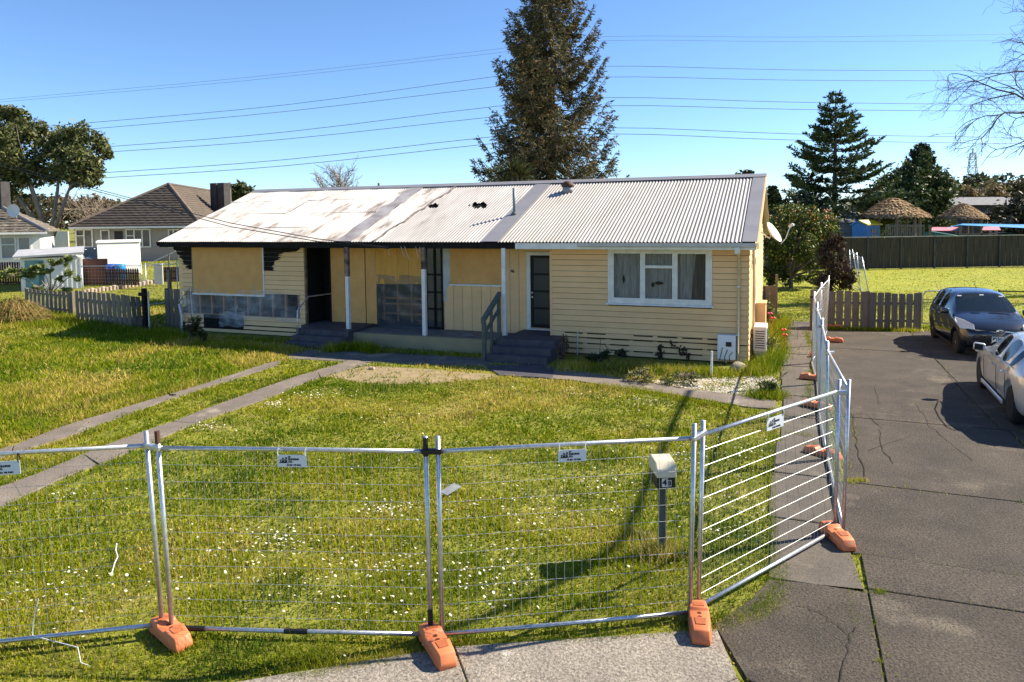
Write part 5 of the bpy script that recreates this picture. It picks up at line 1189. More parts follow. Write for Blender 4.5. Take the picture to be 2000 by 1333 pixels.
def fu2(x):
    d = ray(x, 480); t = ((fo - CAM) @ ey2) / (d @ ey2); return float((CAM + d * t - fo) @ ex2)
def fz2(x, y):
    d = ray(x, y); t = ((fo - CAM) @ ey2) / (d @ ey2); return float((CAM + d * t)[2])
nbwin(lh, fo, ex2, ey2, fu2(0), fu2(32), fz2(16, 507), fz2(16, 462), 1); nbwin(lh, fo, ex2, ey2, fu2(34), fu2(61), fz2(48, 507), fz2(48, 462), 1, bar_=False)
dsh = D(28, 412, 46.0); Vv = []; Ff = []
for i in range(4):
    for j in range(16): t = 2 * PI * j / 16; Vv.append(dsh + rt * math.cos(t) * .42 * i / 3 + up * math.sin(t) * .42 * i / 3 - fw * .1 * (i / 3) ** 2)
for i in range(3):
    for j in range(16): a = i * 16 + j; b = i * 16 + (j + 1) % 16; Ff.append((a, b, b + 16, a + 16))
dd_ = empty('satellite_dish', tuple(dsh - (0, 0, .8))); tag(dd_, 'satellite dish on the cottage roof at the left edge', 'satellite dish'); fast('dish', Vv, Ff, DISH, dd_, smooth=True); obj('mast', MB().tube([dsh + fw * .1, dsh + fw * .25 - (0, 0, 1.0)], .04, 6), GALV, dd_)
# --- white shed with teal door
s0 = G(42, 572); s1 = G(163, 567); d_ = s1 - s0; L = np.linalg.norm(d_); d_ = d_ / L; nrm = ray(190, 520) * (1, 1, 0); nrm /= np.linalg.norm(nrm); dist = depth(s0[0], s0[1]); hsh = 76 * dist / FPX
sh_ = empty('garden_shed', tuple(s0)); tag(sh_, 'small white shed with teal door behind the fig tree', 'shed')
obj('wall', MB().prism([s0, s1, s1 + nrm * 3, s0 + nrm * 3], (0, 0, hsh - .25)), WWB, sh_)
zr = hsh - .25; obj('roof', MB().prism([s0 - d_ * .3 - nrm * .35 + (0, 0, zr + .02), s1 + d_ * .1 - nrm * .35 + (0, 0, zr + .18), s1 + d_ * .1 + nrm * 3.2 + (0, 0, zr + .42), s0 - d_ * .3 + nrm * 3.2 + (0, 0, zr + .28)], (0, 0, .10)), mat('shed_roof', (.42, .42, .43), .6, amt=.1), sh_)
TEAL = mat('teal_door', (.16, .33, .36), .6, c2=(.12, .26, .29), ns=3); dd = L / 121
o = obj('door', MB().obox(s0 + d_ * dd * 27 - nrm * .02 + (0, 0, hsh * .42), d_ * dd * 18, nrm * .02, np.array((0, 0, hsh * .40))), TEAL, sh_); obj('door_leaf', MB().obox(s0 + d_ * dd * 40 - nrm * .05 + (0, 0, hsh * .40), d_ * dd * 5, nrm * .015, np.array((0, 0, hsh * .38))), mat('teal_shadow', (.06, .15, .17), .6), o)  # darker teal copy puts the leaf's shade into its colour
for k in range(7): obj('batten', MB().obox(s0 + d_ * (L * (.50 + k * .078)) - nrm * .012 + (0, 0, hsh * .44), d_ * .025, nrm * .01, np.array((0, 0, hsh * .42))), WWB, sh_)
# --- white container
b0 = D(191, 520, 43.0); b1 = D(275, 520, 44.6); b0[2] = b1[2] = 0; d_ = (b1 - b0); L = np.linalg.norm(d_); d_ = d_ / L; nrm = ray(285, 520) * (1, 1, 0); nrm /= np.linalg.norm(nrm); zt_ = D(230, 471, 43.0)[2]
bx_ = empty('storage_container', (b0[0], b0[1], .4)); tag(bx_, 'plain white storage container before the tiled house', 'container')
obj('body', MB().prism([b0 + (0, 0, .3), b1 + (0, 0, .3), b1 + nrm * 2.2 + (0, 0, .3), b0 + nrm * 2.2 + (0, 0, .3)], (0, 0, zt_ - .45)), WWB, bx_, bevel=.02); obj('lid', MB().prism([b0 - d_ * .06 - nrm * .06 + (0, 0, zt_ - .13), b1 + d_ * .06 - nrm * .06 + (0, 0, zt_ - .13), b1 + d_ * .06 + nrm * 2.26 + (0, 0, zt_ - .1), b0 - d_ * .06 + nrm * 2.26 + (0, 0, zt_ - .1)], (0, 0, .12)), WWB, bx_, bevel=.02)
# --- brown picket fences, barrels, board
def far_pickets(x0, x1, yb, yt, n, label, dist, wd, tops='flat'):
    a, b = D(x0, yb, dist), D(x1, yb, dist); zb = a[2]; h = (yb - yt) * dist / FPX
    r = empty('brown_fence', (a[0], a[1], zb)); tag(r, label, 'fence'); d = b - a; L = np.linalg.norm(d[:2]); d = np.array((d[0], d[1], 0)) / L; nn = np.array((-d[1], d[0], 0))
    for i in range(n):
        c = a + d * L * (i + .5) / n; c[2] = 0; w_ = L / n * wd / 2; top = [(w_, h), (-w_, h)] if tops == 'flat' else [(w_, h - .1), (w_ * .6, h - .02), (0, h), (-w_ * .6, h - .02), (-w_, h - .1)]
        obj('picket', MB().prism([c + d * x + np.array((0, 0, zb + z)) for x, z in [(-w_, 0), (w_, 0)] + top], nn * .03), BROWNW, r)
    for z in (.25, .7): obj('rail', MB().bar(np.array((a[0], a[1], zb + h * z)) + nn * .05, np.array((b[0], b[1], zb + h * z)) + nn * .05, .05, .08), BROWNW, r)
far_pickets(-40, 44, 566, 513, 17, 'brown picket fence at the left edge beside the white shed', 41.0, .72)
far_pickets(163, 212, 560, 506, 10, 'tall brown board fence right of the white shed', 40.5, .97)
far_pickets(206, 272, 558, 525, 15, 'low brown picket fence with rounded tops before the container', 39.0, .80, 'round')
far_pickets(318, 350, 551, 522, 8, 'brown picket fence just left of the burnt house', 40.0, .82)
for k, (x, cl) in enumerate(((218, (.02, .08, .42)), (235, (.02, .22, .50)))):
    c = D(x, 530, 40.5); thing1('plastic_barrel', MB().lathe([(.24, -.55), (.29, -.5), (.30, -.2), (.28, -.17), (.30, -.14), (.30, .2), (.28, .38), (.2, .41)], 16, tuple(c)), mat('blue_barrel_%d' % k, cl, .4), ['deep blue barrel behind the rounded picket fence', 'light blue barrel behind the rounded picket fence'][k], 'barrel', smooth=True)
c0 = D(302, 556, 39.0); c1_ = D(318, 556, 39.0); hgt = 41 * 39 / FPX
thing1('cream_board', MB().prism([c0, c1_, c1_ + (0, 0, hgt), c0 + (0, 0, hgt)], (.02, .05, 0)), mat('cream_board', (.66, .60, .50), .7, amt=.05), 'pale cream board standing upright left of the burnt house', 'board')
wb0 = D(104, 484, 62.0); wb1 = D(134, 484, 62.0)
thing1('white_fence', MB().prism([wb0, wb1, wb1 + (0, 0, 1.4), wb0 + (0, 0, 1.4)], (.02, .08, 0)), WWB, 'white board fence between the cottage and the tiled house', 'fence')
# stone edging and rear wire fence
r = empty('garden_edging', tuple(D(240, 562, 37.5))); tag(r, 'low pale stone edging along the neighbour lawn', 'edging')
STONE = mat('edging_stone', (.42, .34, .25), .9, c2=(.30, .23, .17), ns=3, rnd=.2)
for k in range(26):
    x = 165 + k * 7.2; c = G(x, 575 - k * .72); e_ = 3.3 * depth(c[0], c[1]) / FPX; c[2] = float(elev(c[0], c[1]))
    obj('stone', MB().obox(c + (0, 0, .08), np.array((e_, e_ * .3, 0)), np.array((-.05, .12, 0)), np.array((0, 0, .12 + .03 * (k % 3)))), STONE, r, bevel=.03)
def back_panel(x0, y0, x1, y1, z, label, dist=None):
    a, b = G(x0, y0), G(x1, y1); fence_panel(a[:2], b[:2], (0, 0), (0, 0), label, H=1.9, gap=.15)
back_panel(163, 598, 279, 598, 0, 'distant wire fence panel before the brown fence, left of its paired posts')
back_panel(287, 599, 348, 592, 0, 'distant wire fence panel between the paired posts and the burnt house')
# clothes line frame
c = D(320, 535, 42.0); r = empty('clothes_line', tuple(c)); tag(r, 'folding clothes line beyond the left corner of the burnt house', 'clothes line')
obj('frame', MB().tube([D(283, 519, 42), D(343, 491, 42)], .025, 6).tube([D(283, 521, 42), D(345, 512, 42)], .025, 6), WHITE, r)
obj('post', MB().tube([D(330, 548, 42), D(330, 497, 42)], .04, 6), GREYW, r)
# dark car roof beside the container
c3 = copy_tree(c1); c = D(183, 520, 46.5); c3.location = (c[0], c[1], float(elev(c[0], c[1])) - .1); c3.rotation_euler = (0, 0, R(70)); tag(c3, 'dark car mostly hidden behind the white container', 'car')
# small white pot / meter on the gate gap

# ================================================================ right background
# long dark board fence
f0, f1 = G(1645, 528), G(2060, 520); f0 = np.array((*f0[:2], 0)); f1 = np.array((*f1[:2], 0)); f0 = f0 - (f1 - f0) * .35
r = empty('board_fence', tuple((f0 + f1) / 2)); tag(r, 'long dark timber board fence across the far end of the lawn', 'fence')
d = f1 - f0; L = np.linalg.norm(d); d = d / L; nn = np.array((-d[1], d[0], 0)); hF = 2.12
nbd = int(L / .155); mb = MB()
for i in range(nbd):
    c = f0 + d * L * (i + .5) / nbd; h = hF - .03 + .02 * math.sin(i * 3.7); off = .012 * ((i * 7) % 3)
    mb.obox(c + nn * off + (0, 0, h / 2 + .05), d * .0768, nn * .011, np.array((0, 0, h / 2)))
o = obj('boards', mb, DARKW, r); o['kind'] = 'stuff'
for k in range(int(L / 2.4) + 1): c = f0 + d * k * 2.4 - nn * .05; obj('post', MB().obox(c + (0, 0, 1.08), d * .05, nn * .03, np.array((0, 0, 1.1))), mat('grey_post', (.07, .075, .075), .8), r)
obj('cap_rail', MB().bar(f0 + (0, 0, hF + .06), f1 + (0, 0, hF + .06), .14, .06), mat('pale_cap', (.34, .33, .30), .8), r)
# thatched shelters
THATCH = leafmat('thatch', .1, .9, .1)
def thatch_hut(name, x, ytop, yeave, xl, xr, dist, label, posts, fencepx=None, dens=1.0):
    ap = D(x, ytop, dist); zt = ap[2]; ze = D(x, yeave, dist)[2]; R_ = (xr - xl) / 2 * dist / FPX; ctr = np.array((ap[0], ap[1], 0))
    r = empty(name, (ctr[0], ctr[1], 0)); tag(r, label, 'shelter')
    def rad(t): return R_ * (.04 + .96 * t)
    def zz(t): return zt + (ze - zt) * (t ** 1.15)
    core = MB().lathe([(rad(t) * .95, zz(t) - .10) for t in np.linspace(0, 1, 8)], 24, tuple(ctr)); obj('roof', core, mat('thatch_core', (.20, .13, .07), .95), r)
    n = int(4200 * dens); t = rng.random(n) ** .6; t = np.floor(t * 8) / 8 + rng.random(n) * .06; t = np.clip(t, 0, .97); a = rng.random(n) * 2 * PI; ln = .13 + .09 * rng.random(n)
    t2 = t + ln; rr1 = R_ * (.04 + .96 * t); rr2 = R_ * (.04 + .96 * np.minimum(t2, 1.0)) + np.maximum(t2 - 1, 0) * R_ * .35; z1 = zt + (ze - zt) * t ** 1.15; z2 = zt + (ze - zt) * t2 ** 1.15 
    lift = .06 + .16 * rng.random(n); wv = .05 + .05 * rng.random(n); a2 = a + rng.normal(0, .03, n)
    P1 = np.stack([ctr[0] + rr1 * np.cos(a), ctr[1] + rr1 * np.sin(a), z1 + .05], 1); P2 = np.stack([ctr[0] + rr2 * np.cos(a2), ctr[1] + rr2 * np.sin(a2), z2 + lift], 1)
    s = np.stack([-np.sin(a) * wv, np.cos(a) * wv, np.zeros(n)], 1)
    V = np.stack([P1 - s, P1 + s, P2 + s * .6, P2 - s * .6], 1).reshape(-1, 3); F = (np.arange(n)[:, None] * 4 + [0, 1, 2, 3])
    c = np.array((.46, .32, .18)) * (.35 + 1.0 * rng.random((n, 1))); o = fast('thatch', V, F, THATCH, r, cols=np.repeat(c, 4, 0)); o['kind'] = 'stuff'
    for a_ in posts: q = ctr + np.array((math.cos(a_), math.sin(a_), 0)) * R_ * .72; obj('post', MB().tube([q + (0, 0, -.2), q + (0, 0, ze + .2)], .13, 8), GREYW, r)
    return r, ctr, R_, ze
hut, hc, hR, hz = thatch_hut('thatched_shelter', 1745, 388, 424, 1682, 1809, 60.0, 'round thatched shelter standing behind the dark board fence', [YAW + R(k) for k in (-150, -110, -65, -30, 30, 100, 160)])
for (xa, xb, dst) in ((1730, 1765, 57.0), (1768, 1804, 57.2)):
    a, b = D(xa, 462, dst), D(xb, 462, dst); zt = D(xa, 439, dst)[2]; n = 9
    for i in range(n):
        c = a + (b - a) * i / (n - 1); obj('baluster', MB().box(c[0] - .045, c[0] + .045, c[1] - .03, c[1] + .03, 1.5, zt), GREYW, hut)
    obj('rail', MB().bar((a[0], a[1] - .06, zt - .12), (b[0], b[1] - .06, zt - .12), .05, .09), GREYW, hut)
thatch_hut('thatched_shelter', 1880, 398, 427, 1838, 1925, 78.0, 'farther thatched shelter right of the dark tree', [YAW + R(k) for k in (-140, -90, -40, 40)], dens=.7)
# blue playhouse with yellow roof, grey shed
pa, pb = D(1664, 468, 58.0), D(1692, 468, 58.0); pc = D(1718, 468, 59.0); zt = D(1664, 441, 58)[2]; zap = D(1678, 433.5, 58)[2]
ph = empty('playhouse', (pa[0], pa[1], 0)); tag(ph, 'bright blue playhouse with yellow roof behind the dark fence', 'playhouse')
BLUE = mat('playhouse_blue', (.035, .17, .46), .5, amt=.06); YEL = mat('playhouse_yellow', (.62, .46, .03), .5, amt=.06)
for p in (pa, pb, pc): p[2] = 0
ddv = pb - pa; dep = (pc - pb); mid = (pa + pb) / 2
obj('wall', MB().prism([pa, pb, pb + (0, 0, zt), mid + (0, 0, zap), pa + (0, 0, zt)], dep), BLUE, ph)
obj('roof', MB().prism([mid + (0, 0, zap + .02) - dep * .06, pb + (0, 0, zt + .0) + ddv * .12 - dep * .06, pb + (0, 0, zt + .10) + ddv * .12 - dep * .06, mid + (0, 0, zap + .14) - dep * .06], dep * 1.15), YEL, ph)
obj('roof', MB().prism([mid + (0, 0, zap + .021) - dep * .06, pa + (0, 0, zt + .0) - ddv * .12 - dep * .06, pa + (0, 0, zt + .09) - ddv * .12 - dep * .06, mid + (0, 0, zap + .13) - dep * .06], dep * 1.15), BLUE, ph)
wmb = MB(); side_n = np.cross(dep, (0, 0, 1.0)); side_n /= np.linalg.norm(side_n)
if side_n @ (CAM - pb) < 0: side_n = -side_n
for i in range(2):
    for j in range(2): c = pb + dep * (.42 + .2 * i) + np.array((0, 0, zt - .45 - .45 * j)) + side_n * .02; wmb.obox(c, dep / np.linalg.norm(dep) * .11, side_n * .02, np.array((0, 0, .15)))
obj('window', wmb, mat('tan_pane', (.35, .25, .15), .6), ph)
ga, gb = D(1640, 470, 60.0), D(1668, 470, 60.0); ga[2] = gb[2] = 0; gz = D(1650, 437, 60)[2]
gs = empty('grey_shed', tuple(ga)); tag(gs, 'grey boarded shed left of the blue playhouse', 'shed'); wv_ = obj('wall', MB().prism([ga, gb, gb + (0, 2.5, 0), ga + (0, 2.5, 0)], (0, 0, gz)), mat('blue_grey_boards', (.20, .22, .25), .7), gs)
for k in range(10): obj('board', MB().bar(ga + (0, -.02, .2 + k * .3), gb + (0, -.02, .2 + k * .3), .03, .25), mat('blue_grey_boards', (.20, .22, .25), .7), wv_)
obj('roof', MB().prism([ga + (-.3, -.3, gz), gb + (.3, -.3, gz), gb + (.3, 2.8, gz + .9), ga + (-.3, 2.8, gz + .9)], (0, 0, .1)), mat('slate_roof', (.07, .08, .10), .7), gs)
# school like building with white windows, grey hip roof
sa, sb = D(1826, 452, 92.0), D(2060, 452, 96.0); sa[2] = sb[2] = 0; dv = sb - sa; Ls = np.linalg.norm(dv); dv = dv / Ls; nv_ = np.array((-dv[1], dv[0], 0)); zw = D(1900, 401, 93)[2]
sb_ = empty('far_building', tuple(sa)); tag(sb_, 'low dark building with white framed windows behind the farther thatched shelter', 'building')
obj('wall', MB().prism([sa, sb, sb + nv_ * 8, sa + nv_ * 8], (0, 0, zw)), mat('dark_blue_wall', (.035, .04, .06), .7), sb_)
zr = D(1880, 384, 93)[2]; e = 1.0
obj('roof', MB().add([sa - dv * e - nv_ * e + (0, 0, zw), sb + dv * e - nv_ * e + (0, 0, zw), sb + dv * e + nv_ * 9 + (0, 0, zw), sa - dv * e + nv_ * 9 + (0, 0, zw), sa + dv * 3 + nv_ * 4 + (0, 0, zr), sb - dv * 4 + nv_ * 4 + (0, 0, zr)], [(0, 1, 5, 4), (1, 2, 5), (2, 3, 4, 5), (3, 0, 4), (3, 2, 1, 0)]), mat('grey_roof', (.17, .17, .18), .8), sb_)
for (x0, x1, y0, y1) in ((1928, 1940, 438, 417), (1942, 1955, 438, 415), (1847, 1856, 436, 424), (1822, 1840, 432, 424)):
    a, b = D(x0, y0, 91.5), D(x1, y0, 91.5); zt = D(x0, y1, 91.5)[2]; c = (a + b) / 2; c[2] = (a[2] + zt) / 2; hw = np.linalg.norm((b - a)[:2]) / 2; hh = (zt - a[2]) / 2
    f = MB()
    for s in (-1, 1): f.obox(c + dv * s * hw, dv * .07, nv_ * .05, np.array((0, 0, hh))); f.obox(c + np.array((0, 0, s * hh)), dv * hw, nv_ * .05, np.array((0, 0, .07)))
    wn = obj('window', f, WHITE, sb_); obj('pane', MB().obox(c, dv * hw, nv_ * .01, np.array((0, 0, hh))), GLASS, wn)
# play area: shade sail, pink awnings, green slope, low pickets, parked cars
sa_ = [D(1840, 447, 66), D(1875, 440, 66), D(2010, 446, 70), D(2010, 439, 74), D(1880, 437, 72)]
thing1('shade_sail', MB().add(sa_, [tuple(range(5))]), mat('sail_blue', (.03, .24, .55), .6), 'bright blue shade sail beyond the dark fence at right', 'shade sail')
for k, (x0, x1, y0, y1, dst, lab) in enumerate(((1818, 1886, 452, 445, 70, 'pink awning left of the parked cars beyond the dark fence'), (1918, 1955, 451, 444, 74, 'pink awning right beyond the dark fence'))):
    a, b, c, e_ = D(x0, y0, dst), D(x1, y0, dst), D(x1 - 4, y1, dst + 2), D(x0 + 3, y1, dst + 2); thing1('awning', MB().prism([a, b, c, e_], (0, 0, .06)), mat('awning_pink', (.55, .20, .26), .6), lab, 'awning')
a, b = D(1806, 454, 63), D(1868, 462, 63); thing1('green_slide', MB().prism([D(1804, 455, 63), D(1815, 452, 63), D(1870, 461, 63), D(1870, 470, 63), D(1804, 470, 63)], (.3, 1.0, 0)), mat('green_plastic', (.02, .13, .10), .5), 'dark green slide sloping beyond the dark fence', 'slide')
r = empty('low_fence', tuple(D(1895, 462, 62))); tag(r, 'low pale picket fence behind the dark fence', 'fence')
for k in range(10): c = D(1880 + k * 3.7, 468, 62); obj('picket', MB().box(c[0] - .05, c[0] + .05, c[1] - .02, c[1] + .02, 1.2, D(1880, 456, 62)[2]), GREYW, r)
for k, x in enumerate((1816, 1875, 1934, 1945)):
    c = D(x, 470, 61.5); thing1('timber_post', MB().box(c[0] - .1, c[0] + .1, c[1] - .1, c[1] + .1, 0, D(x, [440, 442, 452, 450][k], 61.5)[2]), GREYW, ['timber post right of the thatched shelter', 'timber post under the blue shade sail', 'timber post between awning and parked cars', 'timber post beside the parked cars'][k], 'post')
for k, (x, dst, lab) in enumerate(((1930, 68, 'dark car beyond the dark fence, left of two'), (1972, 70, 'dark car beyond the dark fence at the right edge'))):
    c = D(x, 478, dst); q = copy_tree(c1); q.location = (c[0], c[1], .3); q.rotation_euler = (0, 0, R(78)); tag(q, lab, 'car')
# leaning wire panels behind the pickets
fence_panel(G(1678, 560)[:2], G(1700, 590)[:2], (-.35, .1), (-.35, .1), 'farther leaning wire panel behind the grey pickets', H=1.9, gap=.3)
fence_panel(G(1664, 562)[:2], G(1681, 572)[:2], (-.15, .1), (-.2, .1), 'left leaning wire panel beside the dark red shrub', H=1.9, gap=.3)
# lattice pylon
pz = D(1897, 400, 330.0); PYL = mat('pylon_steel', (.26, .30, .34), .6, .3); bz = 0.0; top = D(1897, 291, 330)[2]
pr = empty('lattice_pylon', (pz[0], pz[1], 0)); tag(pr, 'distant lattice transmission pylon right of the dark trees', 'pylon')
def hw(z): return 4.2 * (1 - z / top) ** 1.15 + .35 if z < top * .55 else 4.2 * (.45) ** 1.15 + .35 - (z / top - .55) * 2.6
lv = np.linspace(0, top * .94, 12); mb = MB()
for i in range(11):
    z0, z1 = lv[i], lv[i + 1]; a, b = hw(z0), hw(z1)
    cn0 = [np.array((pz[0] + sx * a, pz[1] + sy * a, z0)) for sx, sy in ((-1, -1), (1, -1), (1, 1), (-1, 1))]; cn1 = [np.array((pz[0] + sx * b, pz[1] + sy * b, z1)) for sx, sy in ((-1, -1), (1, -1), (1, 1), (-1, 1))]
    for k in range(4):
        mb.tube([cn0[k], cn1[k]], .16, 4); mb.tube([cn0[k], cn1[(k + 1) % 4]], .09, 3); mb.tube([cn0[(k + 1) % 4], cn1[k]], .09, 3); mb.tube([cn1[k], cn1[(k + 1) % 4]], .09, 3)
obj('tower', mb, PYL, pr); obj('peak', MB().tube([(pz[0], pz[1], top * .92), (pz[0], pz[1], top)], .3, 4), PYL, pr)
for k, f in enumerate((.62, .75, .88)): obj('cross_arm', MB().tube([(pz[0] - (5 - k) * r0[0], pz[1] - (5 - k) * r0[1], top * f), (pz[0] + (5 - k) * r0[0], pz[1] + (5 - k) * r0[1], top * f)], .15, 4), PYL, pr)
# ================================================================ wires
WIREC = mat('conductor', (.16, .20, .25), .6, .3)
lines = [([(-250, 222), (0, 195), (480, 152), (965, 97), (1180, 72), (1550, 73), (1910, 68), (2300, 62)], 150, 'upper wire of the highest and faintest pair of power lines'), ([(-250, 226), (0, 200), (480, 158), (960, 105), (1180, 80), (1550, 82), (1915, 80), (2300, 78)], 150, 'lower wire of the highest and faintest pair of power lines'),
    ([(-250, 276), (200, 238), (560, 205), (930, 155), (1155, 130), (1550, 137), (1930, 138), (2300, 137)], 88, 'second highest power line pair, its upper wire'), ([(-250, 287), (205, 250), (560, 218), (940, 173), (1165, 151), (1550, 157), (1960, 158), (2300, 157)], 88, 'second highest power line pair, its lower wire'),
    ([(-250, 318), (210, 287), (560, 258), (970, 208), (1195, 191), (1550, 200), (2000, 205), (2300, 207)], 80, 'third power line pair from the top, its upper wire'), ([(-250, 325), (215, 297), (560, 272), (960, 229), (1195, 207), (1550, 214), (1990, 218), (2300, 220)], 80, 'third power line pair from the top, its lower wire'),
    ([(-250, 365), (215, 337), (560, 312), (940, 270), (1190, 250), (1550, 262), (1920, 268), (2300, 272)], 74, 'lowest power line pair, its upper wire'), ([(-250, 374), (215, 347), (560, 324), (960, 281), (1190, 262), (1550, 274), (1985, 281), (2300, 284)], 74, 'lowest power line pair, its lower wire')]
for pts, dst, lab in lines:
    P = [D(x, y, dst) for x, y in pts]; Q = []
    for i in range(len(P) - 1):
        for t in (0, .25, .5, .75): 
            p0, p1_, p2_, p3_ = P[max(i - 1, 0)], P[i], P[i + 1], P[min(i + 2, len(P) - 1)]; Q.append(.5 * ((2 * p1_) + (-p0 + p2_) * t + (2 * p0 - 5 * p1_ + 4 * p2_ - p3_) * t * t + (-p0 + 3 * p1_ - 3 * p2_ + p3_) * t ** 3))
    Q.append(P[-1]); tag(obj('power_line', MB().tube(Q, .031 if dst < 120 else .03, 5), WIREC), lab, 'power line', 'high voltage lines across the sky')
for k, dy in enumerate((0, 7)):
    P = [D(-120, 290 + dy, 38), D(0, 318 + dy * .8, 34), D(130, 354 + dy * .6, 30), D(250, 386 + dy * .6, 26.5), D(450, 436 + dy, 22.0), D(620, 467 + dy * .7, 20.2), A(760, 484 + dy * .3, YE - .06)]
    tag(obj('service_cable', MB().tube(P, .013, 5), mat('service_black', (.025, .025, .025), .6)), ['upper of two service cables running down to the porch eave', 'lower of two service cables running down to the porch eave'][k], 'cable')
# overhead cable and boxes added out of frame, shaped to cast the lawn shadow
Z_ = 8.0; P = []
for (x, y) in ((1345, 765), (1322, 810), (1300, 860), (1272, 925), (1245, 990), (1215, 1050), (1180, 1085), (1100, 1133), (1000, 1185), (900, 1222), (800, 1260)):
    P.append(G(x, y) + np.array((.95, .70, 1.0)) * Z_)
sc_ = empty('shadow_cable', tuple(P[5])); tag(sc_, 'thick overhead cable added out of view to cast the lawn shadow', 'cable'); obj('cable', MB().tube(P, .05, 8), BLACKP, sc_)
for i in (3, 5): obj('junction_box', MB().bar(P[i] - (.0, .0, .12), P[i] + (.28, 0, -.02), .12, .14), BLACKP, sc_)

# ================================================================ trees and shrubs
BARK = mat('grey_bark', (.16, .13, .105), .95, c2=(.10, .08, .065), ns=3, bump=.02, bs=8); BARKP = mat('pale_bark', (.30, .25, .20), .95, c2=(.20, .16, .13), ns=3, bump=.02, bs=8); TWIG = mat('bare_twig', (.15, .11, .09), .95, c2=(.10, .075, .06), ns=2); TWIGP = mat('pale_twig', (.26, .20, .15), .95, amt=.15)
FOL = leafmat('tree_leaf', .22, .55, .35); NEED = leafmat('needle', .12, .7, .2)
def unit(v): return v / (np.linalg.norm(v, axis=-1, keepdims=True) + 1e-9)
def leaves(P, size, asp, colr, upb=.4, droop=None):
    """leaf quads (folded diamonds) at points P"""
    n = len(P); nrm = unit(rng.normal(size=(n, 3)) + np.array((0, 0, upb))); a = unit(np.cross(nrm, rng.normal(size=(n, 3)))); b = np.cross(nrm, a)
    s = (size * (.6 + .8 * rng.random(n)))[:, None]; V = np.stack([P - a * s, P + b * s * asp + nrm * s * .12, P + a * s, P - b * s * asp + nrm * s * .12], 1).reshape(-1, 3)
    return V, np.arange(n)[:, None] * 4 + [0, 1, 2, 3], np.repeat(colr, 4, 0)
def needles(P, dirs, ln, wd, colr):
    n = len(P); d = unit(dirs + rng.normal(0, .45, (n, 3))); s = unit(np.cross(d, rng.normal(size=(n, 3)))) * (wd * (.6 + .8 * rng.random(n)))[:, None]; l = (ln * (.6 + .8 * rng.random(n)))[:, None]
    V = np.stack([P - s * .5, P + d * l * .5 - s, P + d * l, P + d * l * .5 + s], 1).reshape(-1, 3)
    return V, np.arange(n)[:, None] * 4 + [0, 1, 2, 3], np.repeat(colr, 4, 0)
def lcol(n, c, var=.35, c2=None, p2=.0):
    k = np.array(c) * (1 - var + 2 * var * rng.random((n, 1)))
    if c2 is not None: m_ = rng.random((n, 1)) < p2; k = np.where(m_, np.array(c2) * (.7 + .6 * rng.random((n, 1))), k)
    return k
def conifer(name, base, Ht, Rb, label, c, whorl=.42, per=6, up_=.45, tipup=.25, droop=.8, ndl=.15, nw=.022, dens=1.0, z0=1.0, shape=.9, c2=(.15, .11, .05), p2=.15, flat=False, trunk=.28, irr=.3):
    base = np.array(base, float); r = empty(name, tuple(base)); tag(r, label, 'tree')
    obj('trunk', MB().tube([base + (0, 0, -.2), base + (.05, 0, Ht * .5), base + (0, 0, Ht)], [trunk, trunk * .55, .03], 10), BARK, r, smooth=True)
    br = MB(); Ps, Ds, Cs_ = [], [], []; z = z0
    while z < Ht - .3:
        t = (z - z0) / (Ht - z0); env = Rb * ((1 - t) ** shape) + .12
        for k in range(per):
            a = rng.random() * 2 * PI; L = env * (1 - irr + irr * 1.3 * rng.random()); el = up_ * (.35 + .9 * t) + rng.normal(0, .1)
            dh = np.array((math.cos(a), math.sin(a), 0)); n = 7; pts = []
            for i in range(n):
                s = i / (n - 1); pts.append(base + np.array((0, 0, z)) + dh * L * s + np.array((0, 0, L * (el * s + tipup * s * s - (.25 if not flat else .05) * math.sin(PI * s)))))
            br.tube(pts, [max(.012, .035 * L / 3 * (1 - .85 * i / (n - 1)) + .006) for i in range(n)], 4, False)
            nt_ = int((L * 9 + 3) * dens); ss = rng.random(nt_) ** .7 * .92 + .08
            for s in ss:
                i = min(int(s * (n - 1)), n - 2); fr = s * (n - 1) - i; p = pts[i] + (pts[i + 1] - pts[i]) * fr; bd = unit(pts[i + 1] - pts[i])
                sd = np.cross(bd, (0, 0, 1.0)); sg = 1 if rng.random() < .5 else -1; tl = (.28 * L * (1 - s) + .22) * (.6 + .7 * rng.random())
                td = unit(bd * .8 + sd * sg * (1.0 + .3 * rng.random()) + np.array((0, 0, -droop * rng.random() if not flat else .12 * rng.random())))
                m_ = max(3, int(tl * (15 if flat else 24))); q = np.linspace(.05, 1, m_)[:, None]; pp = p + td * tl * q; pp[:, 2] -= (droop * .35 * (q[:, 0] * tl) ** 1.3 if not flat else 0)
                Ps.append(pp); Ds.append(np.repeat((td + np.array((0, 0, -droop * .5 if not flat else .15)))[None], m_, 0))
        z += whorl * (.7 + .6 * rng.random()) * (1 - .45 * t)
    P = np.concatenate(Ps); Dd = np.concatenate(Ds); n = len(P)
    obj('branches', br, BARK, r, fix=False); V, F, cc = needles(P, Dd, ndl, nw, lcol(n, c, .35, c2, p2)); o = fast('foliage', V, F, NEED, r, cols=cc); o['kind'] = 'stuff'
    return r
conifer('spruce_tree', (*D(1078, 400, 37.0)[:2], 0), 17.6, 4.1, 'tall spruce with ragged brownish branches behind the house', (.075, .082, .034), whorl=.50, per=7, up_=.42, tipup=.22, droop=.8, ndl=.22, nw=.026, dens=1.9, z0=2.2, shape=.62, c2=(.22, .15, .07), p2=.34, trunk=.30, irr=.32)
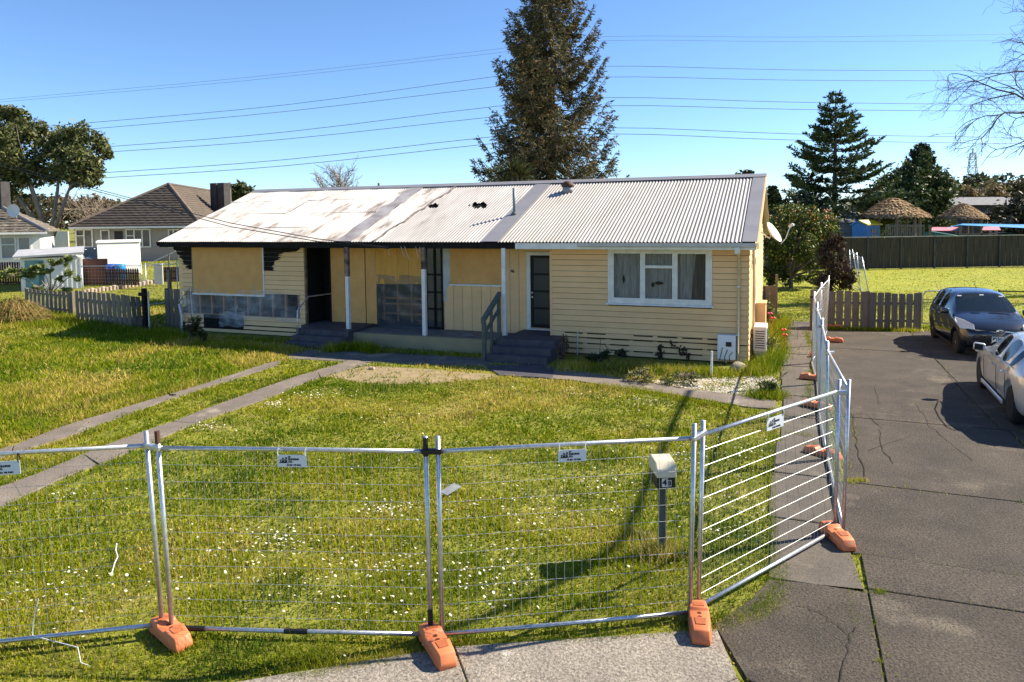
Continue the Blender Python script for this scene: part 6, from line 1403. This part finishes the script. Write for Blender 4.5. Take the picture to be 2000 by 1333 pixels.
conifer('cedar_tree', (*D(1628, 430, 66.0)[:2], 0), 15.0, 7.6, 'dark layered cedar behind the citrus tree', (.040, .068, .030), whorl=.95, per=7, up_=.20, tipup=.14, droop=0, ndl=.34, nw=.06, dens=1.2, z0=1.5, shape=.95, c2=(.11, .14, .04), p2=.3, flat=True, trunk=.35, irr=.4)
def blobtree(name, base, blobs, label, c, nleaf, size, bark=BARK, c2=None, p2=0.0, asp=.5, trunk=.22, limbs=True, cat='tree', upb=.4, hollow=.55, forks=None, lm=FOL, prim=99):
    """blobs: (centre, (rx, ry, rz)); leaves fill each clump unevenly; limbs reach for every clump"""
    base = np.array(base, float); r = empty(name, tuple(base)); tag(r, label, cat); tot = sum(b[1][0] * b[1][2] for b in blobs)
    Ps = []
    for ctr, rad in blobs:
        n = max(40, int(nleaf * rad[0] * rad[2] / tot)); nsub = max(6, int(n / 55)); sc_ = unit(rng.normal(size=(nsub, 3))) * (hollow + (1 - hollow) * rng.random((nsub, 1)) ** .5)
        k = rng.integers(0, nsub, n); p = sc_[k] + rng.normal(0, .17, (n, 3)); Ps.append(np.array(ctr) + p * np.array(rad))
    P = np.concatenate(Ps); V, F, cc = leaves(P, size, asp, lcol(len(P), c, .4, c2, p2), upb); o = fast('crown', V, F, lm, r, cols=cc); o['kind'] = 'stuff'
    if limbs:
        tb = MB(); hub = base + np.array((0, 0, .35 * (np.mean([b[0][2] for b in blobs]) - base[2]))) if forks is None else np.array(forks)
        tb.tube([base + (0, 0, -.2), (base + hub) / 2 + rng.normal(0, .06, 3), hub], [trunk, trunk * .85, trunk * .75], 8)
        pc_ = [np.array(b[0]) for b in blobs[:prim]]
        for bi, (ctr, rad) in enumerate(blobs):
            ctr = np.array(ctr); hub_ = hub
            if bi >= prim: j = int(np.argmin([np.linalg.norm(q - ctr) for q in pc_])); hub_ = hub + (pc_[j] - hub) * .72; tb.tube([hub_, (hub_ + ctr) / 2 + rng.normal(0, .1, 3), ctr], [trunk * .22, trunk * .15, trunk * .06], 5); continue
            m_ = hub + (ctr - hub) * .5 + rng.normal(0, .15, 3) + np.array((0, 0, .2)); tb.tube([hub, m_, ctr], [trunk * .6, trunk * .38, trunk * .12], 6)
            for _ in range(5): e = ctr + rng.normal(0, .45, 3) * np.array(rad); tb.tube([m_ + (ctr - m_) * .4, (ctr + e) / 2, e], [trunk * .2, trunk * .12, .012], 4)
        obj('trunk', tb, bark, r, smooth=True)
    return r
def B(x, y, dist, rx, rz, ry=None): c = D(x, y, dist); return (c, (rx, ry or rx, rz))
# large tree at far left
dl = 58.0; pm = dl / FPX; tb_ = D(95, 485, dl)
blobtree('broadleaf_tree', (tb_[0], tb_[1], .6), [B(40, 300, dl - 1, 1.7, 1.8), B(150, 330, dl - 1, 1.6, 1.2), B(120, 285, dl, 1.3, 1.5), B(15, 250, dl, 1.6, 1.5), B(-30, 300, dl, 2.2, 2.4), B(5, 350, dl, 1.8, 1.4), B(70, 260, dl, 1.2, 1.0), B(165, 270, dl, 1.5, 1.3), B(150, 320, dl - 1, 1.7, 1.4), B(190, 300, dl, .9, .8), B(100, 335, dl, 1.3, 1.0), B(60, 350, dl, 1.0, .8), B(165, 350, dl, 1.1, .7), B(30, 225, dl, 1.0, .6), B(30, 385, dl, .7, .5)], 'large dark broadleaf tree with pale forked trunk at the left', (.085, .10, .028), 27000, .17, BARKP, (.19, .19, .07), .28, asp=.45, trunk=.34, forks=D(98, 478, dl), prim=5)
# citrus and red shrub on the right
dc_ = 36.0; cb = D(1545, 556, dc_)
ct = blobtree('citrus_tree', (cb[0], cb[1], 0), [B(1520, 425, dc_, .95, .6), B(1565, 430, dc_, 1.0, .75), B(1605, 450, dc_, .85, .8), B(1615, 480, dc_ - .4, .55, .7), B(1510, 470, dc_ - .5, .8, .9), B(1560, 475, dc_ - .6, 1.0, .8), B(1500, 510, dc_, .6, .8), B(1525, 525, dc_ + .3, .6, .5), B(1595, 510, dc_, .65, .6), B(1545, 500, dc_ + .8, .9, .6), B(1500, 538, dc_ - .3, .5, .5), B(1530, 545, dc_ + .6, .6, .4), B(1575, 540, dc_ + .6, .6, .4), B(1610, 535, dc_ + .3, .5, .5)], 'dense citrus tree with orange fruit beside the right gable', (.055, .085, .015), 17000, .08, BARK, (.28, .26, .04), .25, asp=.45, trunk=.12)
fr = MB()
for k in range(46):
    x, y = rng.uniform(1495, 1640), rng.uniform(405, 480); p = D(x, y, dc_ - .9 + rng.normal(0, .2)); 
    if x > 1560 or k % 3 == 0: fr.lathe([(.008, -.045), (.04, -.025), (.045, .01), (.02, .042)], 6, tuple(p))
o = obj('fruit', fr, mat('orange_fruit', (.60, .17, .02), .45), ct); o['kind'] = 'stuff'
dr_ = 29.5; rb = D(1640, 580, dr_)
blobtree('red_shrub', (rb[0], rb[1], 0), [B(1625, 500, dr_, .5, .55), B(1640, 530, dr_, .55, .5), B(1620, 550, dr_, .5, .4), B(1655, 550, dr_ - .2, .35, .35), B(1632, 475, dr_, .3, .4)], 'dark red leaved shrub behind the grey pickets', (.060, .030, .018), 5200, .09, BARK, (.13, .09, .05), .3, asp=.28, trunk=.05, cat='shrub')
# dark trees behind the shelters
dk_ = 84.0; kb = D(1790, 440, dk_)
blobtree('dark_evergreen_tree', (kb[0], kb[1], 0), [B(1795, 330, dk_, 1.4, 1.9), B(1775, 362, dk_, 2.6, 2.0), B(1815, 365, dk_, 2.4, 2.0), B(1745, 385, dk_, 2.4, 2.4), B(1790, 395, dk_, 3.2, 2.2), B(1835, 395, dk_, 1.8, 2.2), B(1820, 425, dk_, 2.4, 1.8), B(1720, 400, dk_ - 4, 2.0, 2.4), B(1760, 425, dk_, 3.0, 1.6)], 'dense dark evergreen with a pointed top behind the thatched shelter', (.045, .072, .020), 15000, .24, BARK, (.10, .12, .035), .18, asp=.5, trunk=.4)
conifer('small_conifer', (*D(1796, 430, 90.0)[:2], 0), 12.3, 3.2, 'slim dark conifer top rising over the dark evergreen', (.022, .042, .014), whorl=.6, per=8, up_=.5, tipup=.1, droop=.2, ndl=.4, nw=.09, dens=1.0, z0=4, shape=.7, trunk=.25)
far = [(1860, 372, 130, 3.2, 2.0, 'round green tree left of the pylon base', (.06, .075, .022)), (1930, 362, 140, 4.0, 2.2, 'dark green far tree right of the pylon base', (.045, .055, .02)), (1975, 375, 120, 4.2, 2.4, 'olive far tree near the right edge', (.10, .085, .035)), (1915, 385, 105, 3.0, 1.7, 'yellowish thin crowned tree above the farther shelter', (.15, .115, .05)), (60, 412, 100, 5.0, 2.4, 'dark olive far tree behind the cottage', (.05, .045, .018)), (150, 405, 110, 4.6, 2.2, 'brownish far tree behind the forked trunk', (.085, .06, .028)), (20, 402, 115, 4.0, 2.0, 'brown tinged far tree at the left edge', (.075, .06, .02)), (215, 415, 120, 4.2, 1.8, 'far hedge tree left of the tiled roof', (.075, .055, .025)), (465, 374, 82, 1.4, .9, 'small bushy tree showing right of the twin chimney', (.06, .075, .025)), (1455, 345, 60, .8, .4, 'dark treetop just above the right end of the ridge', (.03, .045, .015)), (1500, 388, 62, .9, .9, 'dark tree peeping past the gable end', (.03, .045, .015)), (1700, 420, 76, 3.0, 2.4, 'dark understorey tree behind the blue playhouse', (.022, .035, .012)), (1580, 425, 62, 3.4, 2.0, 'dark understorey tree under the cedar', (.022, .035, .012)), (1990, 430, 85, 3.5, 2.6, 'dark bush at the right edge beyond the fence', (.03, .03, .015))]
for (x, y, dst, rx, rz, lab, c) in far:
    b = D(x, y, dst); blobtree('far_tree', (b[0], b[1], 0), [B(x, y, dst, rx, rz), B(x - rx * .5 * FPX / dst, y + 8, dst, rx * .7, rz * .8), B(x + rx * .5 * FPX / dst, y + 10, dst, rx * .7, rz * .7)], lab, c, 2600, .0032 * dst, BARK, tuple(v * 2.0 for v in c), .2, trunk=.2)
# cabbage palm beside the spruce
cp = D(1000, 400, 33.5); r = empty('cabbage_tree', (cp[0], cp[1], 0)); tag(r, 'spiky cabbage tree left of the spruce above the ridge', 'tree'); tk = MB(); Ps = []; Ds = []
for (x, y) in ((972, 340), (1000, 335), (1020, 345), (985, 352), (1012, 332)):
    h = D(x, y, 33.5); tk.tube([(cp[0], cp[1], 2.0), h], [.12, .07], 6); n = 150; dd_ = unit(rng.normal(size=(n, 3)) + (0, 0, .25)); Ps.append(np.repeat(h[None], n, 0)); Ds.append(dd_)
tk.tube([(cp[0], cp[1], -.1), (cp[0], cp[1], 2.1)], [.16, .14], 8); obj('trunk', tk, BARK, r)
P = np.concatenate(Ps); Dd = np.concatenate(Ds); V, F, cc = needles(P, Dd * 6, .62, .022, lcol(len(P), (.06, .075, .022), .3, (.20, .17, .05), .25)); o = fast('crown', V, F, FOL, r, cols=cc); o['kind'] = 'stuff'
# bare trees
def bare(name, base, dirs, L, rad, label, mt, lev=5, spread=.55, sag=0.0, kids=(3, 4), minr=.006, sides=4, shrink_=.68, zmin=-9):
    base = np.array(base, float); r = empty(name, tuple(base)); tag(r, label, 'tree'); big, small = MB(), MB()
    def grow(p, d, l, rd, k):
        if k < lev - 1 and p[2] < zmin: return
        n = 4; pts = [p]; dd = d.copy()
        for i in range(n): dd = unit(dd + rng.normal(0, .10 + .03 * (lev - k), 3) + np.array((0, 0, -sag * (lev - k) * .10))); pts.append(pts[-1] + dd * l / n)
        (big if k >= lev - 1 else small).tube(pts, [max(minr, rd * (1 - .45 * i / n)) for i in range(n + 1)], sides + 2 if k >= lev - 1 else 3, False)
        if k == 0: return
        for j in range(int(rng.integers(kids[0], kids[1] + 1))):
            i = int(rng.integers(1, n + 1)) if j else n; q = pts[i]; pe = unit(np.cross(dd, rng.normal(size=3))); grow(q, unit(dd + pe * spread * (.6 + .8 * rng.random())), l * shrink_ * (.75 + .5 * rng.random()), rd * .55, k - 1)
    for d in dirs: grow(base, unit(np.array(d, float)), L, rad, lev)
    obj('limbs', big, mt, r, fix=False); o = obj('twigs', small, mt, r, fix=False); o['kind'] = 'stuff'; return r
bt = D(2240, 470, 31.0)
lf = -r0
bare('bare_tree', (bt[0], bt[1], .0), [(*(lf * .10)[:2], 1.3), (*(lf * .30)[:2], 1.4), (*(lf * .2 + fw * .3)[:2], 1.2)], 5.2, .22, 'leafless drooping tree entering at the right edge', TWIG, lev=6, spread=.66, sag=.14, kids=(3, 4), minr=.0055, shrink_=.68, zmin=6.6)
b = D(668, 400, 95); bare('bare_tree', (b[0], b[1], 0), [(.05, 0, 1), (-.15, .05, 1), (.18, 0, 1)], 4.8, .2, 'leafless grey tree rising over the ash white roof', TWIGP, lev=4, spread=.24, kids=(4, 5), minr=.018, shrink_=.62)
b = D(200, 450, 92); bare('bare_tree', (b[0], b[1], .8), [(.1, 0, 1), (-.5, 0, 1), (.5, 0, 1)], 2.7, .2, 'leafless tree left of the tiled roof', TWIGP, lev=4, spread=.5, kids=(4, 5), minr=.02, shrink_=.72)
b = D(175, 450, 80); bare('bare_tree', (b[0], b[1], .8), [(-.1, 0, 1), (.3, 0, 1)], 2.2, .15, 'smaller leafless tree right of the forked trunk', TWIGP, lev=4, spread=.5, kids=(3, 4), minr=.02, shrink_=.72)
b = D(740, 380, 60); thing1('utility_pole', MB().tube([(b[0], b[1], 0), (b[0], b[1], D(740, 358, 60)[2])], .09, 8), GREYW, 'pole top poking above the ash white roof', 'pole')
b = D(450, 400, 75); r = empty('utility_pole', (b[0], b[1], 0)); tag(r, 'utility pole with crossarm right of the twin chimney', 'pole'); zt = D(450, 357, 75)[2]; obj('pole', MB().tube([(b[0], b[1], 0), (b[0], b[1], zt)], .12, 8), GREYW, r); obj('crossarm', MB().bar(np.array((b[0], b[1], zt - .2)) - r0 * .7, np.array((b[0], b[1], zt - .2)) + r0 * .7, .1, .12), GREYW, r)
# fig like sparse shrub before the white shed
fb = G(100, 596); dst = depth(fb[0], fb[1])
bl = [B(10, 535, dst, .55, .22), B(45, 533, dst, .55, .22), B(80, 528, dst, .5, .22), B(105, 512, dst, .25, .12), B(130, 512, dst, .22, .2), B(135, 535, dst, .25, .16), B(118, 545, dst, .18, .12), B(155, 543, dst, .15, .12), B(75, 565, dst, .25, .15), B(130, 567, dst, .25, .12)]
blobtree('fig_tree', (fb[0], fb[1], 0), bl, 'sparse fig like shrub with bare stems before the white shed', (.11, .15, .035), 1500, .12, BARKP, (.20, .22, .06), .3, asp=.5, trunk=.045, cat='shrub', hollow=.2)
# dry ornamental grass mound at far left
mb0 = G(28, 632); n = 5200; a = rng.random(n) * 2 * PI; rr = np.abs(rng.normal(0, .33, n)); P = np.stack([mb0[0] + rr * np.cos(a) * 1.25, mb0[1] + rr * np.sin(a), .5 * np.clip(1 - (rr / .95) ** 2, 0, 1) * rng.random(n)], 1)
dirs = np.stack([np.cos(a) * (rr + .25), np.sin(a) * (rr + .25), .95 - rr * .9], 1); ln = .75
d1 = unit(dirs + rng.normal(0, .2, (n, 3))); l1 = ln * (.5 + .7 * rng.random(n))[:, None]; mid = P + d1 * l1 * .6; tip = mid + unit(d1 + np.array((0, 0, -1.4))) * l1 * .5; s = unit(np.cross(d1, rng.normal(size=(n, 3)))) * .010
V = np.stack([P - s, P + s, mid + s, mid - s, tip], 1).reshape(-1, 3); i = np.arange(n)[:, None] * 5; F = np.concatenate([i + [0, 1, 2], i + [0, 2, 3], i + [3, 2, 4]], 1).reshape(-1, 3)
side_ = (rng.random(n) < .45 + .35 * np.sign(np.cos(a - .2)))[:, None]; cc = np.where(side_, np.array((.40, .29, .11)), np.array((.10, .14, .025))) * (.6 + .7 * rng.random((n, 1)))
tag(fast('grass_clump', V, F, LEAF, cols=np.repeat(cc, 5, 0)), 'big dry tussock of ornamental grass at the left edge', 'plant')
# shrubs at the house
def shrub(x, y, h, n, label, c, c2, size=.05, spread=.25, p2=.3, asp=.3):
    g = G(x, y); bl = [((g[0] + rng.normal(0, spread * .5), g[1] + rng.normal(0, spread * .3), h * f), (spread * (.6 + .3 * rng.random()), spread * .6, h * .28)) for f in (.35, .55, .75)]
    return blobtree('garden_shrub', (g[0], g[1], 0), bl, label, c, n, size, TWIG, c2, p2, asp=asp, trunk=.02, cat='shrub', hollow=.15)
shrub(372, 672, .85, 900, 'upright dark shrub at the left corner of the burnt house', (.04, .05, .02), (.11, .12, .04), .06, .32)
shrub(1098, 712, .75, 160, 'withered brown stems right of the dark steps', (.10, .06, .03), (.16, .10, .05), .05, .12)
shrub(1170, 712, .38, 520, 'low dark green bush at the foot of the right base boards', (.018, .035, .010), (.05, .07, .02), .06, .42)
shrub(1502, 640, .9, 700, 'flowering weed bush beside the side path', (.10, .14, .03), (.22, .24, .05), .05, .38)
shrub(1492, 690, .7, 900, 'yellow green weed bush at the front corner of the house', (.13, .16, .03), (.28, .27, .06), .05, .42)
shrub(1600, 640, .55, 420, 'small weed bush at the left end of the grey pickets', (.05, .08, .02), (.12, .14, .04), .06, .25)
shrub(1495, 772, .32, 420, 'leafy weed at the corner of front path and side path', (.09, .14, .02), (.2, .22, .05), .05, .25)
shrub(1350, 752, .28, 420, 'low weed cushion on the gravel before the base boards', (.08, .11, .03), (.25, .22, .08), .045, .5)
shrub(1255, 748, .26, 360, 'low weed cushion left of the gravel', (.09, .11, .03), (.27, .22, .09), .045, .5)
# pink and red flowers by the path
for k, (x, y, cl, lab) in enumerate(((1504, 613, (.6, .02, .18), 'pink flower near the short picket piece'), (1510, 622, (.55, .02, .05), 'red flower near the pink one'), (1531, 645, (.62, .03, .02), 'red geranium bloom at the side path edge'), (1533, 655, (.62, .05, .02), 'second red geranium bloom at the side path edge'))):
    c = G(x, y, .4) if k > 1 else G(x, y, .7); m_ = MB()
    for j in range(6): a = j * PI / 3; m_.lathe([(.01, -.02), (.035, 0), (.01, .025)], 6, (c[0] + .05 * math.cos(a), c[1] + .05 * math.sin(a), c[2] + .02 * (j % 2)))
    m_.tube([c, (c[0], c[1], 0)], .006, 4); tag(obj('flower', m_, mat('bloom_%d' % k, cl, .6)), lab, 'flower')
# vine stems on the base boards
VN = mat('dry_vine', (.05, .035, .02), .9)
for k, (pts, lab) in enumerate((([(1310, 672), (1325, 680), (1338, 690), (1345, 702)], 'dry vine climbing the base boards left of the heater box'), ([(1290, 676), (1292, 690), (1290, 705)], 'dark dead vine on the middle of the base boards'), ([(1215, 683), (1218, 695), (1222, 708)], 'small dead vine on the left of the base boards'))):
    P = [A(x, y, YF - .04) for x, y in pts]; m_ = MB().tube(P, .010, 5)
    for _ in range(26): i = rng.integers(0, len(P) - 1); q = P[i] + (P[i + 1] - P[i]) * rng.random() + rng.normal(0, .04, 3) * (1, .3, 1); m_.obox(q, rng.normal(0, .025, 3), rng.normal(0, .012, 3), np.array((.003, .003, .02)))
    tag(obj('dead_vine', m_, VN), lab, 'vine')
